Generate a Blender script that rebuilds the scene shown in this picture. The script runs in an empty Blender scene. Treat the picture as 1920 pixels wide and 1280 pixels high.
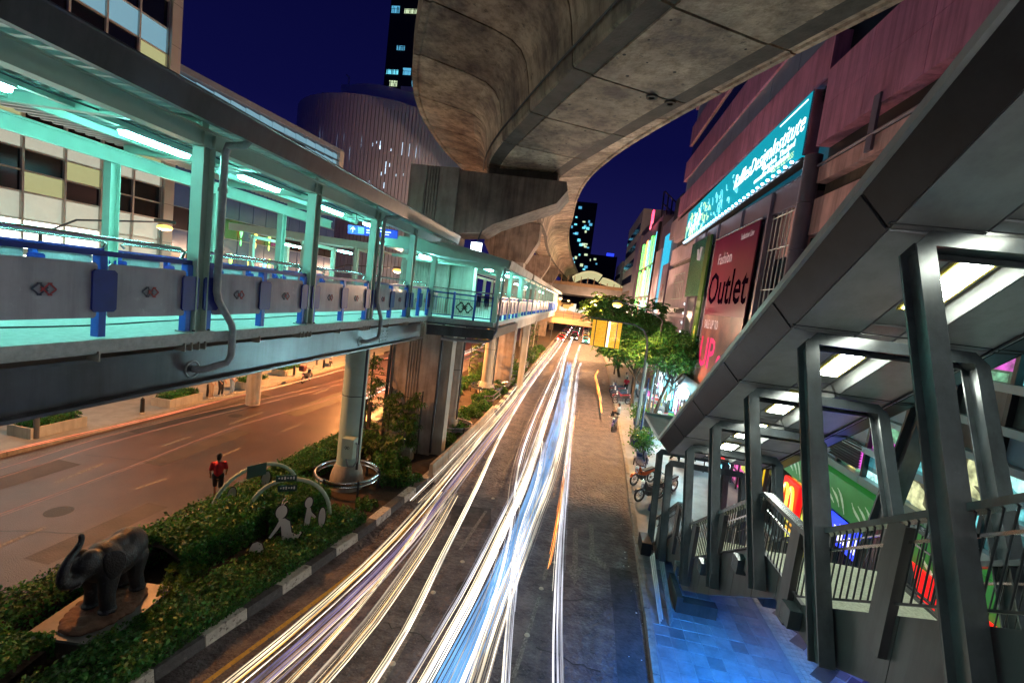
import bpy, bmesh, math, random
import numpy as np
from mathutils import Vector, Matrix

random.seed(7)
rng = np.random.default_rng(7)
SC = bpy.context.scene
COL = SC.collection
R = math.radians

# ---------------------------------------------------------------- camera
cam_data = bpy.data.cameras.new("camera")
cam = bpy.data.objects.new("camera", cam_data)
COL.objects.link(cam)
cam_data.sensor_width = 36.0
cam_data.lens = 15.94
cam_data.clip_start = 0.05
cam_data.clip_end = 3000
ax = ((0.98096238, 0.15071271, 0.12246831), (0.13541486, -0.07883434, -0.98764769), (-0.13919635, 0.98542926, -0.09774226))
cam.matrix_world = Matrix(((ax[0][0], -ax[1][0], -ax[2][0], 0), (ax[0][1], -ax[1][1], -ax[2][1], 0),
                           (ax[0][2], -ax[1][2], -ax[2][2], 8.5), (0, 0, 0, 1)))
SC.camera = cam

# ---------------------------------------------------------------- world: night sky over a lit city
W = bpy.data.worlds.new("World")
SC.world = W
W.use_nodes = True
wn, wl = W.node_tree.nodes, W.node_tree.links
bg = wn["Background"]
tc = wn.new("ShaderNodeTexCoord")
sx = wn.new("ShaderNodeSeparateXYZ")
wl.new(tc.outputs["Generated"], sx.inputs[0])
rampw = wn.new("ShaderNodeValToRGB")
e = rampw.color_ramp.elements
e[0].position = 0.0; e[0].color = (0.0075, 0.0075, 0.056, 1)
e[1].position = 0.75; e[1].color = (0.0006, 0.0007, 0.0125, 1)
m_ = e.new(0.30); m_.color = (0.0022, 0.0024, 0.030, 1)
wl.new(sx.outputs["Z"], rampw.inputs[0])
wl.new(rampw.outputs[0], bg.inputs[0])
bg.inputs[1].default_value = 1.15

SC.view_settings.view_transform = 'Standard'
SC.view_settings.look = 'None'
SC.view_settings.exposure = 0.48
SC.view_settings.gamma = 1.0
SC.render.engine = 'CYCLES'
SC.cycles.use_denoising = True
SC.cycles.max_bounces = 5
SC.cycles.diffuse_bounces = 3
SC.cycles.glossy_bounces = 3
SC.cycles.transmission_bounces = 4
SC.cycles.transparent_max_bounces = 6
SC.cycles.sample_clamp_indirect = 4.0
SC.cycles.caustics_reflective = False
SC.cycles.caustics_refractive = False

# ---------------------------------------------------------------- helpers
def V(*a):
    return Vector(a)

BASE = {}

def thing(name, label, cat, loc=(0, 0, 0), group=None, kind=None):
    o = bpy.data.objects.new(name, None)
    COL.objects.link(o)
    o.location = loc
    o.empty_display_size = 0.1
    o['label'] = label
    o['category'] = cat
    if group: o['group'] = group
    if kind: o['kind'] = kind
    BASE[o.name] = Vector(loc)
    return o

def tag(o, label=None, cat=None, group=None, kind=None):
    if label: o['label'] = label
    if cat: o['category'] = cat
    if group: o['group'] = group
    if kind: o['kind'] = kind
    return o

class MB:
    def __init__(s):
        s.v = []; s.f = []; s.mi = []
    def add(s, vs, fs, mi=0):
        n = len(s.v)
        s.v += [tuple(p) for p in vs]
        s.f += [tuple(i + n for i in f) for f in fs]
        s.mi += [mi] * len(fs)
        return s
    def box(s, x0, x1, y0, y1, z0, z1, mi=0):
        return s.add([(x0, y0, z0), (x1, y0, z0), (x1, y1, z0), (x0, y1, z0), (x0, y0, z1), (x1, y0, z1), (x1, y1, z1), (x0, y1, z1)],
                     [(0, 3, 2, 1), (4, 5, 6, 7), (0, 1, 5, 4), (1, 2, 6, 5), (2, 3, 7, 6), (3, 0, 4, 7)], mi)
    def beam(s, p, q, w, h, up=(0, 0, 1), mi=0):
        p, q = Vector(p), Vector(q)
        d = (q - p).normalized()
        u = Vector(up)
        r = d.cross(u)
        if r.length < 1e-4: r = d.cross(Vector((0, 1, 0)))
        r.normalize()
        u = r.cross(d).normalized()
        a = r * (w / 2); b = u * (h / 2)
        vs = [p - a - b, p + a - b, p + a + b, p - a + b, q - a - b, q + a - b, q + a + b, q - a + b]
        return s.add(vs, [(0, 1, 2, 3), (7, 6, 5, 4), (0, 4, 5, 1), (1, 5, 6, 2), (2, 6, 7, 3), (3, 7, 4, 0)], mi)
    def tube(s, pts, r, n=8, closed=False, mi=0):
        pts = [Vector(p) for p in pts]
        m = len(pts)
        rs = r if isinstance(r, (list, tuple)) else [r] * m
        vs = []; prev = None
        for i, p in enumerate(pts):
            if closed: d = pts[(i + 1) % m] - pts[i - 1]
            else: d = pts[min(i + 1, m - 1)] - pts[max(i - 1, 0)]
            d = d.normalized() if d.length > 1e-9 else Vector((0, 0, 1))
            if prev is None:
                a = d.cross(Vector((0, 0, 1)))
                if a.length < 1e-3: a = d.cross(Vector((1, 0, 0)))
            else:
                a = prev - d * prev.dot(d)
            a.normalize(); prev = a
            b = d.cross(a)
            for k in range(n):
                t = 2 * math.pi * k / n
                vs.append(p + (a * math.cos(t) + b * math.sin(t)) * rs[i])
        fs = []
        for i in range(m if closed else m - 1):
            j = (i + 1) % m
            for k in range(n):
                k2 = (k + 1) % n
                fs.append((i * n + k, i * n + k2, j * n + k2, j * n + k))
        if not closed:
            fs.append(tuple(range(n))[::-1])
            fs.append(tuple((m - 1) * n + k for k in range(n)))
        return s.add(vs, fs, mi)
    def cyl(s, c, r, h, n=24, r2=None, mi=0):
        r2 = r if r2 is None else r2
        return s.tube([c, (c[0], c[1], c[2] + h)], [r, r2], n, mi=mi)
    def ext(s, poly, vec, mi=0):
        vec = Vector(vec); n = len(poly)
        a = [Vector(p) for p in poly]
        b = [p + vec for p in a]
        fs = [tuple(range(n))[::-1], tuple(range(n, 2 * n))]
        for i in range(n):
            j = (i + 1) % n
            fs.append((i, j, n + j, n + i))
        return s.add(a + b, fs, mi)
    def lathe(s, c, prof, n=20, mi=0):
        vs = []
        for r_, z in prof:
            for k in range(n):
                t = 2 * math.pi * k / n
                vs.append((c[0] + r_ * math.cos(t), c[1] + r_ * math.sin(t), c[2] + z))
        fs = []
        for i in range(len(prof) - 1):
            for k in range(n):
                k2 = (k + 1) % n
                fs.append((i * n + k, i * n + k2, (i + 1) * n + k2, (i + 1) * n + k))
        fs.append(tuple(range(n))[::-1]); fs.append(tuple((len(prof) - 1) * n + k for k in range(n)))
        return s.add(vs, fs, mi)
    def quad(s, a, b, c, d, mi=0):
        return s.add([a, b, c, d], [(0, 1, 2, 3)], mi)
    def build(s, name, mat, parent=None, base=None, smooth=False, bevel=0.0):
        if parent is not None: base = BASE[parent.name]
        elif base is None:
            xs = [p[0] for p in s.v]; ys = [p[1] for p in s.v]; zs = [p[2] for p in s.v]
            base = ((min(xs) + max(xs)) / 2, (min(ys) + max(ys)) / 2, min(zs))
        base = Vector(base)
        me = bpy.data.meshes.new(name)
        me.from_pydata([(p[0] - base[0], p[1] - base[1], p[2] - base[2]) for p in s.v], [], s.f)
        mats = mat if isinstance(mat, (list, tuple)) else [mat]
        for m in mats: me.materials.append(m)
        if len(mats) > 1:
            me.polygons.foreach_set('material_index', s.mi)
        bm = bmesh.new(); bm.from_mesh(me)
        bmesh.ops.recalc_face_normals(bm, faces=bm.faces)
        bm.to_mesh(me); bm.free()
        if smooth:
            me.polygons.foreach_set('use_smooth', [True] * len(me.polygons))
            try: me.set_sharp_from_angle(angle=R(40))
            except Exception: pass
        me.update()
        o = bpy.data.objects.new(name, me)
        COL.objects.link(o)
        if parent is not None:
            o.parent = parent
            BASE[o.name] = base.copy()
        else:
            o.location = base
            BASE[o.name] = base.copy()
        if bevel:
            b = o.modifiers.new('bevel', 'BEVEL'); b.width = bevel; b.segments = 2; b.limit_method = 'ANGLE'; b.angle_limit = R(40)
        return o

def inst(o, off, parent=None):
    """a copy of one object (sharing its mesh), moved by off"""
    c = o.copy(); COL.objects.link(c)
    c.location = o.location + Vector(off)
    c.parent = parent if parent is not None else o.parent
    BASE[c.name] = BASE[o.name]
    return c

def kids(o):
    return [x for x in bpy.data.objects if x.parent == o]

def dup(o, loc=None, rz=None, parent=None, label=None, group=None, scale=None):
    c = o.copy(); COL.objects.link(c)
    c.parent = parent
    if loc is not None: c.location = loc
    if rz is not None: c.rotation_euler = (0, 0, rz)
    if scale is not None: c.scale = scale if isinstance(scale, (tuple, list)) else (scale,) * 3
    if label: c['label'] = label
    if group: c['group'] = group
    for ch in kids(o): dup(ch, parent=c)
    return c

def catmull(pts, step):
    """resampled Catmull-Rom through points of any dimension"""
    P = np.array(pts, float)
    P = np.vstack([2 * P[0] - P[1], P, 2 * P[-1] - P[-2]])
    out = []
    for i in range(1, len(P) - 2):
        p0, p1, p2, p3 = P[i - 1], P[i], P[i + 1], P[i + 2]
        n = max(2, int(np.linalg.norm(p2 - p1) / step))
        for t in np.linspace(0, 1, n, endpoint=False):
            out.append(0.5 * ((2 * p1) + (-p0 + p2) * t + (2 * p0 - 5 * p1 + 4 * p2 - p3) * t * t + (-p0 + 3 * p1 - 3 * p2 + p3) * t ** 3))
    out.append(P[-2])
    return np.array(out)

# ---------------------------------------------------------------- materials
MATS = {}

def mat(name, col, rough=0.6, metal=0.0, var=0.2, scale=1.5, bump=0.0, bscale=40.0, col2=None, streak=0.0, emit=None, estr=0.0, spec=0.5, island=0.0, wear=None, objvar=0.0, bdist=0.03):
    if name in MATS: return MATS[name]
    m = bpy.data.materials.new(name); m.use_nodes = True
    nt = m.node_tree; N, L = nt.nodes, nt.links
    b = N['Principled BSDF']
    b.inputs['Roughness'].default_value = rough
    b.inputs['Metallic'].default_value = metal
    b.inputs['Specular IOR Level'].default_value = spec
    geo = N.new('ShaderNodeNewGeometry')
    c1 = (*col, 1)
    c2 = (*(col2 if col2 else [c * (1 - var) for c in col]), 1)
    nz = N.new('ShaderNodeTexNoise'); nz.inputs['Scale'].default_value = scale; nz.inputs['Detail'].default_value = 6; nz.inputs['Roughness'].default_value = 0.65
    L.new(geo.outputs['Position'], nz.inputs['Vector'])
    mr = N.new('ShaderNodeMapRange'); mr.inputs['From Min'].default_value = 0.36; mr.inputs['From Max'].default_value = 0.64
    L.new(nz.outputs['Fac'], mr.inputs['Value'])
    mx = N.new('ShaderNodeMix'); mx.data_type = 'RGBA'
    L.new(mr.outputs[0], mx.inputs['Factor'])
    mx.inputs[6].default_value = c1; mx.inputs[7].default_value = c2
    out = mx.outputs[2]
    if streak:
        mp = N.new('ShaderNodeMapping'); mp.inputs['Scale'].default_value = (2.2, 2.2, 0.16)
        L.new(geo.outputs['Position'], mp.inputs['Vector'])
        n2 = N.new('ShaderNodeTexNoise'); n2.inputs['Scale'].default_value = 1.6; n2.inputs['Detail'].default_value = 8; n2.inputs['Roughness'].default_value = 0.7
        L.new(mp.outputs[0], n2.inputs['Vector'])
        m2 = N.new('ShaderNodeMapRange'); m2.inputs['From Min'].default_value = 0.45; m2.inputs['From Max'].default_value = 0.7; m2.inputs['To Max'].default_value = streak
        L.new(n2.outputs['Fac'], m2.inputs['Value'])
        mx2 = N.new('ShaderNodeMix'); mx2.data_type = 'RGBA'; mx2.blend_type = 'MULTIPLY'
        L.new(m2.outputs[0], mx2.inputs['Factor']); L.new(out, mx2.inputs[6]); mx2.inputs[7].default_value = (0.25, 0.2, 0.16, 1)
        out = mx2.outputs[2]
    if wear:
        n3 = N.new('ShaderNodeTexNoise'); n3.inputs['Scale'].default_value = wear[1]; n3.inputs['Detail'].default_value = 9; n3.inputs['Roughness'].default_value = 0.75
        L.new(geo.outputs['Position'], n3.inputs['Vector'])
        m3 = N.new('ShaderNodeMapRange'); m3.inputs['From Min'].default_value = wear[2]; m3.inputs['From Max'].default_value = wear[2] + 0.08
        L.new(n3.outputs['Fac'], m3.inputs['Value'])
        mx3 = N.new('ShaderNodeMix'); mx3.data_type = 'RGBA'
        L.new(m3.outputs[0], mx3.inputs['Factor']); L.new(out, mx3.inputs[6]); mx3.inputs[7].default_value = (*wear[0], 1)
        out = mx3.outputs[2]
    if island:
        hs = N.new('ShaderNodeHueSaturation')
        mi = N.new('ShaderNodeMapRange'); mi.inputs['To Min'].default_value = 1 - island; mi.inputs['To Max'].default_value = 1 + island
        L.new(geo.outputs['Random Per Island'], mi.inputs['Value']); L.new(mi.outputs[0], hs.inputs['Value'])
        mh = N.new('ShaderNodeMath'); mh.operation = 'MULTIPLY'; mh.inputs[1].default_value = 7.31; L.new(geo.outputs['Random Per Island'], mh.inputs[0])
        mf = N.new('ShaderNodeMath'); mf.operation = 'FRACT'; L.new(mh.outputs[0], mf.inputs[0])
        mhr = N.new('ShaderNodeMapRange'); mhr.inputs['To Min'].default_value = .455; mhr.inputs['To Max'].default_value = .525; L.new(mf.outputs[0], mhr.inputs['Value']); L.new(mhr.outputs[0], hs.inputs['Hue'])
        L.new(out, hs.inputs['Color']); out = hs.outputs[0]
    if objvar:
        oi = N.new('ShaderNodeObjectInfo')
        h2 = N.new('ShaderNodeHueSaturation')
        m4 = N.new('ShaderNodeMapRange'); m4.inputs['To Min'].default_value = 1 - objvar; m4.inputs['To Max'].default_value = 1 + objvar
        L.new(oi.outputs['Random'], m4.inputs['Value']); L.new(m4.outputs[0], h2.inputs['Value'])
        L.new(out, h2.inputs['Color']); out = h2.outputs[0]
    L.new(out, b.inputs['Base Color'])
    if bump:
        nb = N.new('ShaderNodeTexNoise'); nb.inputs['Scale'].default_value = bscale; nb.inputs['Detail'].default_value = 5
        L.new(geo.outputs['Position'], nb.inputs['Vector'])
        bp = N.new('ShaderNodeBump'); bp.inputs['Strength'].default_value = bump; bp.inputs['Distance'].default_value = bdist
        L.new(nb.outputs['Fac'], bp.inputs['Height']); L.new(bp.outputs[0], b.inputs['Normal'])
    if emit:
        b.inputs['Emission Color'].default_value = (*emit, 1); b.inputs['Emission Strength'].default_value = estr
    MATS[name] = m
    return m

def litmat(name, c1, c2, c3, s, scale=(.8, .8, 1.6), rough=.25):
    """a lit shop interior seen through glass: blocks of different goods and lamps"""
    if name in MATS: return MATS[name]
    m = bpy.data.materials.new(name); m.use_nodes = True
    nt = m.node_tree; N, L = nt.nodes, nt.links; b = N['Principled BSDF']
    b.inputs['Base Color'].default_value = (.03, .03, .035, 1); b.inputs['Roughness'].default_value = rough
    geo = N.new('ShaderNodeNewGeometry'); mp = N.new('ShaderNodeMapping'); mp.inputs['Scale'].default_value = scale
    L.new(geo.outputs['Position'], mp.inputs['Vector'])
    vo = N.new('ShaderNodeTexVoronoi'); vo.distance = 'CHEBYCHEV'; vo.inputs['Scale'].default_value = 1.4; L.new(mp.outputs[0], vo.inputs['Vector'])
    sp = N.new('ShaderNodeSeparateColor'); L.new(vo.outputs['Color'], sp.inputs[0])
    rp = N.new('ShaderNodeValToRGB'); rp.color_ramp.interpolation = 'CONSTANT'
    el_ = rp.color_ramp.elements; el_[0].color = (*c1, 1); el_[1].position = .42; el_[1].color = (*c2, 1)
    x = el_.new(.62); x.color = (*c3, 1); x = el_.new(.8); x.color = (c1[0] * .15, c1[1] * .15, c1[2] * .15, 1)
    L.new(sp.outputs[0], rp.inputs[0])
    nz = N.new('ShaderNodeTexNoise'); nz.inputs['Scale'].default_value = 5; nz.inputs['Detail'].default_value = 4; L.new(geo.outputs['Position'], nz.inputs['Vector'])
    mr = N.new('ShaderNodeMapRange'); mr.inputs['From Min'].default_value = .3; mr.inputs['From Max'].default_value = .7; mr.inputs['To Min'].default_value = .25; mr.inputs['To Max'].default_value = 1.3
    L.new(nz.outputs['Fac'], mr.inputs['Value'])
    mu = N.new('ShaderNodeMath'); mu.operation = 'MULTIPLY'; mu.inputs[1].default_value = s; L.new(mr.outputs[0], mu.inputs[0])
    L.new(rp.outputs[0], b.inputs['Emission Color']); L.new(mu.outputs[0], b.inputs['Emission Strength'])
    MATS[name] = m
    return m

def emat(name, col, s, base=(0.8, 0.8, 0.8)):
    if name in MATS: return MATS[name]
    m = bpy.data.materials.new(name); m.use_nodes = True
    b = m.node_tree.nodes['Principled BSDF']
    b.inputs['Base Color'].default_value = (*base, 1); b.inputs['Roughness'].default_value = 0.5
    b.inputs['Emission Color'].default_value = (*col, 1); b.inputs['Emission Strength'].default_value = s
    MATS[name] = m
    return m

def lamp(name, loc, col, power, size=0.15, parent=None):
    l = bpy.data.lights.new(name, 'POINT'); l.energy = power; l.color = col; l.shadow_soft_size = size
    o = bpy.data.objects.new(name, l); COL.objects.link(o)
    o.location = Vector(loc) - (BASE[parent.name] if parent else Vector((0, 0, 0)))
    if parent: o.parent = parent
    return o

def spot(name, loc, aim, col, power, angle=120, blend=0.6, size=0.15, parent=None):
    l = bpy.data.lights.new(name, 'SPOT'); l.energy = power; l.color = col; l.shadow_soft_size = size
    l.spot_size = R(angle); l.spot_blend = blend
    o = bpy.data.objects.new(name, l); COL.objects.link(o)
    d = Vector(aim) - Vector(loc)
    o.rotation_euler = d.to_track_quat('-Z', 'Y').to_euler()
    o.location = Vector(loc) - (BASE[parent.name] if parent else Vector((0, 0, 0)))
    if parent: o.parent = parent
    return o

WORK = bpy.data.scenes.new('workbench')
def tmp_graph(o):
    """evaluate one object in a small scene of its own (fast)"""
    for x in list(WORK.collection.objects): WORK.collection.objects.unlink(x)
    WORK.collection.objects.link(o)
    WORK.view_layers[0].update()
    dg = WORK.view_layers[0].depsgraph; dg.update()
    return dg

def text(name, s, mat_, parent, loc, size, right, up, extrude=0.004, align='LEFT', shear=0.0, xs=1.0, bold=0.0):
    """flat lettering as real geometry: right / up give the plane it lies in"""
    cu = bpy.data.curves.new(name, 'FONT'); cu.body = s; cu.size = size; cu.extrude = extrude; cu.align_x = align; cu.shear = shear; cu.offset = bold
    cu.resolution_u = 2
    tmp = bpy.data.objects.new(name + '_tmp', cu); dg = tmp_graph(tmp)
    me = bpy.data.meshes.new_from_object(tmp.evaluated_get(dg))
    bpy.data.objects.remove(tmp); bpy.data.curves.remove(cu)
    me.name = name; me.materials.clear(); me.materials.append(mat_)
    r = Vector(right).normalized(); u = Vector(up).normalized(); n = r.cross(u)
    M = Matrix(((r.x * xs, u.x, n.x, 0), (r.y * xs, u.y, n.y, 0), (r.z * xs, u.z, n.z, 0), (0, 0, 0, 1)))
    me.transform(M)
    o = bpy.data.objects.new(name, me); COL.objects.link(o)
    if parent is not None:
        o.parent = parent; o.location = Vector(loc) - BASE[parent.name]; BASE[o.name] = BASE[parent.name]
    else: o.location = loc
    return o

def blob(name, shapes, mat_, parent=None, base=(0, 0, 0), voxel=0.03, smooth=4):
    """one continuous body: tapered limbs and ellipsoids merged by a voxel remesh. shape = ('c',p,r1,q,r2) or ('e',c,(rx,ry,rz))"""
    bm = bmesh.new()
    for sh in shapes:
        if sh[0] == 'c':
            _, p, r1, q, r2 = sh
            p, q = Vector(p), Vector(q)
            for k in range(0, 9):
                t = k / 8
                mtx = Matrix.Translation(p.lerp(q, t))
                bmesh.ops.create_icosphere(bm, subdivisions=2, radius=r1 + (r2 - r1) * t, matrix=mtx)
        else:
            _, c, rr = sh[:3]
            rot = Matrix.Rotation(sh[3], 4, sh[4]) if len(sh) > 3 else Matrix.Identity(4)
            mtx = Matrix.Translation(Vector(c)) @ rot @ Matrix.Diagonal((*rr, 1))
            bmesh.ops.create_icosphere(bm, subdivisions=3, radius=1.0, matrix=mtx)
    me = bpy.data.meshes.new(name); bm.to_mesh(me); bm.free()
    tmp = bpy.data.objects.new(name + '_tmp', me)
    r = tmp.modifiers.new('r', 'REMESH'); r.mode = 'VOXEL'; r.voxel_size = voxel
    s = tmp.modifiers.new('s', 'SMOOTH'); s.factor = 0.5; s.iterations = smooth
    dg = tmp_graph(tmp)
    m2 = bpy.data.meshes.new_from_object(tmp.evaluated_get(dg))
    bpy.data.objects.remove(tmp); bpy.data.meshes.remove(me)
    m2.name = name; m2.materials.clear(); m2.materials.append(mat_)
    m2.polygons.foreach_set('use_smooth', [True] * len(m2.polygons))
    if parent is not None: m2.transform(Matrix.Translation(-BASE[parent.name]))
    o = bpy.data.objects.new(name, m2); COL.objects.link(o)
    if parent is not None:
        o.parent = parent; BASE[o.name] = BASE[parent.name]
    else: o.location = base
    return o

def leaf_mesh(name, pts, mat_, size=0.1, jitter=0.5, parent=None, base=(0, 0, 0), nrm=None, aspect=0.5, droop=0.0):
    """many small leaves: each a folded pair of triangles round its midrib, at pts (world)"""
    pts = np.asarray(pts, float); n = len(pts)
    if parent is not None: base = BASE[parent.name]
    d = rng.normal(size=(n, 3))
    if nrm is not None: d = d * 0.7 + np.asarray(nrm) * 1.0
    d /= np.linalg.norm(d, axis=1)[:, None] + 1e-9
    t = np.cross(d, rng.normal(size=(n, 3))); t[:, 2] -= droop
    t /= np.linalg.norm(t, axis=1)[:, None] + 1e-9
    b = np.cross(d, t)
    s = size * (1 + jitter * (rng.random(n) - 0.5) * 2)[:, None]
    c = pts - np.asarray(base)
    v0 = c - t * s * 0.5; v1 = c + b * s * aspect * 0.5 + d * s * 0.12; v2 = c + t * s * 0.5; v3 = c - b * s * aspect * 0.5 + d * s * 0.12
    vs = np.stack([v0, v1, v2, v3], 1).reshape(-1, 3)
    i = np.arange(n)[:, None] * 4
    me = bpy.data.meshes.new(name)
    me.vertices.add(4 * n); me.vertices.foreach_set('co', vs.ravel())
    me.loops.add(6 * n); me.polygons.add(2 * n)
    li = np.concatenate([i, i + 1, i + 2, i, i + 2, i + 3], 1).ravel()
    me.loops.foreach_set('vertex_index', li)
    me.polygons.foreach_set('loop_start', np.arange(2 * n) * 3)
    me.polygons.foreach_set('loop_total', np.full(2 * n, 3))
    me.update(calc_edges=True)
    me.materials.append(mat_)
    o = bpy.data.objects.new(name, me); COL.objects.link(o)
    if parent is not None: o.parent = parent; BASE[o.name] = BASE[parent.name]
    else: o.location = base; BASE[o.name] = Vector(base)
    return o

M_ASPH = mat('asphalt_worn', (0.135, 0.115, 0.122), 0.62, col2=(0.040, 0.034, 0.042), scale=1.6, bump=1.0, bscale=7, bdist=.14, wear=((0.21, 0.18, 0.18), 20, 0.56))
M_ASPHL = mat('asphalt_smooth', (0.082, 0.048, 0.044), 0.36, col2=(0.040, 0.025, 0.025), scale=0.35, bump=0.45, bscale=34, wear=((0.12, 0.09, 0.08), 30, 0.60))
M_CONC = mat('concrete_weathered', (0.54, 0.41, 0.30), 0.8, col2=(0.17, 0.12, 0.10), scale=0.7, bump=0.6, bscale=10, streak=0.85, wear=((0.07, 0.052, 0.045), 2.6, 0.585), objvar=.28)
M_CONC_D = mat('concrete_dark_stained', (0.10, 0.08, 0.068), 0.85, var=0.4, scale=1.2, bump=0.35, bscale=14, streak=0.5)
M_CONC_L = mat('concrete_pale', (0.45, 0.42, 0.36), 0.75, var=0.25, scale=1.0, bump=0.2, bscale=18, streak=0.4)
M_PIERC = mat('pier_concrete', (0.47, 0.41, 0.37), 0.8, var=0.4, scale=0.9, bump=0.2, bscale=12, streak=0.55)
M_GREEN = mat('pale_green_paint', (0.42, 0.56, 0.48), 0.4, var=0.12, scale=2)
M_STEEL = mat('grey_painted_steel', (0.085, 0.085, 0.10), 0.28, var=0.45, scale=0.9, streak=0.6, spec=0.6, bump=.06, bscale=6)
M_STEELD = mat('dark_steel', (0.035, 0.036, 0.042), 0.4, var=0.3, scale=2)
M_STAIR = mat('charcoal_stair_paint', (0.085, 0.098, 0.108), 0.25, var=0.35, scale=1.6, spec=0.7, streak=.4, wear=((0.16, 0.17, 0.17), 9, 0.66))
M_STAIRD = mat('charcoal_plate', (0.095, 0.086, 0.09), 0.32, var=0.35, scale=1.0, streak=0.55, bump=.05, bscale=5)
M_FASC = mat('dark_fascia_cladding', (0.036, 0.037, 0.043), 0.3, var=0.3, scale=1.0, streak=.4, objvar=.2)
M_SOFFIT = mat('light_grey_cladding', (0.42, 0.43, 0.435), 0.36, var=0.25, scale=0.8, streak=.25, objvar=.08, wear=((0.2, 0.2, 0.2), 12, .68))
M_BLUE = mat('blue_paint', (0.012, 0.045, 0.38), 0.35, var=0.25, scale=4)
M_BLUED = mat('dark_blue_paint', (0.008, 0.020, 0.24), 0.4, var=0.25, scale=4)
M_PANEL = mat('grey_acrylic', (0.46, 0.44, 0.50), 0.25, var=0.22, scale=1.3, streak=.35, wear=((0.54, 0.52, 0.57), 1.6, 0.58), objvar=.12)
M_RAIL = mat('stainless_rail', (0.6, 0.6, 0.6), 0.25, metal=1.0, var=0.1)
M_DECK = mat('deck_concrete', (0.5, 0.52, 0.5), 0.7, var=0.25, scale=14, bump=0.15, bscale=60)
M_ROOF = mat('roof_sheet', (0.5, 0.55, 0.55), 0.35, var=0.15, scale=2)
M_PIPE = mat('grey_pvc_pipe', (0.32, 0.34, 0.35), 0.4, var=0.3, scale=5)
M_BLACK = mat('black_plastic', (0.015, 0.015, 0.017), 0.4)
M_WHITE = mat('white_paint', (0.75, 0.75, 0.73), 0.5, var=0.15, scale=4)
M_SOIL = mat('soil', (0.06, 0.04, 0.027), 0.95, var=0.5, scale=3, bump=0.8, bscale=16)
M_LEAF = mat('leaf_green', (0.06, 0.22, 0.034), 0.45, var=0.5, scale=1.2, island=0.6)
M_LEAFY = mat('leaf_yellow_green', (0.13, 0.23, 0.03), 0.45, var=0.4, scale=2, island=0.5)
M_LEAFD = mat('leaf_dark_green', (0.055, 0.22, 0.042), 0.5, var=0.5, scale=1.0, island=0.7)
M_BARK = mat('bark', (0.07, 0.055, 0.045), 0.9, var=0.5, scale=6, bump=0.8, bscale=30)

def translucent(m, f=.4):
    nt = m.node_tree; N, L = nt.nodes, nt.links
    b = N['Principled BSDF']; o = N['Material Output']
    tr = N.new('ShaderNodeBsdfTranslucent'); mx = N.new('ShaderNodeMixShader'); mx.inputs[0].default_value = f
    L.new(b.inputs['Base Color'].links[0].from_socket, tr.inputs['Color'])
    L.new(b.outputs[0], mx.inputs[1]); L.new(tr.outputs[0], mx.inputs[2]); L.new(mx.outputs[0], o.inputs['Surface'])
for m_leaf in (M_LEAF, M_LEAFY, M_LEAFD): translucent(m_leaf)
# ================================================================ GROUND
def sheet(name, left, right, z, m, kind='structure'):
    """a strip of ground between two polylines given as [(x, y), ...] of equal length"""
    mb = MB()
    n = len(left)
    vs = [(x, y, z) for x, y in left] + [(x, y, z) for x, y in right]
    mb.add(vs, [(i, n + i, n + i + 1, i + 1) for i in range(n - 1)])
    o = mb.build(name, m, base=(0, 0, 0))
    o['kind'] = kind
    return o

MB().quad((-900, -300, -0.06), (900, -300, -0.06), (900, 1500, -0.06), (-900, 1500, -0.06)).build('ground', M_ASPH, base=(0, 0, 0))['kind'] = 'structure'
YK = [-8, 0, 7, 10.5, 14, 19, 27, 38, 52, 70, 100, 160, 300]
XMR = [-9.2, -8.4, -7.45, -6.65, -6.0, -5.45, -5.1, -4.9, -4.9, -4.9, -4.8, -4.6, -4.4]        # right kerb of the median
XML = [-12.2, -12.1, -12.0, -11.75, -11.5, -11.35, -11.3, -11.3, -11.3, -11.3, -11.3, -11.2, -11.0]
XKR = [2.55, 2.6, 2.7, 2.8, 2.98, 3.2, 3.6, 3.95, 4.4, 4.9, 5.2, 5.6, 6.5]               # kerb of the right pavement
XKL = [-21.3, -21.3, -21.2, -21.1, -21.0, -20.9, -20.9, -21.3, -22, -23, -24, -25, -27]
def xat(xs, y): return float(np.interp(y, YK, xs))
def dense(xs, off=0.0, y0=-8, y1=300, step=2.0):
    ys = np.concatenate([np.arange(y0, 60, step), np.arange(60, y1 + 1, 20)])
    return [(xat(xs, y) + off, float(y)) for y in ys]
sheet('road_right', dense(XMR), dense(XKR), 0.0, M_ASPH)
sheet('road_left', dense(XKL), dense(XML), 0.0, M_ASPHL)
sheet('median_soil', dense(XML, 0.3), dense(XMR, -0.33), 0.13, M_SOIL)
M_PAVE = mat('paving_grey', (0.26, 0.27, 0.28), 0.55, var=0.3, scale=1.5, bump=0.2, bscale=20)
pave_l = sheet('pavement_left', [(-27.0, y) for x, y in dense(XKL)], dense(XKL, -0.25), 0.14, M_PAVE)
pave_r = sheet('pavement_right', dense(XKR, 0.2), [(11.0, y) for x, y in dense(XKR)], 0.14, M_PAVE)

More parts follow.
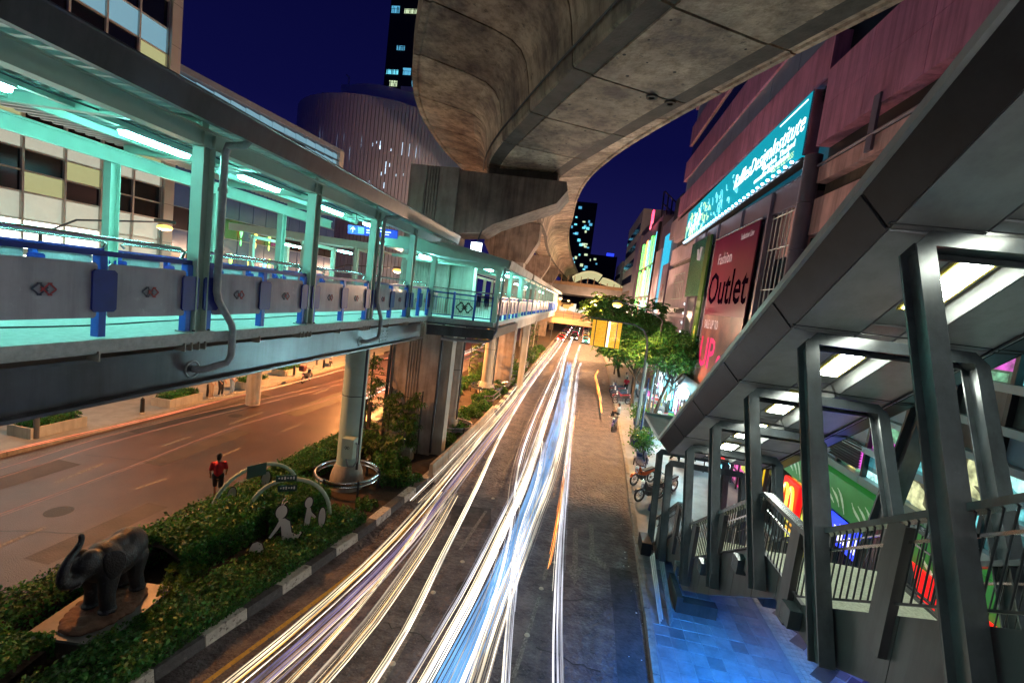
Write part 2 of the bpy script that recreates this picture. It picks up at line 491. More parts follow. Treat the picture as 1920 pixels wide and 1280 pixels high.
# kerbs: every block of its own
M_KB = mat('kerb_black_paint', (0.10, 0.10, 0.105), 0.7, var=0.4, scale=8, wear=((0.22, 0.2, 0.18), 9, 0.60), bump=0.4, bscale=30)
M_KW = mat('kerb_white_paint', (0.62, 0.6, 0.53), 0.7, var=0.25, scale=8, wear=((0.16, 0.14, 0.12), 7, 0.53), bump=0.4, bscale=30)
M_KG = mat('kerb_grey', (0.3, 0.28, 0.25), 0.8, var=0.35, scale=5, wear=((0.1, 0.09, 0.08), 6, 0.58), bump=0.4, bscale=30)
def kerb(name, xs, side, mats, y0, y1, L=1.0, w=0.34, h=0.26):
    root = bpy.data.objects.new(name, None); COL.objects.link(root); root['kind'] = 'structure'; BASE[name] = Vector((0, 0, 0))
    y = y0; k = 0
    while y < y1:
        a, b = xat(xs, y + 0.012), xat(xs, y + L - 0.012)
        j = random.uniform(-0.012, 0.012)
        if side > 0: a, b = a + w + j, b + w + j
        hh = h + random.uniform(-0.012, 0.012)
        poly = [(a, y + 0.012, -0.02), (a - w, y + 0.012, -0.02), (b - w, y + L - 0.012, -0.02), (b, y + L - 0.012, -0.02)]
        top = [(p[0] + (0.0 if i in (1, 2) and side < 0 else (-0.03 if side < 0 else 0)) + (0.03 if side > 0 and i in (1, 2) else 0), p[1], hh) for i, p in enumerate(poly)]
        mb = MB(); mb.add(poly + top, [(0, 1, 2, 3), (4, 7, 6, 5), (0, 4, 5, 1), (1, 5, 6, 2), (2, 6, 7, 3), (3, 7, 4, 0)])
        mb.build('kerb_stone', mats[k % len(mats)], root)
        y += L; k += 1
    return root
kerb('kerb_median', XMR, -1, (M_KW, M_KB), 0.35, 47)
kerb('kerb_median_left', XML, 1, (M_KW, M_KB), 6, 36, L=1.5)
kerb('kerb_right', XKR, 1, (M_KG,), 2, 50, L=1.2, w=0.2, h=0.16)
kerb('kerb_left', XKL, -1, (M_KG,), 8, 50, L=2.0, w=0.25, h=0.17)
for nm, xs, s in (('kerb_median_far', XMR, -1), ('kerb_right_far', XKR, 1)):
    y0 = 47.35 if s < 0 else 50
    mb = MB()
    for y in np.arange(y0, 130, 6):
        a, b = xat(xs, y) - (0.22 if s < 0 else 0), xat(xs, y + 6) - (0.22 if s < 0 else 0)
        mb.ext([(a, y, -0.02), (a + 0.2, y, -0.02), (b + 0.2, y + 6, -0.02), (b, y + 6, -0.02)], (0, 0, 0.2))
    mb.build(nm, M_KG, base=(0, 0, 0))['kind'] = 'structure'

# paving tiles in the near right pavement (each a slab of its own, recessed joints)
M_TILE = [mat('paving_slab_%s' % w, c, 0.35, var=0.35, scale=2.5, bump=0.15, bscale=25) for w, c in (('a', (0.20, 0.22, 0.24)), ('b', (0.25, 0.27, 0.29)), ('c', (0.17, 0.18, 0.20)))]
def tile_mesh(sx, sy, m):
    me = bpy.data.meshes.new('paving_tile')
    a, b = sx / 2, sy / 2
    c = 0.008
    vs = [(-a, -b, 0), (a, -b, 0), (a, b, 0), (-a, b, 0), (-a + c, -b + c, 0.012), (a - c, -b + c, 0.012), (a - c, b - c, 0.012), (-a + c, b - c, 0.012)]
    me.from_pydata(vs, [], [(4, 5, 6, 7), (0, 1, 5, 4), (1, 2, 6, 5), (2, 3, 7, 6), (3, 0, 4, 7)])
    me.materials.append(m)
    return me
TMS = [tile_mesh(0.385, 0.385, m) for m in M_TILE]
for iy in range(27):
    for ix in range(8):
        x = 3.28 + ix * 0.4 + (0.0); y = 6.4 + iy * 0.4
        o = bpy.data.objects.new('paving_tile', TMS[rng.choice([0, 1, 1, 2])]); COL.objects.link(o)
        o.parent = pave_r; o.location = (x, y, 0.141)
# narrow strip of small tactile tiles, then darker herringbone slabs towards the buildings
M_TACT = mat('tactile_paver', (0.38, 0.4, 0.36), 0.5, var=0.3, scale=4, bump=0.2)
mb = MB()
for iy in range(70):
    for ix in range(4):
        x = 6.45 + ix * 0.15; y = 6.4 + iy * 0.15
        mb.box(x + .006, x + .144, y + .006, y + .144, 0.141, 0.152)
mb.build('tactile_strip', M_TACT, pave_r if False else None, base=(0, 0, 0))['kind'] = 'stuff'
tag(bpy.data.objects['tactile_strip'], 'strip of small pale pavers along the blue lit pavement', 'paving')
M_HERR = [mat('brown_slab_%s' % k, c, 0.5, var=0.3, scale=3, bump=0.15) for k, c in (('a', (0.12, 0.10, 0.09)), ('b', (0.075, 0.065, 0.06)), ('c', (0.16, 0.14, 0.12)))]
HM = [tile_mesh(0.78, 0.38, m) for m in M_HERR]
for i in range(-2, 7):
    for j in range(-2, 16):
        x = 7.2 + i * 0.57 ; y = 6.0 + j * 0.57
        o = None
        for k, (dx, dy, rz) in enumerate(((0, 0, 45), (0.283, 0.283, -45))):
            xx, yy = x + dx, y + dy
            if not (7.15 < xx < 8.9 and 6.3 < yy < 14): continue
            if (i + j) % 2: continue
            o = bpy.data.objects.new('paving_slab', HM[(i * 3 + j + k) % 3]); COL.objects.link(o)
            o.parent = pave_r; o.location = (xx, yy, 0.141); o.rotation_euler = (0, 0, R(rz))

# road paint: thin sheets above the asphalt
M_PW = mat('road_paint_white', (0.27, 0.25, 0.23), 0.7, var=0.4, scale=6, wear=((0.10, 0.088, 0.085), 14, 0.455))
M_PY = mat('road_paint_yellow', (0.42, 0.30, 0.04), 0.7, var=0.3, scale=6, wear=((0.10, 0.095, 0.09), 14, 0.54))
mark_r = bpy.data.objects['road_right']; mark_l = bpy.data.objects['road_left']
BASE['road_right'] = Vector((0, 0, 0)); BASE['road_left'] = Vector((0, 0, 0))
def strip(name, pts, w, m, par, z=0.005):
    mb = MB(); pts = [Vector((p[0], p[1], 0)) for p in pts]
    L = []; Rr = []
    for i, p in enumerate(pts):
        d = (pts[min(i + 1, len(pts) - 1)] - pts[max(i - 1, 0)]).normalized()
        n = Vector((d.y, -d.x, 0)) * (w / 2)
        L.append((p.x - n.x, p.y - n.y, z)); Rr.append((p.x + n.x, p.y + n.y, z))
    k = len(pts)
    mb.add(L + Rr, [(i, k + i, k + i + 1, i + 1) for i in range(k - 1)])
    return mb.build(name, m, par)
strip('edge_line', [(xat(XMR, y) + 0.85 + 0.02 * (y - 7) * (y < 22), y) for y in np.arange(2, 45, 1.5)], 0.12, M_PY, mark_r)
for x0, y0, x1, y1 in ((-3.1, 8.3, -3.03, 11.2), (-2.85, 14.0, -2.6, 17.0), (-2.6, 21, -2.5, 24), (-2.4, 28, -2.3, 31), (-2.2, 35, -2.1, 38)):
    strip('lane_dash', [(x0, y0), (x1, y1)], 0.11, M_PW, mark_r)
for x0, y0, x1, y1 in ((-0.42, 9.0, -0.05, 12.5), (0.0, 13.3, 0.25, 16.2), (0.35, 18.5, 0.5, 21.5), (0.6, 26, 0.7, 29), (0.9, 34, 1.0, 37)):
    strip('lane_dash', [(x0, y0), (x1, y1)], 0.10, M_PW, mark_r)
# turn arrows
for ax_, ay_ in ((0.95, 14.4), (-1.3, 13.4)):
    mb = MB()
    mb.add([(ax_ - .09, ay_, .006), (ax_ + .09, ay_, .006), (ax_ + .09, ay_ + 2.6, .006), (ax_ - .09, ay_ + 2.6, .006), (ax_ - .28, ay_, .006), (ax_ + .28, ay_, .006), (ax_, ay_ - 1.0, .006)],
           [(0, 1, 2, 3), (4, 5, 6)])
    mb.build('lane_arrow', M_PW, mark_r)
mb = MB(); mb.add([(1.45, 15.0, .006), (1.63, 15.0, .006), (1.63, 17.6, .006), (1.45, 17.6, .006), (1.63, 15.0, .006), (1.95, 14.6, .006), (2.0, 14.9, .006), (1.63, 15.35, .006)], [(0, 1, 2, 3), (4, 5, 6, 7)])
mb.build('lane_arrow', M_PW, mark_r)
# patched trench and studs
M_PATCH = mat('asphalt_patch', (0.078, 0.068, 0.072), 0.85, var=0.5, scale=3, bump=1.0, bscale=12)
strip('asphalt_patch', [(2.35, 9.5), (2.42, 12), (2.45, 14.8)], 0.72, M_PATCH, mark_r, 0.004)
strip('asphalt_patch', [(-3.8, 16.2), (-2.3, 16.5)], 1.6, M_PATCH, mark_r, 0.004)
M_STUD = mat('road_stud', (0.5, 0.45, 0.35), 0.4)
def stud(x, y):
    MB().lathe((x, y, 0), [(0.075, 0.0), (0.065, 0.018), (0.03, 0.03)], 10).build('road_stud', M_STUD, mark_r)
for x, y in ((-0.22, 10.9), (-0.03, 12.9), (0.28, 14.4), (-3.0, 11.7), (-3.08, 9.1), (0.42, 17.6), (-2.6, 13.4), (-2.55, 18.2)): stud(x, y)
# left road dashes
for x0, y0, x1, y1 in ((-17.45, 13.0, -17.7, 14.9), (-14.85, 13.6, -14.7, 14.7), (-17.4, 21.0, -17.5, 23.8), (-14.6, 21.2, -14.5, 22.8), (-14.65, 17.3, -14.66, 18.5), (-17.5, 17.2, -17.5, 18.7), (-14.5, 26, -14.5, 28), (-17.6, 29, -17.7, 31), (-17.3, 8.5, -17.35, 10.2), (-14.8, 9.4, -14.8, 10.8)):
    strip('lane_dash', [(x0, y0), (x1, y1)], 0.12, M_PW, mark_l)
strip('edge_line', [(xat(XKL, y) + 0.5, y) for y in np.arange(8, 60, 2)], 0.1, M_PW, mark_l)
M_PATCHL = mat('asphalt_patch_left', (0.058, 0.042, 0.04), 0.6, var=.4, scale=1.5, bump=.5, bscale=20)
for pts, w in ((((-18.9, 9), (-18.8, 14.5)), 1.1), (((-16.2, 15.5), (-16.1, 20.5)), .9), (((-13.3, 9.5), (-13.25, 13)), .8), (((-16.1, 24), (-15.9, 31)), 1.3), (((-19.8, 18), (-19.7, 27)), .7)):
    strip('asphalt_patch', list(pts), w, M_PATCHL, mark_l, .0035)
M_MANH = mat('manhole_iron', (.05, .045, .045), .45, metal=.6, var=.4, scale=20, bump=.5, bscale=60)
for x, y, par in ((-15.4, 11.6, mark_l), (-18.2, 22.4, mark_l), (-2.1, 12.2, mark_r), (1.9, 20.5, mark_r), (-1.6, 24, mark_r)):
    MB().lathe((x, y, .004), [(.36, 0), (.34, .004), (.30, .002), (.0, .003)], 22).build('manhole_cover', M_MANH, par)
# cracks and tar seams
M_TAR = mat('tar_seam', (.018, .016, .016), .4)
for x0, y0, x1, y1 in ((-3.9, 10.2, -2.4, 10.0), (0.0, 10.6, 1.6, 10.3), (1.2, 9.4, 2.4, 8.6), (-4.4, 13.0, -2.9, 13.6), (.4, 12.5, 2.3, 13.1), (-16.5, 10, -13.2, 11), (-19, 15.2, -15.4, 16.0), (-1.2, 15.8, .3, 15.5)):
    pts = [(x0 + (x1 - x0) * t + random.gauss(0, .05), y0 + (y1 - y0) * t + random.gauss(0, .06)) for t in np.linspace(0, 1, 9)]
    strip('tar_seam', pts, .035, M_TAR, mark_r if x0 > -8 else mark_l, .006)
# litter by the right kerb
mb = MB()
for k in range(26):
    y = random.uniform(8, 20); x = xat(XKR, y) - random.uniform(0.05, 0.5); s = random.uniform(0.015, 0.05)
    mb.add([(x, y, .012), (x + s, y + s * .3, .02), (x + s * .8, y + s, .012), (x - s * .2, y + s * .7, .022)], [(0, 1, 2, 3)])
o = mb.build('litter', M_WHITE, base=(0, 0, 0)); tag(o, 'scraps of pale litter lying along the right kerb', 'litter', kind='stuff')

# ================================================================ ELEVATED RAIL VIADUCT
VS = [(14.4, -14, 14.5, 1.0), (10.0, -5, 14.5, 1.0), (6.2, 2.5, 14.5, 1.0), (2.1, 10.3, 14.5, 1.0), (-0.6, 15.55, 14.5, 1.0), (-3.3, 21.6, 14.5, 1.0),
      (-4.7, 27.5, 14.65, .92), (-5.4, 34, 14.95, .82), (-5.75, 42, 15.25, .74), (-6.0, 51, 15.5, .69), (-6.7, 62, 15.7, .68), (-7.4, 80, 16.0, .69), (-7.6, 106, 16.3, .70), (-7.0, 145, 16.5, .70), (-5.9, 186, 16.6, .7), (-4.2, 260, 16.6, .7)]
vpath = catmull(VS, 0.5)
dl = np.concatenate([[0], np.cumsum(np.linalg.norm(np.diff(vpath[:, :2], axis=0), axis=1))])
vtot = dl[-1]
def vat(s):
    p = [np.interp(s, dl, vpath[:, k]) for k in range(4)]
    q = [np.interp(min(s + 0.4, vtot), dl, vpath[:, k]) for k in range(2)]; r0 = [np.interp(max(s - 0.4, 0), dl, vpath[:, k]) for k in range(2)]
    t = np.array([q[0] - r0[0], q[1] - r0[1]]); t /= np.linalg.norm(t)
    return p, (t[1], -t[0])
half = [(1.22, 0.0), (1.24, 0.03), (1.78, 0.05), (1.84, 0.11), (1.92, 0.6), (2.02, 1.1), (2.14, 1.5), (2.36, 1.84), (2.72, 2.06), (3.3, 2.2), (4.2, 2.32), (5.25, 2.45), (5.33, 2.40), (5.52, 2.42), (5.56, 3.55), (5.36, 3.55), (5.3, 2.75)]
prof = [(-a, h) for a, h in half[::-1]] + half
NP = len(prof)
viaduct = thing('rail_viaduct', 'massive weathered concrete rail viaduct sweeping overhead and curving away above the street', 'viaduct', (-7, 30, 14.5))
s_pier = float(dl[np.argmin(abs(vpath[:, 1] - 21.9))])
joints = list(np.arange(s_pier - 3.2 * 10, 0, -3.2))[::-1]
joints = [s_pier - 3.25 * k for k in range(11, 0, -1)] + [s_pier + 3.25 * k for k in range(0, 36)] + [s_pier + 3.25 * 36 + 12 * k for k in range(0, 9)]
joints = [j for j in joints if 0 < j < vtot - 1]
for a, b in zip(joints[:-1], joints[1:]):
    g = 0.036
    ss = np.linspace(a + g, b - g, 5 if b - a < 5 else 3)
    vs = []
    for s in ss:
        p, n = vat(s)
        edge = 1.0 if (s > ss[0] + .01 and s < ss[-1] - .01) else 1.0
        for (o_, h) in prof:
            vs.append((p[0] + n[0] * o_ * p[3], p[1] + n[1] * o_ * p[3], p[2] + h * (0.75 + 0.25 * p[3])))
    fs = []; mi = []
    for i in range(len(ss) - 1):
        for k in range(NP):
            k2 = (k + 1) % NP
            fs.append((i * NP + k, i * NP + k2, (i + 1) * NP + k2, (i + 1) * NP + k))
            mi.append(1 if (k in (13, 14, 15, 17, 18, 19) and False) else (1 if k in (14, 18) else 0))
    fs.append(tuple(range(NP))); mi.append(0)
    fs.append(tuple((len(ss) - 1) * NP + k for k in range(NP))); mi.append(0)
    mb = MB(); mb.add(vs, fs); mb.mi = mi
    mb.build('deck_segment', [M_CONC, M_CONC_D], viaduct, smooth=False)
# drain outlets under the soffit and conduit along the left web
for px, py in ((1.15, 13.6), (1.7, 13.9)):
    MB().lathe((px, py, 14.44), [(0.16, 0.06), (0.16, 0.0), (0.09, 0.0), (0.09, 0.05)], 14).build('drain_outlet', M_CONC_D, viaduct)
mb = MB()
for s in np.arange(joints[0] + .7, s_pier - .5, .8):
    p, n = vat(s)
    for o_ in (-1.05, -.45, .4, 1.0):
        if random.random() < .5: continue
        o2_ = o_ + random.uniform(-.08, .08); r_ = random.uniform(.025, .05)
        mb.lathe((p[0] + n[0] * o2_, p[1] + n[1] * o2_, p[2] - .004), [(r_, .0), (r_, .003)], 8)
mb.build('tie_holes', M_DARKH if False else mat('tie_hole_shadow', (.02, .016, .014), .9), viaduct)['kind'] = 'stuff'
mb = MB()
pts = []
for s in np.arange(joints[0] + 1, s_pier + 3, 1.5):
    p, n = vat(s); pts.append((p[0] - n[0] * 1.97, p[1] - n[1] * 1.97, p[2] + 0.42))
mb.tube(pts, 0.035, 6)
mb.build('conduit', M_STEELD, viaduct)

# ---- piers
def cant_pier():
    t = thing('viaduct_pier', 'fluted concrete viaduct pier with one sided tapering crosshead behind the skywalk', 'pier', (-7.7, 22.4, 0))
    x0, x1, y0, y1 = -8.9, -6.5, 21.3, 23.6
    poly = [(x0, y0)]
    for k in range(5):
        a = -8.05 + k * 0.14
        poly += [(a, y0), (a, y0 + .07), (a + .07, y0 + .07), (a + .07, y0)]
    poly += [(x1, y0), (x1, y1), (x0, y1)]
    MB().ext([(x, y, 0) for x, y in poly], (0, 0, 14.18)).build('shaft', M_PIERC, t)
    hp = [(x1 + .002, 14.1), (-1.42, 13.98), (-1.32, 13.6), (-1.75, 12.98), (-4.6, 11.75), (-5.2, 11.3), (x1 + .002, 11.15)]
    MB().ext([(x, y0 + .06, z) for x, z in hp], (0, y1 - y0 - .12, 0)).build('crosshead', mat('crosshead_concrete', (0.30, 0.22, 0.18), .8, var=.5, scale=.8, bump=.4, bscale=9, streak=.7), t)
    MB().box(-8.75, -8.12, y0 - .03, y0 - .001, 11.3, 13.3).build('recess_panel', M_CONC_L, t)  # lamplit look of this panel is put into paler concrete
    MB().box(-5.2, -1.9, y0 + .5, y1 - .5, 14.1, 14.44).build('bearing', M_CONC_D, t)
    mb = MB(); mb.tube([(-8.95, 21.22, .3), (-8.95, 21.22, 7.0)], .07, 8); mb.tube([(-6.42, 21.24, 0.3), (-6.42, 21.24, 7.0)], .06, 8)
    mb.build('downpipe', M_STEELD, t)
    return t
cant_pier()
def plain_pier(y, lab, xw=2.4):
    p, n = vat(float(np.interp(y, vpath[:, 1], dl)))
    cx, zt = p[0] + .3, p[2]
    t = thing('viaduct_pier', lab, 'pier', (cx, y, 0), 'viaduct piers down the median')
    MB().box(cx - xw / 2 - 1.4, cx + xw / 2 - 1.4, y - .8, y + .8, 0, zt - 3.61).build('shaft', M_PIERC, t)
    hp = [(cx - 4.0, zt - .05), (cx + .9, zt - .05), (cx + .9, zt - 1.6), (cx - .1, zt - 3.6), (cx - 3.2, zt - 3.6), (cx - 4.0, zt - 2.2)]
    MB().ext([(x, y - .9, z) for x, z in hp], (0, 1.8, 0)).build('crosshead', MATS['crosshead_concrete'], t)
    return t
plain_pier(42, 'second viaduct pier from the camera with a hammerhead above the far skywalk roof')
plain_pier(78, 'third viaduct pier from the camera beyond the far skywalk')
plain_pier(108, 'far viaduct pier beside the crossing footbridge')
# ================================================================ LEFT SKYWALK
M_TUBE = emat('fluorescent_tube', (0.26, 1.0, 0.86), 105.0)
M_EMB_B = mat('emblem_navy', (0.012, 0.012, 0.05), 0.5)
M_EMB_R = mat('emblem_red', (0.32, 0.012, 0.02), 0.5)
M_GLASSF = mat('smoked_glass', (0.02, 0.03, 0.04), 0.08, spec=0.8)
XR, XL = -6.11, -11.0
sw = thing('skywalk', 'teal lit covered skywalk with blue railings and grey emblem panels on the left', 'skywalk', (-8.5, 6, 6.3))
Y0, Y1 = -2.5, 18.0
mb = MB(); mb.box(XL, -6.1, Y0, 20.9, 7.1, 7.3); mb.build('deck', M_DECK, sw)
mb = MB()                                             # edge girder: web, flanges
for s in (-1, 1):
    xo = -6.42 if s > 0 else -10.7
    mb.box(xo - .02, xo + .02, Y0, Y1, 6.39, 6.96); mb.box(xo - .16, xo + .16, Y0, Y1, 6.345, 6.39); mb.box(xo - .16, xo + .16, Y0, Y1, 6.96, 7.0)
mb.build('girder', M_STEEL, sw)
mb = MB()
for y in np.arange(0.5, Y1, 3.0):
    mb.box(-10.66, -6.46, y - .06, y + .06, 6.5, 6.9)
mb.build('cross_girder', M_STEEL, sw)
mb = MB(); mb.box(-6.14, -6.02, Y0, 17.6, 7.15, 7.302); mb.build('deck_edge', M_DECK, sw)
cols = [0.5, 3.5, 6.5, 9.5, 12.5, 15.5]
def icol(y, x, z0, z1, w=.2, d=.23):
    mb = MB(); mb.box(x - w / 2, x + w / 2, y - d / 2, y - d / 2 + .022, z0, z1); mb.box(x - w / 2, x + w / 2, y + d / 2 - .022, y + d / 2, z0, z1)
    mb.box(x - .012, x + .012, y - d / 2 + .022, y + d / 2 - .022, z0, z1)
    return mb
c0 = icol(0.5, XR, 7.33, 10.42).build('column', M_GREEN, sw)
for y in cols[1:]: inst(c0, (0, y - .5, 0))
for y in (3.2, 6.2, 9.2, 12.2, 15.2): inst(c0, (XL - XR, y - .5, 0))
b0 = MB(); b0.box(XR - .17, XR + .17, 0.3, .7, 7.304, 7.33); b0 = b0.build('base_plate', M_DECK, sw)
for y in cols[1:]: inst(b0, (0, y - .5, 0))
# brackets between the deck edge and the girder
b1 = MB(); b1.box(-6.26, -6.07, .49, .51, 7.0, 7.149); b1 = b1.build('bracket', M_CONC_L, sw)
for y in cols:
    for d in ((-.2, -.07, .07, .2) if True else ()):
        inst(b1, (0, y - .5 + d, 0))
    inst(b1, (0, y + 1.0, 0))
bpy.data.objects.remove(b1)
# roof frame
mb = MB(); mb.box(XR - .05, XR + .05, Y0, 18.3, 10.22, 10.46); mb.box(XR - .1, XR + .1, Y0, 18.3, 10.46, 10.48); mb.box(XR - .1, XR + .1, Y0, 18.3, 10.2, 10.22); mb.build('eaves_beam', M_GREEN, sw)
mb = MB(); mb.box(XL - .06, XL + .06, Y0, 18.3, 10.42, 10.72); mb.box(XL + .06, XL + .12, Y0, 18.3, 10.69, 10.73); mb.box(XL + .06, XL + .12, Y0, 18.3, 10.4, 10.44); mb.build('eaves_beam', M_GREEN, sw)
r0 = MB(); r0.ext([(XL, .44, 10.73), (XR, .44, 10.485), (XR, .44, 10.63), (XL, .44, 10.91)], (0, .12, 0)); r0 = r0.build('rafter', M_GREEN, sw)
for y in cols[1:]: inst(r0, (0, y - .5, 0))
p0 = MB(); p0.box(-7.15, -7.05, Y0, 18.3, 10.56, 10.685); p0 = p0.build('purlin', M_GREEN, sw)
for x in (-8.5, -9.8): inst(p0, (x + 7.1, 0, (-7.1 - x) * .058))
def corr(name, xa, xb, za, zb, y0, y1, pitch, m, par):
    vs = []; fs = []; y = y0; k = 0
    while y < y1:
        for yy, dz in ((y, 0), (y + pitch * .3, 0), (y + pitch * .4, .045), (y + pitch * .9, .045)):
            vs += [(xa, yy, za + dz), (xb, yy, zb + dz)]
        y += pitch
    n = len(vs) // 2
    fs = [(2 * i, 2 * i + 1, 2 * i + 3, 2 * i + 2) for i in range(n - 1)]
    mb = MB(); mb.add(vs, fs)
    return mb.build(name, m, par)
corr('roof_sheet', -11.7, -5.44, 10.97, 10.60, Y0, 18.4, 0.22, M_ROOF, sw)
mb = MB(); mb.ext([(-5.44, Y0, 10.36), (-5.34, Y0, 10.36), (-5.27, Y0, 10.70), (-5.44, Y0, 10.70)], (0, 18.5 - Y0, 0)); mb.build('gutter', M_STEEL, sw)
mb = MB(); mb.tube([(-5.29, Y0, 10.69), (-5.29, 18.5, 10.69)], .025, 6); mb.build('gutter_lip', M_STEEL, sw)
# railings
def rail_run(par, x, y0, y1, side, emb=True, coly=(), far=False):
    """one straight bay of railing parallel to the street between two columns"""
    out = []
    mb = MB(); mb.box(x - .03, x + .03, y0, y1, 8.37, 8.44); mb.build('top_bar', M_BLUED, par)
    mb = MB(); hx = x - .1 * side
    mb.tube([(hx, y0 + .12, 8.5), (hx, y0 + .03, 8.56), (hx, y0 + .12, 8.6), (hx, y1 - .12, 8.6), (hx, y1 - .03, 8.56), (hx, y1 - .08, 8.45)], .028, 8); mb.build('handrail', M_RAIL, par, smooth=True)
M_RB = mat('railing_blue_post', (0.03, 0.10, 0.55), 0.35, var=0.2, scale=3)
def post_mesh(x, y, par):
    mb = MB(); mb.box(x - .06, x + .06, y - .045, y + .045, 7.33, 8.37, 0)
    return mb.build('railing_post', M_RB, par)
def clamp(x, y, par, s):
    mb = MB()
    z0, z1 = 7.66, 8.2; w = .15; c = .035; xf = x + s * .062
    poly = [(y - w + c, z0), (y + w - c, z0), (y + w, z0 + c), (y + w, z1 - c), (y + w - c, z1), (y - w + c, z1), (y - w, z1 - c), (y - w, z0 + c)]
    mb.ext([(xf, a, b) for a, b in poly], (s * .03, 0, 0))
    return mb.build('clamp_plate', M_BLUED, par)
def emblem_mesh(name, cx, cy, cz, s, axis, mats, par, out):
    """interlaced diamond emblem from flat bars, lying in a plane facing +out; axis = horizontal direction"""
    A = Vector(axis); U = Vector((0, 0, 1)); O = Vector(out); C = Vector((cx, cy, cz))
    segs = [((-1, 0), (-.42, .56), 0), ((-1, 0), (-.42, -.56), 0), ((1, 0), (.42, .56), 1), ((1, 0), (.42, -.56), 1),
            ((-.42, .56), (.3, -.2), 0), ((.42, .56), (-.3, -.2), 1), ((-.42, -.56), (.3, .2), 0), ((.42, -.56), (-.3, .2), 1),
            ((-.62, .56), (-.25, .56), 0), ((.25, .56), (.62, .56), 1), ((-.62, -.56), (-.25, -.56), 0), ((.25, -.56), (.62, -.56), 1)]
    mb = MB()
    for k, (p, q, mi) in enumerate(segs):
        P = C + A * p[0] * s + U * p[1] * s + O * (0.0008 * k); Q = C + A * q[0] * s + U * q[1] * s + O * (0.0008 * k)
        mb.beam(P, Q, .13 * s, .006, up=O, mi=mi)
    return mb.build(name, mats, par)
ep = None; pp = None; pl = None; em = None
def panel(x, y0, y1, par, s):
    z0, z1, c = 7.58, 8.28, .03
    poly = [(y0 + c, z0), (y1 - c, z0), (y1, z0 + c), (y1, z1 - c), (y1 - c, z1), (y0 + c, z1), (y0, z1 - c), (y0, z0 + c)]
    mb = MB(); mb.ext([(x + s * .04, a, b) for a, b in poly], (s * .012, 0, 0))
    return mb.build('panel', M_PANEL, par)
P_post = post_mesh(XR, 0, sw); P_clamp = clamp(XR, 0, sw, 1)
P_panel = panel(XR, .035, 1.20, sw, 1); P_panel_w = panel(XR, .035, 1.245, sw, 1)
P_emb = emblem_mesh('emblem', XR + .06, 0.62, 7.93, .12, (0, 1, 0), [M_EMB_B, M_EMB_R], sw, (1, 0, 0))
first = True
bays = [(a, a + 3.0) for a in cols[:-1]] + [(-2.5, .5), (15.5, 17.75)]
for a, b in bays:
    ps = [a + .2, (a + b) / 2, b - .2] if b - a > 2.5 else [a + .2, a + 1.12, b - .1]
    rail_run(sw, XR, a + .14, b - .14, 1)
    for k, y in enumerate(ps):
        inst(P_post, (0, y, 0)); inst(P_clamp, (0, y, 0))
    for y0_, y1_ in zip(ps[:-1], ps[1:]):
        w = y1_ - y0_
        pnl = inst(P_panel, (0, y0_ + .03, 0))
        if w < 1.2: pnl.scale = (1, (w - .06) / 1.2, 1)
        p0_ = inst(P_emb, (0, y0_ + w / 2 - .62, 0))
for o in (P_post, P_clamp, P_panel, P_panel_w, P_emb): bpy.data.objects.remove(o)
# far side railing (no emblems facing us)
Q_post = post_mesh(XL, 0, sw); Q_clamp = clamp(XL, 0, sw, 1); Q_panel = panel(XL - .1, .035, 1.20, sw, -1)
for a in (.2, 3.2, 6.2, 9.2, 12.2, 15.2):
    b = a + 3
    rail_run(sw, XL, a + .14, b - .14, -1)
    for y in (a + .2, a + 1.5, b - .2): inst(Q_post, (0, y, 0)); inst(Q_clamp, (0, y, 0))
    for y in (a + .23, a + 1.53): inst(Q_panel, (0, y, 0))
for o in (Q_post, Q_clamp, Q_panel): bpy.data.objects.remove(o)
# splice plates and stiffeners on the girder, bolts, conduit under the roof
for y in (14.45,):
    MB().box(-6.42 + .021, -6.385, y - .32, y + .32, 6.45, 6.9).build('splice_plate', M_STEEL, sw)
    mb = MB()
    for a in (-.24, -.12, .12, .24):
        for z in (6.52, 6.62, 6.73, 6.83): mb.lathe((-6.385, y + a, z), [(.0, -.016), (.016, -.012), (.016, .012), (.0, .016)], 6)
    mb.build('bolts', M_STEEL, sw)['kind'] = 'stuff'
mb = MB(); mb.tube([(-8.0, y, 10.62 + .012 * math.sin(y * 3.1)) for y in np.arange(-2, 18, .4)], .018, 5); mb.tube([(-7.55, y, 10.60) for y in np.arange(-2, 18, 4)], .028, 6); mb.build('conduit', M_STEELD, sw)
for y in cols: 
    mb = MB()
    for dx in (-.12, .12):
        for dy in (-.15, .15): mb.lathe((XR + dx, y + dy, 7.33), [(.022, 0), (.022, .025), (.0, .03)], 6)
    mb.build('anchor_bolts', M_STEELD, sw)['kind'] = 'stuff'
# cable along the deck edge
mb = MB(); mb.tube([(-6.9, y, 7.36 + .015 * math.sin(y * 2)) for y in np.arange(0, 17.5, .5)], .012, 5); mb.build('cable', M_BLACK, sw)
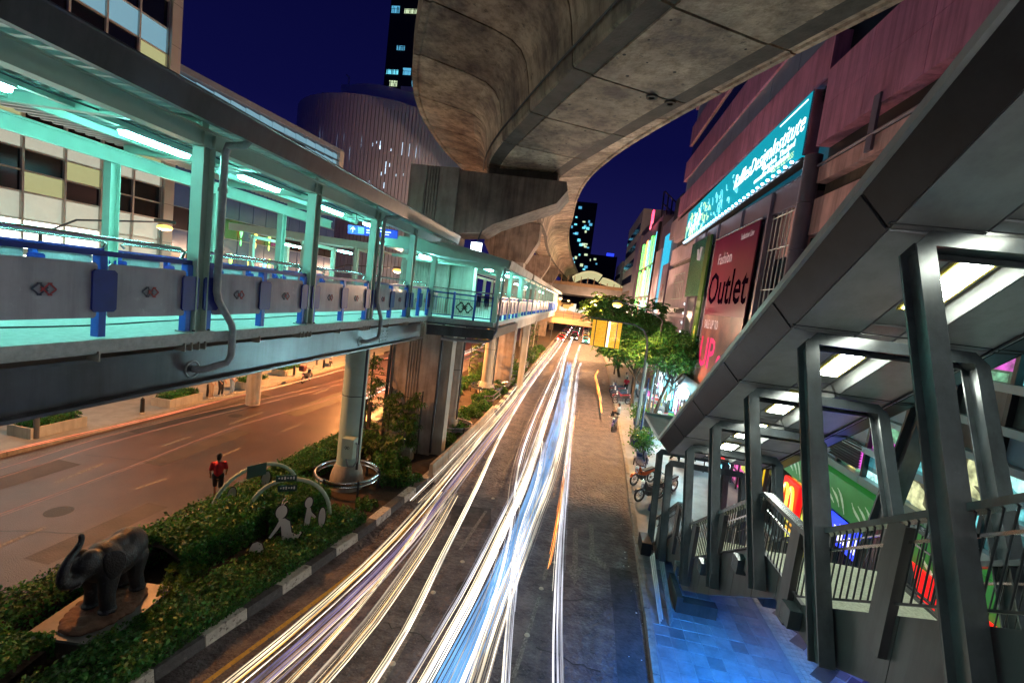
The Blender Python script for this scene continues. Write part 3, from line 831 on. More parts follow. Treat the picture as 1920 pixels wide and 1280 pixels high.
# rain downpipes
for y in (6.75, 12.75, 0.75):
    mb = MB(); x = -5.97
    mb.tube([(-5.42, y - .15, 10.40), (-5.55, y - .1, 10.33), (-5.9, y - .02, 10.33), (x, y, 10.2), (x, y, 7.98), (x, y + .04, 7.84), (x, y + .36, 7.42), (x, y + .4, 7.3), (x, y + .4, 6.86), (x - .02, y + .34, 6.74), (-6.2, y + .1, 6.62), (-6.38, y + .05, 6.6)], .058, 10)
    o = mb.build('downpipe', M_PIPE, sw, smooth=True)
    mb = MB(); mb.tube([(-6.395, y + .05 + .14 * math.cos(t), 6.6 + .14 * math.sin(t)) for t in np.linspace(0, 2 * math.pi, 17)[:-1]], .018, 6, closed=True); mb.build('pipe_collar', M_PIPE, o)
    for z in (9.6, 8.6):
        MB().cyl((x, y, z), .075, .06, 12).build('pipe_bracket', M_PIPE, o)

# fluorescent fittings under the roof
def tube_light(x, y, z, label, L=1.42, cat='light', group=None):
    t = thing('fluorescent_light', label, cat, (x, y, z), group)
    MB().box(x - .1, x + .1, y - L / 2, y + L / 2, z + .045, z + .1).build('housing', M_WHITE, t)
    mb = MB(); mb.ext([(x - .09, y - L / 2 + .04, z + .043), (x - .06, y - L / 2 + .04, z - .03), (x + .06, y - L / 2 + .04, z - .03), (x + .09, y - L / 2 + .04, z + .043)], (0, L - .08, 0)); mb.build('diffuser', M_TUBE, t)
    mb = MB(); mb.tube([(x, y - .4, z + .1), (x, y - .4, z + .2)], .012, 5); mb.tube([(x, y + .4, z + .1), (x, y + .4, z + .2)], .012, 5); mb.build('hanger', M_STEELD, t)
    return t
for k, (y, lab) in enumerate(((4.95, 'glowing tube light at the left picture edge under the left skywalk roof'), (7.93, 'largest fully visible glowing tube light, left of the near downpipe under the skywalk roof'),
                             (10.8, 'glowing tube light right of the near downpipe under the skywalk roof'), (14.1, 'glowing tube light above the blue arrow sign end of the skywalk'), (17.2, 'smaller glowing tube light at the end of the straight skywalk roof'), (1.9, 'glowing tube light over the nearest skywalk bay'))):
    tube_light(-8.5, y, 10.54, lab)
spec_jut = ((-6.9, 19.2, 9.72, 'tube light in front of the pale pier inside the skywalk bend'), (-4.6, 21.6, 9.62, 'tube light just right of the pier inside the skywalk bend'), (-4.3, 25.8, 9.6, 'tube light over the side panels beyond the skywalk bend'))
for x, y, z, lab in spec_jut: tube_light(x, y, z, lab)

# ---- widened bend of the skywalk, passing the viaduct pier
bend = thing('skywalk_bend', 'widened skywalk corner with green barred railing and black diamond emblem beside the viaduct pier', 'skywalk', (-4.8, 20, 7))
A0, A1 = (-6.08, 17.75), (-3.62, 19.2)
mb = MB(); mb.ext([(-6.095, 17.76, 7.1), (-3.62, 19.2, 7.1), (-3.62, 27.2, 7.1), (-6.095, 27.2, 7.1)], (0, 0, .198)); mb.build('deck', M_DECK, bend)
mb = MB(); mb.beam((-6.1, 17.82, 6.76), (-3.6, 19.28, 6.76), .14, .42); mb.beam((-3.7, 19.3, 6.76), (-3.7, 27.2, 6.76), .14, .42); mb.beam((-6.1, 17.8, 7.05), (-3.55, 19.25, 7.05), .3, .06); mb.build('girder', M_STEEL, bend)
mb = MB(); mb.tube([(-5.6, 18.3, 6.4), (-4.2, 19.2, 6.38), (-3.75, 19.45, 6.45), (-3.55, 19.7, 6.9), (-3.5, 19.75, 9.7)], .07, 8); mb.build('downpipe', M_PIPE, bend, smooth=True)
def lerp2(t, z): return (A0[0] + (A1[0] - A0[0]) * t, A0[1] + (A1[1] - A0[1]) * t, z)
mb = MB(); mb.beam(lerp2(.03, 8.32), lerp2(.97, 8.32), .05, .06); mb.beam(lerp2(.03, 8.12), lerp2(.97, 8.12), .04, .03); mb.beam(lerp2(.03, 7.42), lerp2(.97, 7.42), .04, .04); mb.build('rail_bar', M_BLUED, bend)
mb = MB(); mb.tube([lerp2(.03, 8.5), lerp2(.97, 8.5)], .028, 8); mb.build('handrail', M_RAIL, bend)
for k in range(27):
    t = .05 + k * .034
    MB().tube([lerp2(t, 7.42), lerp2(t, 8.12)], .012, 5).build('baluster', M_GREEN, bend)
for t in (.36, .68, .96): MB().beam(lerp2(t, 7.3), lerp2(t, 8.4), .09, .06, up=(0, 1, 0)).build('railing_post', M_RB, bend)
d2 = Vector((A1[0] - A0[0], A1[1] - A0[1], 0)).normalized(); o2 = Vector((d2.y, -d2.x, 0))
c = Vector(lerp2(.52, 7.8)) + o2 * .05
emblem_mesh('emblem', c.x, c.y, c.z, .36, d2, [M_BLACK, M_BLACK], bend, o2)
for p in (lerp2(0.02, 0), lerp2(1, 0), (-3.62, 22.5, 0), (-3.62, 26.2, 0)):
    mb = MB(); mb.box(p[0] - .09, p[0] + .09, p[1] - .1, p[1] - .08, 7.3, 9.72); mb.box(p[0] - .09, p[0] + .09, p[1] + .08, p[1] + .1, 7.3, 9.72); mb.box(p[0] - .015, p[0] + .015, p[1] - .08, p[1] + .08, 7.3, 9.72); mb.build('column', M_GREEN, bend)
mb = MB(); mb.box(-3.65, -3.59, 19.4, 27, 8.36, 8.43); mb.build('top_bar', M_BLUED, bend)
mb = MB(); mb.tube([(-3.72, 19.5, 8.58), (-3.72, 27, 8.58)], .028, 8); mb.build('handrail', M_RAIL, bend)
jp = post_mesh(-3.62, 0, bend); jc = clamp(-3.62, 0, bend, 1); jn = panel(-3.62, .035, 1.2, bend, 1)
for y in (19.5, 20.8, 22.1, 23.4, 24.7, 26.0):
    inst(jp, (0, y, 0)); inst(jc, (0, y, 0)); inst(jn, (0, y + .03, 0))
for o in (jp, jc, jn): bpy.data.objects.remove(o)
# roof of the bend
mb = MB(); mb.ext([(-8.6, 17.3, 9.94), (-3.3, 18.9, 9.74), (-3.3, 27.6, 9.74), (-8.6, 27.6, 9.94)], (0, 0, .06)); mb.build('roof_sheet', M_ROOF, bend)
arc = []
for k in range(13):
    t = k / 12; arc.append((-8.1 + 4.85 * t, 17.2 + 1.7 * t, 10.22 + .22 * math.sin(t * math.pi * .9 + .3) - .25 * t))
for a, b in zip(arc[:-1], arc[1:]):
    pass
mb = MB(); n = len(arc)
vs = [(x, y, z) for x, y, z in arc] + [(x, y, 9.88 - .2 * (k / 12)) for k, (x, y, z) in enumerate(arc)] + [(x + .05, y + .08, z) for x, y, z in arc] + [(x + .05, y + .08, 9.88 - .2 * (k / 12)) for k, (x, y, z) in enumerate(arc)]
fs = []
for i in range(n - 1): fs += [(i, i + 1, n + i + 1, n + i), (2 * n + i, 3 * n + i, 3 * n + i + 1, 2 * n + i + 1), (i, 2 * n + i, 2 * n + i + 1, i + 1), (n + i, n + i + 1, 3 * n + i + 1, 3 * n + i)]
fs += [(0, n, 3 * n, 2 * n), (n - 1, 3 * n - 1, 4 * n - 1, 2 * n - 1)]
mb.add(vs, fs); mb.build('fascia', M_GREEN, bend)
mb = MB(); mb.ext([(-3.3, 18.95, 9.62), (-3.16, 18.95, 9.62), (-3.1, 18.95, 9.98), (-3.3, 18.95, 9.98)], (0, 8.7, 0)); mb.build('gutter', M_CONC_L, bend)
for y in (19.0, 20.6, 24.2, 26.6):
    MB().box(-8.4, -3.4, y, y + .1, 9.6, 9.735).build('rafter', M_GREEN, bend)
mb = MB(); mb.box(-11.0, -9.1, 20.9, 27.2, 7.1, 7.3); mb.box(-9.1, -6.2, 24, 27.2, 7.1, 7.3); mb.build('deck', M_DECK, bend)
mb = MB(); mb.box(-11.05, -10.95, 20.9, 27, 7.4, 8.4); mb.build('parapet', M_PANEL, bend)

# ---- far run of the skywalk towards the crossing footbridge
far = thing('skywalk', 'distant orange and teal lit run of covered skywalk leading to the crossing footbridge', 'skywalk', (-6, 45, 6.3))
FX0, FX1, FY0, FY1 = -8.4, -3.7, 27.3, 69
MB().box(FX0, FX1, FY0, FY1, 7.1, 7.3).build('deck', M_DECK, far)
mb = MB(); mb.box(FX1 - .2, FX1 - .1, FY0, FY1, 6.5, 7.08); mb.box(FX0 + .1, FX0 + .2, FY0, FY1, 6.5, 7.08); mb.build('girder', M_CONC_L, far)
fc = icol(0, FX1 - .05, 7.3, 9.75).build('column', M_GREEN, far)
fcb = icol(0, FX0 + .05, 7.3, 9.75).build('column', M_GREEN, far)
fp = post_mesh(FX1 - .05, 0, far); fpan = panel(FX1 - .05, .035, 1.4, far, 1)
for y in np.arange(28, 69, 3.4):
    inst(fc, (0, y, 0)); inst(fcb, (0, y, 0))
    for d in (.25, 1.7, 3.1): inst(fp, (0, y + d, 0))
    if y < 50:
        for d in (.3, 1.75): inst(fpan, (0, y + d, 0))
for o in (fc, fcb, fp, fpan): bpy.data.objects.remove(o)
mb = MB(); mb.box(FX1 - .08, FX1 - .02, FY0, FY1, 8.36, 8.43); mb.build('top_bar', M_BLUED, far)
mb = MB(); mb.tube([(FX1 - .12, FY0, 8.58), (FX1 - .12, FY1, 8.58)], .03, 6); mb.build('handrail', M_RAIL, far)
corr('roof_sheet', FX0 - .5, FX1 + .5, 10.0, 9.85, FY0 + .6, FY1, .3, M_ROOF, far)
mb = MB(); mb.box(FX1 + .5, FX1 + .62, FY0 + .6, FY1, 9.66, 9.98); mb.build('gutter', M_CONC_L, far)
mb = MB(); mb.box(FX1 - .1, FX1, FY0 + .6, FY1, 9.6, 9.8); mb.box(FX0, FX0 + .1, FY0 + .6, FY1, 9.6, 9.8); mb.build('eaves_beam', M_GREEN, far)
for y in (31, 38, 45, 52, 59, 66):
    tube_light(-5.6, y, 9.55, 'tiny glowing tube light under the distant skywalk roof', group='tube lights of the distant skywalk')

# ---- columns carrying the skywalk
def round_pillar(x, y, r, ztop, lab, box=True):
    t = thing('round_pillar', lab, 'pillar', (x, y, 0))
    MB().cyl((x, y, 1.1), r, ztop - 1.1, 32).build('shaft', M_GREEN if box else M_CONC_L, t, smooth=True)
    MB().lathe((x, y, 0), [(r * 1.45, 0), (r * 1.45, .5), (r * 1.32, .75), (r * 1.04, 1.1)], 32).build('base', M_CONC_L, t, smooth=True)
    MB().cyl((x, y, 3.9), r + .012, .03, 32).build('joint_band', M_STEELD, t)
    mb = MB(); mb.tube([(x + r + .06, y - .25, 1.0), (x + r + .06, y - .25, ztop)], .05, 8)
    mb.build('downpipe', M_STEELD, t)
    mb = MB(); mb.ext([(x - r - .1, y - r - .25, ztop), (x + r + .1, y - r - .25, ztop), (x + 2.2, y - .3, ztop + .01), (x + 2.2, y + .3, ztop + .01), (x - 2.2, y + .3, ztop + .01), (x - 2.2, y - .3, ztop + .01)], (0, 0, .0))
    if box:
        bx = MB(); bx.box(x + .02, x + .52, y - r - .28, y - r + .1, 1.55, 2.35); cb = bx.build('control_box', M_GREEN, t, bevel=.02)
        emblem_mesh('emblem', x + .27, y - r - .285, 2.0, .1, (1, 0, 0), [M_BLACK, M_BLACK], cb, (0, -1, 0))
        mb = MB(); mb.tube([(x + .52, y - r - .1, 2.2), (x + .6, y - r - .1, 2.1), (x + .62, y - r - .1, 1.45), (x + .5, y - r - .1, 1.22), (x + .28, y - r - .12, 1.2), (x + .2, y - r - .12, 1.5)], .035, 8); mb.build('conduit', M_PIPE, t, smooth=True)
    return t
def guard_ring(x, y, r, z, lab):
    t = thing('guard_rail', lab, 'guard rail', (x, y, 0))
    for dz, m in ((0, 0), (-.16, 0)):
        mb = MB(); mb.tube([(x + r * math.cos(a), y + r * math.sin(a), z + dz) for a in np.linspace(0, 2 * math.pi, 41)[:-1]], .055, 8, closed=True); mb.build('rail', M_RAIL, t, smooth=True)
    mb = MB(); n = 40
    vs = [(x + (r - .01) * math.cos(2 * math.pi * k / n), y + (r - .01) * math.sin(2 * math.pi * k / n), zz) for zz in (z - .16, z) for k in range(n)]
    mb.add(vs, [(k, (k + 1) % n, n + (k + 1) % n, n + k) for k in range(n)]); mb.build('rail_web', M_RAIL, t)
    for k in range(6):
        a = k * math.pi / 3 + .3
        MB().cyl((x + (r + .03) * math.cos(a), y + (r + .03) * math.sin(a), 0.1), .05, z, 8).build('post', M_STEELD, t)
round_pillar(-8.35, 16.6, .45, 6.34, 'near pale green round skywalk pillar with control box on its flared base')
guard_ring(-8.35, 16.6, 1.22, .75, 'steel guard ring round the base of the near round pillar')
t = thing('square_pillar', 'grey square concrete pillar carrying the skywalk corner', 'pillar', (-6.25, 21.9, 0))
MB().box(-6.65, -5.95, 21.55, 22.25, 0, 6.55).build('shaft', M_CONC_L, t)
MB().box(-6.8, -5.8, 21.4, 22.4, 6.552, 6.7).build('cap', M_CONC_L, t)
MB().box(-6.45, -5.3, 21.6, 22.2, 7.3, 9.72).build('upper_shaft', M_CONC_L, t)
round_pillar(-6.75, 25.6, .4, 7.08, 'round concrete pillar directly behind the square pillar', box=False)
round_pillar(-7.0, 37.5, .5, 6.5, 'tapering pale round pillar standing in median shrubs with orange glow', box=False)
guard_ring(-7.0, 37.5, 1.3, .75, 'orange lit guard ring round the farther round pillar')
guard_ring(-6.4, 25.3, 1.1, .75, 'guard ring behind the square grey pillar')
round_pillar(-6.2, 55, .5, 6.5, 'far round skywalk pillar lit orange beside the median plants', box=False)
t = thing('portal_column', 'orange lit rectangular column under the end of the near skywalk run', 'pillar', (-4.4, 36, 0))
MB().box(-4.75, -4.25, 40, 40.6, 0, 7.1).build('shaft', M_CONC_L, t); MB().box(-5.2, -3.7, 39.9, 40.7, 6.3, 6.6).build('cap', M_CONC_L, t)

# direction sign hanging in the skywalk
M_SIGNB = emat('sign_blue', (0.02, 0.06, 0.8), 0.35, (0.02, 0.05, 0.6)); M_SIGNW = emat('sign_white', (0.8, 0.95, 1.0), 0.9)
t = thing('direction_sign', 'blue hanging direction sign with white arrow inside the skywalk', 'sign', (-7.2, 14.5, 9.9))
MB().box(-8.05, -6.3, 14.5, 14.56, 9.92, 10.2).build('board', M_SIGNB, t)
mb = MB(); mb.beam((-7.87, 14.495, 9.97), (-7.87, 14.495, 10.13), .025, .008, up=(0, 1, 0)); mb.beam((-7.95, 14.494, 10.07), (-7.865, 14.494, 10.15), .025, .008, up=(0, 1, 0)); mb.beam((-7.79, 14.493, 10.07), (-7.875, 14.493, 10.15), .025, .008, up=(0, 1, 0)); mb.build('arrow', M_SIGNW, t)
MB().box(-7.68, -7.46, 14.49, 14.499, 9.95, 10.17).build('pictogram', mat('sign_grey', (.4, .45, .42), .5), t)
mb = MB()
for k in range(3): mb.box(-7.38 + k * .33, -7.18 + k * .33, 14.49, 14.499, 10.08, 10.12); mb.box(-7.38 + k * .33, -7.24 + k * .33, 14.49, 14.499, 10.0, 10.03)
mb.build('lettering', M_SIGNW, t)
mb = MB(); mb.tube([(-7.8, 14.53, 10.2), (-7.8, 14.53, 10.75)], .012, 5); mb.tube([(-6.6, 14.53, 10.2), (-6.6, 14.53, 10.75)], .012, 5); mb.build('hanger', M_STEELD, t)
# white light box by the crosshead
t = thing('sign_box', 'small glowing white sign box with red mark above the skywalk bend', 'sign', (-5.07, 20.6, 10.3))
MB().box(-5.32, -4.86, 20.5, 20.7, 10.28, 10.74).build('box', emat('white_glow', (0.75, 0.92, 1.0), 6.0), t)
mb = MB(); mb.beam((-5.2, 20.49, 10.55), (-5.08, 20.49, 10.62), .03, .01, up=(0, 1, 0)); mb.beam((-5.04, 20.49, 10.5), (-4.98, 20.49, 10.62), .03, .01, up=(0, 1, 0)); mb.build('mark', emat('red_glow', (1, .1, .05), 1.5), t)
mb = MB(); mb.tube([(-5.09, 20.6, 10.74), (-5.09, 21.3, 11.4)], .03, 6); mb.build('bracket', M_STEELD, t)
# ================================================================ COVERED STAIRWAY ON THE RIGHT
st = thing('covered_stairway', 'dark steel covered stairway with portal frames descending to the right pavement', 'stairway', (4.8, 10, 0.14))
XA, XB = 3.6, 5.95
def zs(y): return 9.66 - .645 * (y - 5.93) if y < 14.5 else 9.66 - .645 * (14.5 - 5.93)
frames = [((2.2, 7.0), (3.95, 10.94)), ((4.03, 5.72), (5.80, 9.64)), ((5.93, 4.37), (7.8, 8.38)), ((7.93, 4.07), (9.66, 7.16)), ((9.89, 2.81), (11.48, 6.02)), ((11.8, 1.64), (13.32, 4.85)), ((14.4, .79), (15.4, 3.66)), ((16.3, 0.14), (17.1, 3.5))]
M_FRAME = M_STAIR
def portal(foot, top, c=.12):
    f = Vector((0, *foot)); t = Vector((0, *top)); e = (t - f); h = e.length; e.normalize(); n = Vector((0, e.z, -e.y))
    def P(x, w): return Vector((x, 0, 0)) + f + e * w
    cl = [(XA, 0), (XA, h - c), (XA + c, h), (XB - c, h), (XB, h - c), (XB, 0)]
    w = .095
    O = [(XA - w, 0), (XA - w, h - c + .03), (XA + c - .05, h + w), (XB - c + .05, h + w), (XB + w, h - c + .03), (XB + w, 0)]
    I = [(XA + w, 0), (XA + w, h - w - .01), (XA + w + .01, h - w), (XB - w - .01, h - w), (XB - w, h - w - .01), (XB - w, 0)]
    mb = MB()
    for d in (-.14, .115):
        for i in range(5):
            mb.ext([P(*O[i]) + n * d, P(*O[i + 1]) + n * d, P(*I[i + 1]) + n * d, P(*I[i]) + n * d], n * .025)
    for i in range(5):
        a, b = cl[i], cl[i + 1]
        wd = .02
        da = Vector((b[0] - a[0], b[1] - a[1])); da.normalize(); na = Vector((-da.y, da.x)) * wd
        mb.ext([P(a[0] - na.x, a[1] - na.y) - n * .115, P(b[0] - na.x, b[1] - na.y) - n * .115, P(b[0] + na.x, b[1] + na.y) - n * .115, P(a[0] + na.x, a[1] + na.y) - n * .115], n * .23)
    return mb.build('portal_frame', M_FRAME, st)
for f, t in frames: portal(f, t)
# floor profile of the flights and landings
FP = [(2.4, 7.3), (6.85, 4.55), (8.42, 4.55), (12.36, 2.07), (13.76, 2.07), (16.5, 0.16)]
def Fz(y): return float(np.interp(y, [p[0] for p in FP], [p[1] for p in FP]))
XP, XQ = 3.74, 5.8
botf = [(2.4, 6.35), (6.25, 4.2), (7.6, 4.17), (10.44, 2.32), (12.3, 1.2), (13.76, 1.15), (15.6, 0.16), (16.5, 0.16)]
topf = [(16.5, .3), (13.76, 2.11), (12.36, 2.11), (8.42, 4.61), (6.85, 4.58), (2.4, 7.37)]
def plate(xa, xb):
    B = botf; 
    ys = sorted(set([p[0] for p in botf] + [p[0] for p in topf] + [5.1, 9.3, 11.2]))
    tb = sorted(topf)
    for a, b in zip(ys[:-1], ys[1:]):
        a_, b_ = a + .006, b - .006
        zb = [float(np.interp(v, [p[0] for p in botf], [p[1] for p in botf])) for v in (a_, b_)]
        zt = [float(np.interp(v, [p[0] for p in tb], [p[1] for p in tb])) for v in (a_, b_)]
        if zt[1] - zb[1] < .02: zb[1] = zt[1] - .02
        mb = MB(); mb.ext([(xa, a_, zb[0]), (xa, b_, zb[1]), (xa, b_, zt[1]), (xa, a_, zt[0])], (xb - xa, 0, 0))
        mb.build('side_plate', M_STAIRD, st)
plate(XP, XP + .06); plate(XQ, XQ + .06)
# underside, treads and risers
M_TREAD = mat('tread_terrazzo', (0.36, 0.37, 0.28), 0.7, var=0.35, scale=25, bump=0.15)
under = MB()
ub = [(2.4, 6.55), (6.85, 4.22), (8.42, 4.22), (12.36, 1.62), (13.76, 1.62), (15.9, .16)]
for (y0, z0), (y1, z1) in zip(ub[:-1], ub[1:]):
    under.ext([(XP + .065, y0, z0), (XP + .065, y1, z1), (XP + .065, y1, z1 + .08), (XP + .065, y0, z0 + .08)], (XQ - XP - .07, 0, 0))
under.build('soffit_plate', M_STAIRD, st)
def flight(y0, z0, y1, z1):
    n = max(1, round((z0 - z1) / .16)); dy = (y1 - y0) / n; dz = (z0 - z1) / n
    for k in range(n):
        ya = y0 + k * dy; z = z0 - (k + 1) * dz
        MB().box(XP + .066, XQ - .006, ya, ya + dy + .02, z - .05, z + (0.0 if True else 0)).build('tread', M_TREAD, st)
        if k % 1 == 0:
            MB().box(XP + .066, XQ - .006, ya - .015, ya - .001, z - .05, z + dz - .051).build('riser', M_CONC_D, st)
flight(2.4, 7.3, 6.85, 4.55); flight(8.42, 4.55, 12.36, 2.07); flight(13.76, 2.07, 16.5, 0.16)
MB().box(XP + .066, XQ - .006, 6.85, 8.44, 4.47, 4.55).build('landing', M_TREAD, st)
MB().box(XP + .066, XQ - .006, 12.36, 13.78, 1.99, 2.07).build('landing', M_TREAD, st)
# railings
def stair_rail(x, inner):
    pts = [(2.4, 8.5), (6.95, 5.63), (8.42, 5.61), (12.36, 3.05), (13.76, 3.05), (16.2, 1.35)]
    mb = MB()
    for a, b in zip(pts[:-1], pts[1:]):
        mb.beam((x, a[0], a[1] - .03), (x, b[0], b[1] - .03), .16, .07)
    mb.build('top_rail', M_STAIR, st)
    mb = MB()
    for a, b in zip(pts[:-1], pts[1:]):
        mb.beam((x, a[0], a[1] - .3), (x, b[0], b[1] - .3), .03, .03)
    mb.build('mid_rail', M_RAIL, st)
    mb = MB()
    for a, b in zip(pts[:-1], pts[1:]):
        mb.beam((x, a[0], a[1] - .99), (x, b[0], b[1] - .99), .05, .025)
    mb.build('bottom_rail', M_STEELD, st)
    y = 2.5
    bar = MB().tube([(x, 0, -.98), (x, 0, -.06)], .0105, 6).build('baluster', M_STEELD, st)
    b_base = bar.location.copy()
    while y < 16.1:
        z = float(np.interp(y, [p[0] for p in pts], [p[1] for p in pts]))
        inst(bar, (0, y, z)); y += .118
    bpy.data.objects.remove(bar)
    for y in (3.2, 5.28, 7.2, 8.55, 10.2, 11.9, 13.7, 15.5):
        z = float(np.interp(y, [p[0] for p in pts], [p[1] for p in pts]))
        mb = MB(); mb.box(x - .07, x - .05, y - .13, y + .13, z - 1.55, z - .06); mb.box(x - .05, x + .03, y - .13, y - .115, z - 1.55, z - .06); mb.box(x - .05, x + .03, y + .115, y + .13, z - 1.55, z - .06)
        mb.build('rail_post', M_STAIRD, st)
stair_rail(XP - .02, 1); stair_rail(XQ + .08, -1)
for y, z in ((6.9, 4.35), (8.9, 3.95), (10.8, 2.75), (12.7, 1.55)):
    MB().box(3.56, 3.735, y - .14, y + .14, z - .12, z + .16).build('bracket_box', M_STAIR, st)

# canopy: soffit panels bay by bay, fascia, recess with lights, roof sheet
CX = [(2.98, .36), (3.34, 0.0), (4.28, 0.0), (4.42, .22), (5.02, .22), (5.16, 0.0), (6.2, 0.0), (6.55, .02), (6.8, .3)]
ybays = [0.2, 2.07, 3.95, 5.88, 7.8, 9.66, 11.48, 13.0, 14.5, 16.0, 17.6]
pn = [('fascia_panel', M_FASC), ('soffit_panel', M_SOFFIT), ('recess_side', M_SOFFIT), ('recess_panel', M_SOFFIT), ('recess_side', M_SOFFIT), ('soffit_panel', M_SOFFIT), ('edge_panel', M_FASC), ('fascia_panel', M_FASC)]
for a, b in zip(ybays[:-1], ybays[1:]):
    g = .022
    for k, (nm, m) in enumerate(pn):
        (xa, ha), (xb, hb) = CX[k], CX[k + 1]
        gx = .012
        ya, yb = a + g, b - g
        mb = MB(); mb.ext([(xa + gx, ya, zs(ya) + ha + .1), (xb - gx, ya, zs(ya) + hb + .1), (xb - gx, yb, zs(yb) + hb + .1), (xa + gx, yb, zs(yb) + ha + .1)], (0, 0, .03))
        mb.build(nm, m, st)
    mb = MB(); mb.ext([(3.0, a, zs(a) + .50), (6.78, a, zs(a) + .46), (6.78, b, zs(b) + .46), (3.0, b, zs(b) + .50)], (0, 0, .06)); mb.build('roof_sheet', M_SOFFIT, st)
    mb = MB(); mb.ext([(2.93, a + .004, zs(a) + .47), (2.93, b - .004, zs(b) + .47), (2.93, b - .004, zs(b) + .60), (2.93, a + .004, zs(a) + .60)], (.07, 0, 0)); mb.build('edge_trim', M_SOFFIT, st)
    # dark backing in the joints
    mb = MB(); mb.ext([(3.3, a - .09, zs(a) + .145), (6.5, a - .09, zs(a) + .145), (6.5, a + .09, zs(a) + .145), (3.3, a + .09, zs(a) + .145)], (0, 0, .02)); mb.build('joint_backing', M_BLACK, st)
MB().box(2.94, 6.8, 17.6, 17.68, zs(17) + .1, zs(17) + .64).build('end_trim', M_SOFFIT, st)
# junction boxes and a conduit along the soffit
mb = MB(); mb.tube([(6.1, y, zs(y) + .075) for y in ybays if y < 16], .02, 6); mb.build('conduit', M_STEELD, st)
for y in (4.9, 8.7, 12.2): MB().box(6.03, 6.17, y - .09, y + .09, zs(y) + .0, zs(y) + .085).build('junction_box', M_STEEL, st)
# lights in the recess
M_LPAN = emat('canopy_light', (0.90, 1.0, 0.88), 36.0); M_LFR = mat('brass_trim', (0.55, 0.42, 0.05), 0.3, var=.2)
for k, (y, lab) in enumerate(((6.85, 'largest bright panel light in the stair canopy beside the nearest visible portal frame'), (8.8, 'second bright panel light down the stair canopy soffit'), (10.6, 'third bright panel light down the stair canopy soffit'), (12.3, 'fourth bright panel light down the stair canopy soffit'), (13.8, 'lowest bright panel light near the foot of the stair canopy'), (4.9, 'panel light high in the stair canopy at the right picture edge'))):
    L = 1.05
    a, b = y - L / 2, y + L / 2
    t = thing('canopy_light', lab, 'light', (4.75, y, zs(y) + .2))
    mb = MB(); mb.ext([(4.5, a, zs(a) + .27), (4.94, a, zs(a) + .27), (4.94, b, zs(b) + .27), (4.5, b, zs(b) + .27)], (0, 0, .04)); mb.build('trim', M_LFR, t)
    mb = MB(); mb.ext([(4.545, a + .05, zs(a + .05) + .255), (4.895, a + .05, zs(a + .05) + .255), (4.895, b - .05, zs(b - .05) + .255), (4.545, b - .05, zs(b - .05) + .255)], (0, 0, .012)); mb.build('diffuser', M_LPAN, t)

# slanted strut of the mall behind the stairway
t = thing('slanted_column', 'slanted grey steel column between stairway and mall front', 'column', (7.5, 11.7, .14))
mb = MB()
for d in (-.16, .16): mb.beam((7.5, 10.4 + d, 9.2), (7.5, 12.1 + d, .16), .34, .05, up=(0, 1, 0))
mb.beam((7.5, 10.4, 9.2), (7.5, 12.1, .16), .05, .28, up=(0, 1, 0))
mb.build('shaft', M_STAIR, t)
t = thing('stair_foot_wall', 'low L shaped dark granite wall on the blue lit pavement under the stairway', 'low wall', (4.3, 13.2, .14))
MB().box(3.82, 3.98, 12.9, 14.1, .14, .62).build('long_leg', M_CONC_D, t); MB().box(3.985, 4.95, 12.9, 13.2, .14, .5).build('short_leg', M_CONC_D, t)
for k, lab in enumerate(('bundle of thin white poles leaning on the kerb beside the stair foot', 'dark grimy pole pair lying beside the white poles')):
    t = thing('pole_bundle', lab, 'poles', (3.3 + .28 * k, 13.6, .14))
    for j in range(3):
        MB().tube([(3.28 + .28 * k + .05 * j, 12.2 + .1 * j, .2), (3.3 + .28 * k + .04 * j, 14.6, .75 + .06 * j)], .022, 6).build('pole', M_WHITE if k == 0 else M_PIPE, t)
t = thing('stair_base_block', 'black concrete footing block under the lowest stair column', 'block', (3.4, 16.3, 0.14))
MB().box(3.2, 3.55, 15.7, 16.5, .14, .6).build('block', M_BLACK, t, bevel=.02)
bpy.data.objects.remove(t.children[0]) if False else None
# ================================================================ RIGHT SIDE BUILDINGS
M_PINK = mat('pink_painted_render', (0.74, 0.31, 0.52), 0.5, var=0.3, scale=0.5, bump=0.1, streak=0.6, objvar=.12)
M_SALMON = mat('salmon_render', (0.76, 0.46, 0.47), 0.6, var=0.3, scale=0.6, streak=0.6, objvar=.1)
M_PALEP = mat('pale_pink_render', (0.66, 0.47, 0.56), 0.65, var=0.2, scale=0.5, streak=0.3)
M_PURPLE = mat('purple_grey_cladding', (0.20, 0.16, 0.22), 0.4, var=0.2, scale=0.8)
M_BLUEG = mat('blue_grey_glazing', (0.26, 0.33, 0.45), 0.35, var=0.3, scale=0.5)
M_DARKV = mat('dark_void', (0.012, 0.012, 0.016), 0.5)
M_METAL = mat('brushed_cladding', (0.55, 0.53, 0.55), 0.28, metal=0.9, var=0.2, scale=0.8)
XF = 9.0
mall = thing('shopping_mall', 'long pink banded shopping mall with stacked parapet floors above the stairway', 'mall', (14, 35, 0))
MB().box(10.0, 30, -4, 52.5, 0.1, 19.2).build('wall', M_PURPLE, mall)
MB().box(10.6, 34, 21.8, 52.2, 19.25, 46).build('wall', M_DARKV, mall)
for k in range(7):                                   # stacked parapets, glazing between
    z = 19.3 + 3.6 * k
    ye = 52.6 - .35 * k
    for y in np.arange(21.9, ye, 3.84): MB().box(XF, 10.6, y + .012, min(y + 3.84, ye) - .012, z, z + 2.0).build('parapet_panel', M_PINK, mall)
    for y in np.arange(22.2, 51, 3.6):
        MB().box(XF + .14, XF + .2, y, y + 3.55, z + 2.003, z + 3.595).build('window', M_BLUEG if k % 2 == 0 else M_GLASSF, mall)
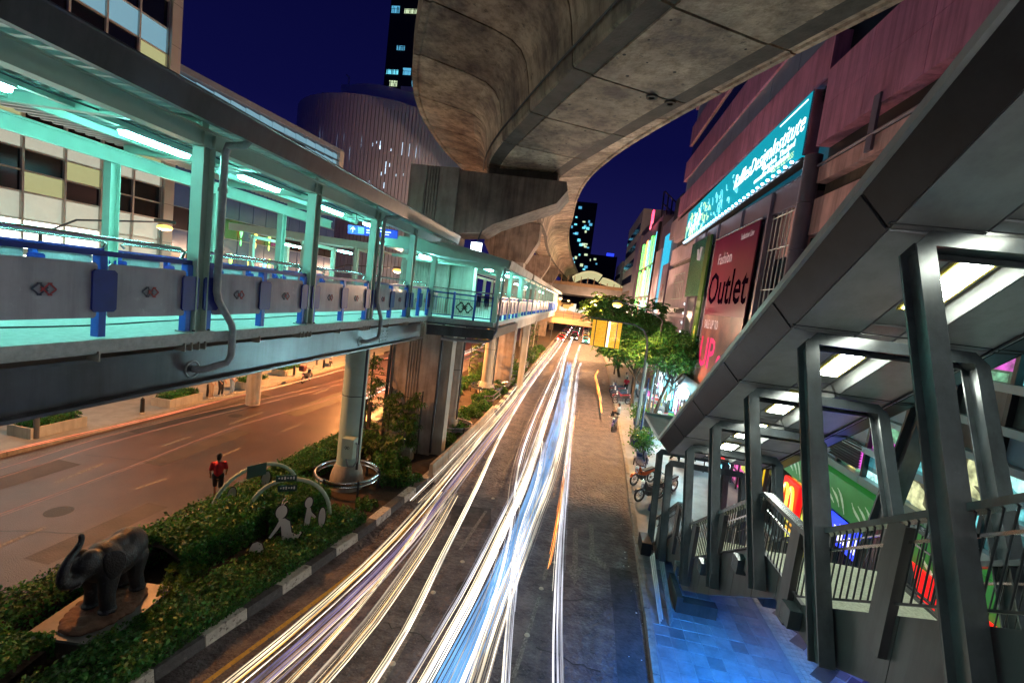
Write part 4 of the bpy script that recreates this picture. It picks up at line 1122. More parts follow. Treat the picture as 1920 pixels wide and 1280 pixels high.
MB().box(XF + .3, 10.6, 22, 52.4, 18.72, 19.295).build('louvre_backing', M_DARKV, mall)
mb = MB()
for y in np.arange(22.1, 52.3, .42): mb.box(XF + .22, XF + .3, y, y + .06, 18.72, 19.29)
for z in (18.9, 19.08): mb.box(XF + .2, XF + .22, 22, 52.3, z, z + .03)
mb.build('louvre', M_STEELD, mall)
# near block, big pink spandrel and bands
for y in np.arange(-3, 21.7, 3.1):
    for z0, z1 in ((16.45, 18.02), (18.04, 19.6)): MB().box(XF - .05, 10.0, y + .012, y + 3.088, z0, z1).build('spandrel_panel', M_PINK, mall)
MB().box(XF + .5, 10.0, -3, 21.8, 15.41, 16.44).build('recess', M_DARKV, mall)
for y in np.arange(-3, 21, 3.025): MB().box(XF - .02, 10.0, y + .01, y + 3.015, 14.75, 15.40).build('spandrel_panel', M_SALMON, mall)
mb = MB(); mb.tube([(XF - .08, -3, 15.47), (XF - .08, 21.2, 15.47)], .06, 6); mb.build('ledge_pipe', M_PURPLE, mall)
MB().box(XF - .12, XF - .025, 17.5, 17.85, 14.9, 16.8).build('bracket', M_PURPLE, mall)
MB().box(XF + .35, 10.0, -3, 21.2, 14.1, 14.74).build('recess', M_CONC_D, mall)
for y in np.arange(-3, 21, 3.025): MB().box(XF + .02, 10.0, y + .01, y + 3.015, 12.6, 14.09).build('spandrel_panel', M_SALMON, mall)
MB().box(XF + .3, 10.0, -3, 21.2, 9.6, 12.59).build('wall_panel', M_STAIRD, mall)
for y in np.arange(-2, 21, 2.6): MB().box(XF + .2, XF + .298, y, y + 2.5, 9.7, 12.5).build('wall_panel', M_STAIR, mall)
MB().box(XF + .6, 18, 6, 21.8, 19.62, 22.2).build('penthouse', M_DARKV, mall)
MB().box(XF + .3, 17, 10, 21, 22.21, 24.6).build('white_gable', M_WHITE, mall)
MB().box(XF - .04, 10, -3, 17, 20.2, 22.0).build('upper_spandrel', M_PINK, mall)
# clad pipe column and bar window, panels under the big sign
for k in range(6): MB().cyl((8.85, 21.55, 4 + 2.0 * k), .34, 1.98, 20).build('column_cladding', M_PURPLE, mall, smooth=True)
MB().box(XF + .1, 10.0, 21.95, 52.5, 14.7, 15.62).build('beam_band', M_DARKV, mall)
for y0, y1 in ((22.0, 25.5), (25.6, 29.8), (29.9, 34.6), (34.7, 38), (38.1, 41)):
    MB().box(XF - .1, 10.0, y0 + .02, y1 - .25, 14.2, 15.4).build('clad_panel', M_PURPLE, mall)
    MB().box(XF - .25, XF + .1, y1 - .24, y1 + .0, 4.5, 15.3).build('clad_pier', M_PURPLE, mall)
MB().box(XF + .35, 9.99, 22.1, 25.2, 12.0, 14.19).build('window_blind', M_SALMON, mall)
MB().box(XF + .36, 9.99, 22.1, 25.2, 4.5, 11.99).build('window_glass', M_GLASSF, mall)
for y in np.arange(22.2, 25.3, .5): MB().tube([(XF, y, 6), (XF, y, 14.15)], .03, 6).build('window_bar', M_WHITE, mall)
for z in (6.2, 8.3, 10.4, 12.4, 14.0): MB().tube([(XF - .01, 22.1, z), (XF - .01, 25.3, z)], .03, 6).build('window_bar', M_WHITE, mall)
MB().box(XF + .05, 10, 25.3, 41.2, 4.4, 14.19).build('wall', M_PURPLE, mall)
# metal cladding strip with highlights and lit edge, beyond the banners
for k, (z0, z1) in enumerate(((4.6, 7.4), (7.42, 10.2))):
    MB().box(XF - .12, XF + .04, 37.6, 41.0, z0, z1).build('metal_panel', M_METAL, mall)
    MB().box(XF - .10, XF + .04, 34.3, 35.2, z0, z1).build('metal_panel', M_METAL, mall)
# pale bands of the far half
MB().box(XF, 10, 41.4, 52.6, 16.5, 18.7).build('spandrel', M_PALEP, mall)
MB().box(XF + .4, 10, 41.4, 52.4, 15.65, 16.49).build('recess', M_DARKV, mall)
MB().box(XF, 10, 41.4, 52.6, 14.0, 15.64).build('spandrel', M_PALEP, mall)
MB().box(XF + .3, 10, 41.4, 52.4, 13.5, 13.99).build('recess', M_CONC_D, mall)
MB().box(XF, 10, 41.4, 52.6, 9.4, 13.49).build('spandrel', M_PALEP, mall)
mb = MB()
for y in np.arange(44, 48.8, .8): mb.box(XF - .06, XF - .02, y, y + .06, 10.2, 12.6)
for z in (10.2, 11.8, 12.6): mb.box(XF - .06, XF - .02, 44, 48.8, z, z + .08)
mb.build('white_grille', M_WHITE, mall)
MB().box(XF + .3, 10, 41.4, 52.4, 8.9, 9.39).build('recess', M_DARKV, mall)
MB().box(XF, 10, 41.4, 52.6, 4.5, 8.89).build('spandrel', M_PALEP, mall)
# near glazed mall front seen through the stairway
M_LIT1 = litmat('lit_shop_cyan', (.10, .40, .42), (.35, .75, .70), (.02, .10, .12), 1.7)
M_LIT2 = litmat('lit_shop_warm', (.55, .58, .30), (.75, .80, .60), (.12, .20, .18), 1.2)
M_LIT3 = litmat('lit_shop_green', (.12, .35, .20), (.55, .50, .15), (.45, .05, .40), 1.3)
M_BAND = mat('grey_blue_spandrel', (0.40, 0.46, 0.50), 0.35, var=0.2, scale=1.0)
rows = [(9.0, 9.55, 'b'), (8.78, 8.98, 'g'), (7.98, 8.76, 'l'), (7.78, 7.96, 'g'), (7.1, 7.76, 'd'), (6.9, 7.08, 'g'), (6.35, 6.88, 'd'), (6.17, 6.33, 'g'), (5.35, 6.15, 'l'), (5.15, 5.33, 'g'), (4.45, 5.13, 'l'), (4.2, 4.43, 'g')]
for z0, z1, kd in rows:
    if kd == 'g':
        for y in np.arange(4, 21, 2.7): MB().box(XF - .06, XF + .3, y + .01, y + 2.69, z0, z1).build('spandrel_strip', M_BAND, mall)
    else:
        for i, y in enumerate(np.arange(4, 21, 1.35)):
            m = M_DARKV if kd == 'b' else ([M_STAIRD, M_BLUEG, M_STAIRD][(i + int(z0)) % 3] if kd == 'd' else [M_LIT1, M_LIT1, M_LIT2, M_LIT1, M_LIT3, M_BLUEG, M_LIT1, M_LIT2][(i + int(z0)) % 8])
            MB().box(XF + .12, XF + .16, y + .04, y + 1.31, z0, z1).build('window_pane', m, mall)
for y in np.arange(4, 21, 1.35): MB().box(XF - .02, XF + .2, y - .05, y + .05, 4.2, 9.5).build('mullion', M_DARKV, mall)
MB().box(XF + .2, 9.99, 3.9, 21.7, 4.15, 9.58).build('wall', M_STAIRD, mall)
# louvre vents
for y0 in (14.9, 17.6):
    mb = MB()
    for k in range(9): mb.ext([(XF - .1, y0, 4.6 + .085 * k), (XF - .02, y0, 4.66 + .085 * k), (XF - .02, y0 + 1.6, 4.66 + .085 * k), (XF - .1, y0 + 1.6, 4.6 + .085 * k)], (0, 0, .012))
    mb.build('louvre', M_STEELD, mall)
# green graphic band over the shops and ground floor fronts
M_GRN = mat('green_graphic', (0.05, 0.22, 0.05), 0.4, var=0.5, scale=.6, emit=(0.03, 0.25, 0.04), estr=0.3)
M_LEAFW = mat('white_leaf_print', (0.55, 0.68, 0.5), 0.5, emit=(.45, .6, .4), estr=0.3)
mb = MB(); mb.box(XF - .3, XF + .1, 6, 24, 3.1, 4.13); gb = mb.build('graphic_band', M_GRN, mall)
mb = MB()
for k in range(9):
    y = 10.5 + k * 1.4
    for j in range(3):
        a = y + .3 * j; pts = []
        for t in np.linspace(0, 1, 7):
            pts.append((XF - .306, a + .55 * t, 3.2 + .6 * t + .12 * math.sin(3 * t + j)))
        for p, q, w in zip(pts[:-1], pts[1:], (.03, .07, .09, .08, .05, .02)): mb.beam(p, q, w, .008, up=(1, 0, 0))
mb.build('leaf_print', M_LEAFW, mall)
M_SHOPC = litmat('shopfront_cyan', (.15, .75, .9), (.7, .95, 1.0), (.05, .25, .6), 3.2)
M_SHOPB = mat('shopfront_blue', (.02, .05, .3), .3, emit=(0.03, 0.06, 1.0), estr=1.3)
M_SHOPY = litmat('shopfront_yellow', (.75, .80, .12), (.55, .60, .08), (.9, .45, .05), 1.0)
M_SHOPP = litmat('shopfront_pink', (.9, .12, .45), (.8, .05, .25), (.95, .6, .7), .9)
M_SHOPW = litmat('shopfront_white', (.75, .9, 1.0), (.5, .85, .95), (.85, .35, .6), 3.0)
fronts = [(6.2, 8.4, 'c'), (8.5, 11.2, 'd'), (11.4, 14.0, 'b'), (14.2, 16.4, 'd'), (16.6, 19.0, 'y'), (19.2, 21.4, 'd'), (21.6, 25, 'p'), (25.2, 29, 'c'), (29.2, 33, 'w'), (33.2, 37, 'c'), (37.2, 41, 'w'), (41.2, 46, 'c'), (46.2, 52, 'w')]
for y0, y1, kd in fronts:
    m = {'c': M_SHOPC, 'b': M_SHOPB, 'y': M_SHOPY, 'p': M_SHOPP, 'w': M_SHOPW, 'd': M_GLASSF}[kd]
    f = MB().box(XF + .1, XF + .2, y0 + .06, y1 - .06, .3, 3.05).build('shopfront', m, mall)
    n = max(2, int((y1 - y0) / .8))
    mb = MB()
    for k in range(n + 1):
        y = y0 + (y1 - y0) * k / n; mb.box(XF + .02, XF + .095, y - .03, y + .03, .14, 3.08)
    mb.box(XF + .02, XF + .095, y0, y1, 1.0, 1.06)
    mb.build('shopfront_frame', M_STEELD, f)
MB().box(XF + .2, 9.99, 3.9, 52.4, .12, 4.14).build('wall', M_PURPLE, mall)
MB().box(XF - .5, XF + .1, 24.1, 52.4, 3.2, 4.2).build('fascia', M_STEELD, mall)
for y in (10.0, 15.4, 20.6): MB().box(XF - .45, XF - .05, y, y + .4, .14, 3.09).build('pier', M_PURPLE, mall)

# blue floodlight under the stairway, washing the pavement
t = thing('floodlight', 'small blue floodlight fixed under the stairway side plate', 'floodlight', (4.7, 9.0, 3.2))
MB().box(4.55, 4.85, 8.85, 9.15, 3.25, 3.40).build('housing', M_STEELD, t); MB().box(4.58, 4.82, 8.88, 9.12, 3.2, 3.249).build('lens', emat('blue_lens', (.05, .3, 1.0), 20), t)
MB().box(4.67, 4.73, 8.97, 9.03, 3.401, 3.95).build('bracket', M_STEELD, t)
spot('blue_light', (4.7, 9.0, 3.15), (4.7, 9.3, 0.1), (.015, .25, 1.0), 1700, 128, .6, .15, t)
# --- the big lit banner sign
M_TEAL = mat('teal_lightbox', (0.0, 0.2, 0.25), 0.35, emit=(0.004, 0.27, 0.36), estr=.85, var=.05)
M_TXT = emat('sign_text_white', (0.85, 1.0, 1.0), 1.5)
M_SCR = emat('sign_scribble_yellow', (0.55, 0.85, 0.35), .9); M_SCR2 = emat('sign_scribble_cyan', (0.15, 0.75, 0.85), .9)
sg = thing('banner_sign', 'long glowing turquoise college banner sign with white lettering on the pink mall', 'sign', (8.8, 34, 15.7))
SX = 8.75
mb = MB(); mb.ext([(SX, 22.6, 16.3), (SX, 22.6, 19.08), (SX, 45.6, 18.28), (SX, 45.6, 15.5)], (.2, 0, 0)); mb.build('lightbox', M_TEAL, sg)
mb = MB(); mb.ext([(SX, 22.4, 16.3), (SX, 22.55, 16.3), (SX, 22.55, 19.08), (SX, 22.4, 19.08)], (.6, 0, 0)); mb.build('side_frame', M_RAIL, sg)
mb = MB(); mb.beam((SX + .25, 22.5, 16.15), (SX + .25, 45.7, 15.35), .5, .12); mb.build('bottom_frame', M_STEELD, sg)
rt = Vector((0, -1, 0.0385)); up = Vector((0, 0, 1))
def sgt(nm, s, y, z, size, m=M_TXT, shear=0.0, xs=1.0, dx=-.012): return text(nm, s, m, sg, (SX + dx, y, z), size, rt, up, .004, shear=shear, xs=xs)
sgt('lettering', 'RafflesDesignInstitute', 32.3, 17.15, 1.3, shear=.25, xs=.84)
sgt('lettering', 'Bangkok  Thailand', 27.2, 16.9, .5, xs=1.0)
sgt('lettering', 'www.raffles-design-institute.th', 28.4, 16.52, .45, xs=.8)
sgt('lettering', 'Tel. 02 632 7655', 25.9, 16.42, .42, m=M_SCR, xs=.85)
mb = MB(); mb.beam((SX - .008, 22.9, 18.85), (SX - .008, 25.8, 18.75), .012, .06, up=(0, 0, 1)); mb.build('rule_line', M_TXT, sg)
for nm, m, y0, y1, n in (('scribble', M_SCR, 37.5, 45.4, 40), ('scribble', M_SCR2, 31.5, 45.0, 46), ('scribble', M_TXT, 40.0, 45.4, 16)):
    mb = MB()
    for k in range(n):
        y = random.uniform(y0, y1); z = np.interp(y, [22.6, 45.6], [16.45, 15.65]) + random.uniform(.1, 2.1); r = random.uniform(.15, .5); a0 = random.uniform(0, 6)
        pts = [(SX - .02 - .002 * (k % 5), y + r * math.cos(a0 + a), min(z + r * math.sin(a0 + a * 1.3), np.interp(y, [22.6, 45.6], [18.95, 18.1]))) for a in np.linspace(0, random.uniform(1.2, 3.5), 7)]
        mb.tube(pts, random.uniform(.018, .04), 4)
    mb.build(nm, m, sg)
M_BULB = emat('sign_bulb', (0.55, 0.8, 1.0), 9.0)
bulb = MB().lathe((SX - .12, 0, -.05), [(.02, 0), (.07, .02), (.085, .07), (.05, .12), (.0, .13)], 8).build('bulb', M_BULB, sg)
for k, y in enumerate(np.arange(23.2, 45.5, .68)):
    inst(bulb, (0, y, float(np.interp(y, [22.5, 45.7], [16.2, 15.42]))))
bpy.data.objects.remove(bulb)

# --- banners on the mall
M_RED = mat('banner_crimson', (0.17, 0.004, 0.038), 0.3, var=0.25, scale=.5)
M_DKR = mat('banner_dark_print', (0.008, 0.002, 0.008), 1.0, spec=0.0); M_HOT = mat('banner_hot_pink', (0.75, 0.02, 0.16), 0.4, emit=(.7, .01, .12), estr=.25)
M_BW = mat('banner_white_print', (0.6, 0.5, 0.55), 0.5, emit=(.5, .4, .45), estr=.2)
bn = thing('poster_banner', 'tall crimson fashion outlet banner hanging on the mall between cladding piers', 'banner', (8.8, 30, 4.4))
PX = 8.72
MB().box(PX, PX + .06, 26.2, 34.2, 8.9, 14.12).build('cloth', M_RED, bn)
MB().box(PX, PX + .06, 26.2, 34.2, 3.6, 8.89).build('cloth_lower', mat('banner_photo_print', (0.045, 0.02, 0.035), 0.3, col2=(0.30, 0.10, 0.08), scale=.45), bn)
def bnt(s, y, z, size, m, xs=1.0): return text('lettering', s, m, bn, (PX - .008, y, z), size, (0, -1, 0), up, .004, xs=xs, bold=.035 if size > 2 else 0.0)
bnt('Fashion', 32.9, 12.3, 1.05, M_BW, .9); bnt('Outlet', 34.1, 9.7, 3.0, M_DKR, .95); bnt('SALE UP TO', 33.7, 8.0, .85, M_BW, .7)
bnt('UP', 33.9, 5.4, 2.9, M_HOT, 1.0); bnt('%', 29.8, 4.4, 3.0, M_HOT, 1.0); bnt('Seduction Line', 28.9, 13.45, .5, M_BW, .7)
mb = MB(); mb.tube([(PX + .03, 26.1, 14.2), (PX + .03, 34.3, 14.2)], .05, 8); mb.build('rod', M_RAIL, bn)
M_GPH = mat('green_poster_print', (0.02, 0.09, 0.045), 0.25, col2=(0.05, 0.2, 0.08), scale=.35); M_GED = mat('olive_green_panel', (0.06, 0.13, 0.015), 0.35, var=.3, scale=.4)
bn = thing('poster_banner', 'dark green glossy photo poster on the mall beside the crimson banner', 'banner', (8.8, 38, 4.4))
MB().box(8.6, 8.7, 36.4, 41.0, 10.3, 14.75).build('print', M_GPH, bn); MB().box(8.58, 8.72, 35.25, 36.39, 4.4, 14.75).build('side_panel', M_GED, bn)
mb = MB(); mb.tube([(8.58, 38.4, 14), (8.58, 38.1, 13.2), (8.58, 37.6, 13.1), (8.58, 37.5, 14.1)], .1, 6); mb.build('white_swirl', M_BW, bn)
MB().box(8.54, 8.575, 35.6, 35.75, 6.2, 8.2).build('lit_strip', M_SHOPY, bn)
for k in range(12):
    z = 4.8 + k * .8
    MB().cyl((8.75, 41.15, z), .06, .18, 8).build('edge_lamp', emat('edge_lamp_glow', (.7, .9, 1.0), 1.6), bn)

# --- fast food signs at street level (as they hang there)
M_FR = mat('sign_red_lit', (.5, .01, .01), .35, emit=(0.85, 0.008, 0.008), estr=0.9); M_FY = emat('sign_gold_lit', (1.0, 0.62, 0.03), 1.2); M_FW = emat('sign_white_lit', (1.0, .95, .8), 1.3)
def arches(par, y, z, h, x=8.55, m=M_FY, r=.055):
    w = h * .5
    for s in (0, 1):
        pts = []
        for t in np.linspace(0, math.pi, 13):
            pts.append((x, y - s * w - w * .5 + w * .5 * math.cos(t), z + h * math.sin(t) ** .8))
        mb = MB(); mb.tube(pts, [r * 1.3] + [r] * 11 + [r * 1.3], 6); mb.build('golden_arch', m, par)
t = thing('restaurant_sign', 'square red lit sign with golden M hanging above the stair landing rail', 'sign', (8.6, 17.8, 1.7))
MB().box(8.6, 8.8, 17.2, 18.5, 1.75, 3.0).build('board', M_FR, t, bevel=.06); arches(t, 18.3, 1.95, .85); arches(t, 18.28, 1.97, .8, x=8.53, m=M_FW, r=.03)
t = thing('restaurant_sign', 'long red lit sign with golden M and white letters low behind the balusters', 'sign', (8.6, 11.8, 1.9))
MB().box(8.5, 8.68, 9.2, 12.9, 2.3, 3.4).build('board', M_FR, t, bevel=.05); arches(t, 12.7, 2.45, .8, x=8.46)
mb = MB(); mb.ext([(8.49, 10.6, 2.4), (8.49, 10.0, 2.4), (8.49, 10.25, 3.2)], (-.01, 0, 0)); mb.ext([(8.49, 9.9, 2.4), (8.49, 9.5, 2.4), (8.49, 9.5, 2.95)], (-.01, 0, 0)); mb.build('white_mark', M_FW, t)
t = thing('shop_sign', 'deep blue lit sign with white number 7 behind the stair balusters', 'sign', (8.6, 14.4, 2))
MB().box(8.6, 8.8, 13.3, 15.9, 2.2, 3.0).build('board', M_SHOPB, t, bevel=.04); text('lettering', '7', M_FW, t, (8.59, 14.9, 2.3), .7, (0, -1, 0), up, .006); MB().box(8.6, 8.75, 13.3, 13.7, .5, 2.15).build('side_board', M_SHOPB, t)
mb = MB()
for k in range(9): mb.box(8.592, 8.598, 13.5 + .13 * k, 13.58 + .13 * k, 2.4, 2.4 + .2 + .15 * (k % 3))
mb.build('lettering_strokes', M_FW, t)
t = thing('yellow_pole', 'slim bright yellow pole standing beside the square red sign', 'pole', (8.3, 19.5, .14)); MB().cyl((8.3, 19.5, .14), .035, 3.3, 8).build('pole', emat('yellow_pole_paint', (.9, .6, .02), .6, (.8, .5, .02)), t); MB().cyl((8.3, 19.5, .14), .14, .05, 12).build('base', M_STEELD, t)
for k, (y, z, h, m, lab) in enumerate(((23.2, 1.9, 1.5, M_SHOPP, 'pink lit shop banner beyond the stair canopy'), (21.7, 1.8, 1.5, M_SHOPY, 'yellow orange shop banner above the lower stair landing'), (25.3, 1.2, .8, M_FR, 'red lit stall sign seen through the lowest portal frame'))):
    t = thing('shop_banner', lab, 'banner', (8.4, y, z)); MB().box(8.45, 8.5, y - .6, y + .6, z, z + h).build('cloth', m, t); mb = MB(); mb.tube([(8.47, y - .65, z + h + .02), (8.47, y + .65, z + h + .02)], .025, 6); mb.build('rod', M_STEELD, t)
    mb = MB()
    for j in range(4): mb.box(8.44, 8.448, y - .45 + .24 * j, y - .29 + .24 * j, z + h * .55, z + h * .75)
    mb.build('print', M_FW, t)

# ---- buildings beyond the mall on the right
pb = thing('department_store', 'purple lit department store block with cyan glass strip beyond the pink mall', 'building', (14, 60, 0))
MB().box(9.6, 30, 53, 66, 0, 20.6).build('wall', M_PURPLE, pb); MB().box(9.2, 12, 53, 57, 17.4, 19.4).build('crown', M_PALEP, pb); MB().box(9.3, 12, 53.2, 56.8, 19.41, 22).build('crown_glass', M_DARKV, pb)
MB().box(9.3, 9.6, 57.5, 60.8, 6, 18.4).build('glass_strip', mat('cyan_strip', (.02, .1, .15), .2, emit=(.03, .42, .62), estr=1.0, var=.1), pb)
MB().box(9.0, 9.3, 53.6, 57.2, 5.2, 14.4).build('wall_banner', mat('violet_banner', (.22, .15, .28), .5), pb)
text('lettering', 'ROBIN', mat('faint_red_print', (.35, .05, .08), .5), pb, (8.98, 55.9, 12.2), 1.6, (0, 0, -1), (0, -1, 0), .01)
MB().box(9.2, 9.58, 61.2, 65.8, 3.5, 17).build('wall', M_PALEP, pb)
nb = thing('neon_building', 'building with vertical multicoloured neon strips and red rooftop sign on the right far side', 'building', (14, 80, 0))
MB().box(10, 30, 70, 92, 0, 23).build('wall', M_PURPLE, nb)
NE = [emat('neon_' + n, c, 2.2) for n, c in (('green', (.05, .9, .1)), ('yellow', (.9, .7, .05)), ('cyan', (.05, .6, .9)), ('orange', (.95, .3, .05)))]
for i in range(3):
    for k in range(7):
        mb = MB(); mb.box(9.75, 9.8, 71 + 2.6 * k, 72.6 + 2.6 * k, 6.3 + 5.0 * i, 10.9 + 5.0 * i - .4 * (k % 2)); mb.build('neon_strip', NE[[2, 0, 0, 2, 3, 0, 0][k]], nb)
MB().box(9.6, 9.98, 70, 71, 4, 22).build('dark_fin', M_DARKV, nb)
t = text('rooftop_sign', 'J3', emat('neon_red', (1, .03, .12), 2.5), nb, (9.6, 80, 23.2), 3.2, (0, -1, 0), up, .1)
mb = MB()
for k in range(6): mb.tube([(10 + k, 72 + k * 2, 23), (10 + k, 73 + k * 2, 27)], .12, 5); 
for z in (25, 26.8): mb.tube([(10, 72, z), (15.5, 84, z)], .1, 5)
mb.build('sign_frame', M_STEELD, nb)
tb = thing('office_block', 'pale grey office block beyond the neon building', 'building', (18, 120, 0)); MB().box(10.5, 34, 104, 134, 0, 31).build('wall', mat('grey_render', (.3, .3, .34), .6, var=.2, scale=.1), tb); MB().box(10, 32, 96, 103.9, 0, 24).build('side_wall', M_PURPLE, tb)
for k in range(7):
    MB().box(10.4, 10.49, 105, 133, 4 + 3.7 * k, 5.8 + 3.7 * k).build('window_band', M_GLASSF, tb)
tb = thing('office_block', 'distant dim office block left of the grey block', 'building', (14, 160, 0)); MB().box(11, 30, 150, 175, 0, 24).build('wall', mat('grey_render_b', (.2, .2, .26), .6), tb)
for k in range(5): MB().box(10.9, 10.99, 151, 174, 4 + 3.7 * k, 5.6 + 3.7 * k).build('window_band', M_LIT1 if k == 2 else M_GLASSF, tb)

# ================================================================ LEFT SIDE BUILDINGS
XW = -27.0
M_CREAM = mat('white_tile_cladding', (0.62, 0.60, 0.55), 0.4, var=0.12, scale=.6)
M_PANE_B = mat('blue_grey_spandrel_glass', (0.10, 0.17, 0.21), 0.15, var=.2, scale=.4, emit=(0.10, 0.20, 0.25), estr=1.2, objvar=.25)
M_PANE_D = mat('dark_vision_glass', (0.012, 0.016, 0.02), 0.08, spec=.8)
M_PANE_Y = mat('lit_vision_glass', (0.10, 0.10, 0.06), 0.1, emit=(0.42, 0.42, 0.20), estr=.7, var=.3)
M_PANE_W = mat('frosted_pane', (0.35, 0.36, 0.32), 0.3, emit=(0.42, 0.42, 0.33), estr=.75, objvar=.25)
M_PANE_L = emat('shopfront_glow', (1.0, 0.98, 0.86), 2.6)
M_MUL = mat('mullion_pale', (0.7, 0.68, 0.62), 0.35)
wb = thing('office_building', 'white gridded office building with lit glass bays behind the left skywalk', 'building', (-33, 18, 0))
MB().box(-46, XW - .4, -2, 25.6, 0, 40).build('wall', M_DARKV, wb)
MB().box(XW - .4, XW + .25, 25.62, 26.3, 0, 40).build('corner_pilaster', M_CREAM, wb); MB().box(-46, XW - .41, 25.62, 26.28, 0, 40).build('end_wall', mat('blue_shaded_cladding', (.3, .36, .45), .45), wb)
for z in np.arange(2, 40, 2.4): MB().box(XW + .252, XW + .256, 25.64, 26.28, z, z + .02).build('joint', M_DARKV, wb)
zr = [3.2, 4.7, 6.2, 7.75, 9.3, 10.6, 11.6, 12.6, 14.0, 15.4, 17.0, 18.7, 19.65, 20.55, 22.0, 23.6, 25.0, 26.6, 28, 29.6]
kinds = ['L', 'W', 'L', 'L', 'W', 'D', 'D', 'W', 'D', 'D', 'W', 'D', 'D', 'B', 'D', 'Y', 'W', 'Y', 'D', 'B']
for r_ in range(len(zr) - 1):
    z0, z1 = zr[r_], zr[r_ + 1]; kd = kinds[r_]
    for c_ in range(15):
        y0 = 25.6 - 1.8 * (c_ + 1); y1 = y0 + 1.8
        if y0 < -1: continue
        if kd == 'L': m = M_PANE_L if (c_ % 7) in (2, 3, 4, 5) else M_PANE_W
        elif kd == 'W': m = M_PANE_W
        elif kd == 'B': m = M_PANE_B
        elif kd == 'Y': m = M_PANE_Y if (c_ % 3) != 1 else M_PANE_D
        else: m = M_PANE_Y if (c_ * 7 + r_ * 3) % 4 == 0 else M_PANE_D
        if z0 > 19 and kd == 'D' and r_ % 2: m = M_PANE_D
        MB().box(XW - .1, XW - .06, y0 + .05, y1 - .05, z0 + .05, z1 - .05).build('pane', m, wb)
for y in [25.6 - 1.8 * k for k in range(15)]: MB().box(XW - .12, XW + .08, y - .05, y + .05, .2, 32).build('mullion', M_MUL, wb)
for z in zr: MB().box(XW - .12, XW + .05, -1, 25.55, z - .04, z + .04).build('transom', M_MUL, wb)
MB().box(XW - .1, XW + .5, -1, 25.5, 7.6, 7.9).build('canopy_ledge', M_CREAM, wb)

lb = thing('annex_building', 'long low annex with double strip of blue glass panes along its roofline', 'building', (-33, 37, 0))
MB().box(-45, XW - .6, 26.4, 46.2, 0, 20.4).build('wall', M_DARKV, lb)
mb = MB(); mb.ext([(XW - .8, 26.5, 20.05), (XW + .05, 26.5, 20.05), (XW + .05, 46.4, 21.15), (XW - .8, 46.4, 21.15)], (0, 0, .42)); mb.build('coping', mat('blue_grey_coping', (.26, .30, .38), .5), lb)
for k in range(13):
    y0 = 26.5 + k * 1.53; y1 = y0 + 1.5
    for j, (a, b) in enumerate(((.15, .72), (.84, 1.42))):
        za = float(np.interp(y0, [26.5, 46.4], [18.55, 19.6]))
        MB().box(XW - .3, XW - .25, y0 + .03, y1 - .03, za + a, za + b).build('pane', M_PANE_B, lb)
mb = MB(); mb.beam((XW - .1, 26.5, 19.33), (XW - .1, 46.4, 20.38), .2, .08); mb.beam((XW - .1, 26.5, 18.5), (XW - .1, 46.4, 19.5), .2, .08); mb.build('transom', M_STEEL, lb)
MB().box(XW - .6, XW + .1, 45.6, 46.4, 17, 21.4).build('end_pilaster', M_CREAM, lb)
M_GRID = mat('dim_office_glass', (0.035, 0.05, 0.085), 0.15, emit=(0.03, 0.045, 0.09), estr=.5); M_GRIDO = mat('dim_warm_glass', (0.06, .05, .04), .2, emit=(.22, .12, .05), estr=.5)
for r_ in range(9):
    for c_ in range(13):
        z0 = 4.2 + r_ * 1.5; y0 = 26.5 + c_ * 1.53
        m = M_GRID if r_ % 3 != 1 else M_PANE_D
        if r_ in (1, 2) and c_ < 3: m = M_GRIDO
        MB().box(XW - .35, XW - .3, y0 + .04, y0 + 1.49, z0 + .04, z0 + 1.46).build('pane', m, lb)
for r_ in range(10): MB().box(XW - .36, XW - .22, 26.4, 46.3, 4.17 + 1.5 * r_, 4.23 + 1.5 * r_).build('transom', M_BLUEG, lb)
MB().box(XW - .5, XW + .2, 26.4, 46.3, 0.1, 4.0).build('shopfront_base', mat('dim_shopfront', (.12, .16, .18), .3, emit=(.10, .16, .18), estr=.6, var=.5, scale=.4), lb)
# hanging coloured lights in front of the annex
cols_ = [('green', (.1, .95, .2)), ('yellow', (.95, .75, .1)), ('blue', (.1, .5, .95)), ('lime', (.5, .95, .1))]
kk = 0
for z, ys in ((10.9, (29.6, 32.0, 33.6, 35.2)), (8.6, (29.0, 31.1, 33.0, 34.8, 35.4)), (6.6, (28.5, 30.0, 31.5, 33.2))):
    for y in ys:
        n, c = cols_[(kk * 5 + int(y)) % 4]
        t = thing('hanging_light', '%s icicle light, %s from left in the %s row by the annex' % (n, ('first', 'second', 'third', 'fourth', 'fifth')[ys.index(y)], ('upper', 'middle', 'lowest')[[10.9, 8.6, 6.6].index(z)]), 'light', (XW + .5, y, z), 'coloured icicle lights by the annex')
        MB().lathe((XW + .5, y, z - .5), [(.02, 0), (.09, .3), (.12, .7), (.05, 1.0)], 8).build('bulb', emat('icicle_' + n, c, 2.6), t); MB().lathe((XW + .5, y, z - 1.1), [(.03, 0), (.06, .2), (.03, .45)], 6).build('drop', emat('icicle_' + n, c, 2.6), t)
t = thing('neon_sign', 'magenta neon script sign on the annex glass', 'sign', (XW + .3, 38.3, 10.4)); text('lettering', 'Jas', emat('neon_magenta', (1, .05, .5), 2.5), t, (XW + .3, 37.3, 10.4), .9, (0, 1, 0), up, .03)
t = thing('neon_sign', 'orange red neon word on the annex beside the magenta script', 'sign', (XW + .3, 42, 10.6)); text('lettering', 'ncl', emat('neon_orange', (1, .15, .05), 2.5), t, (XW + .3, 41.3, 10.4), 1.1, (0, 1, 0), up, .03)

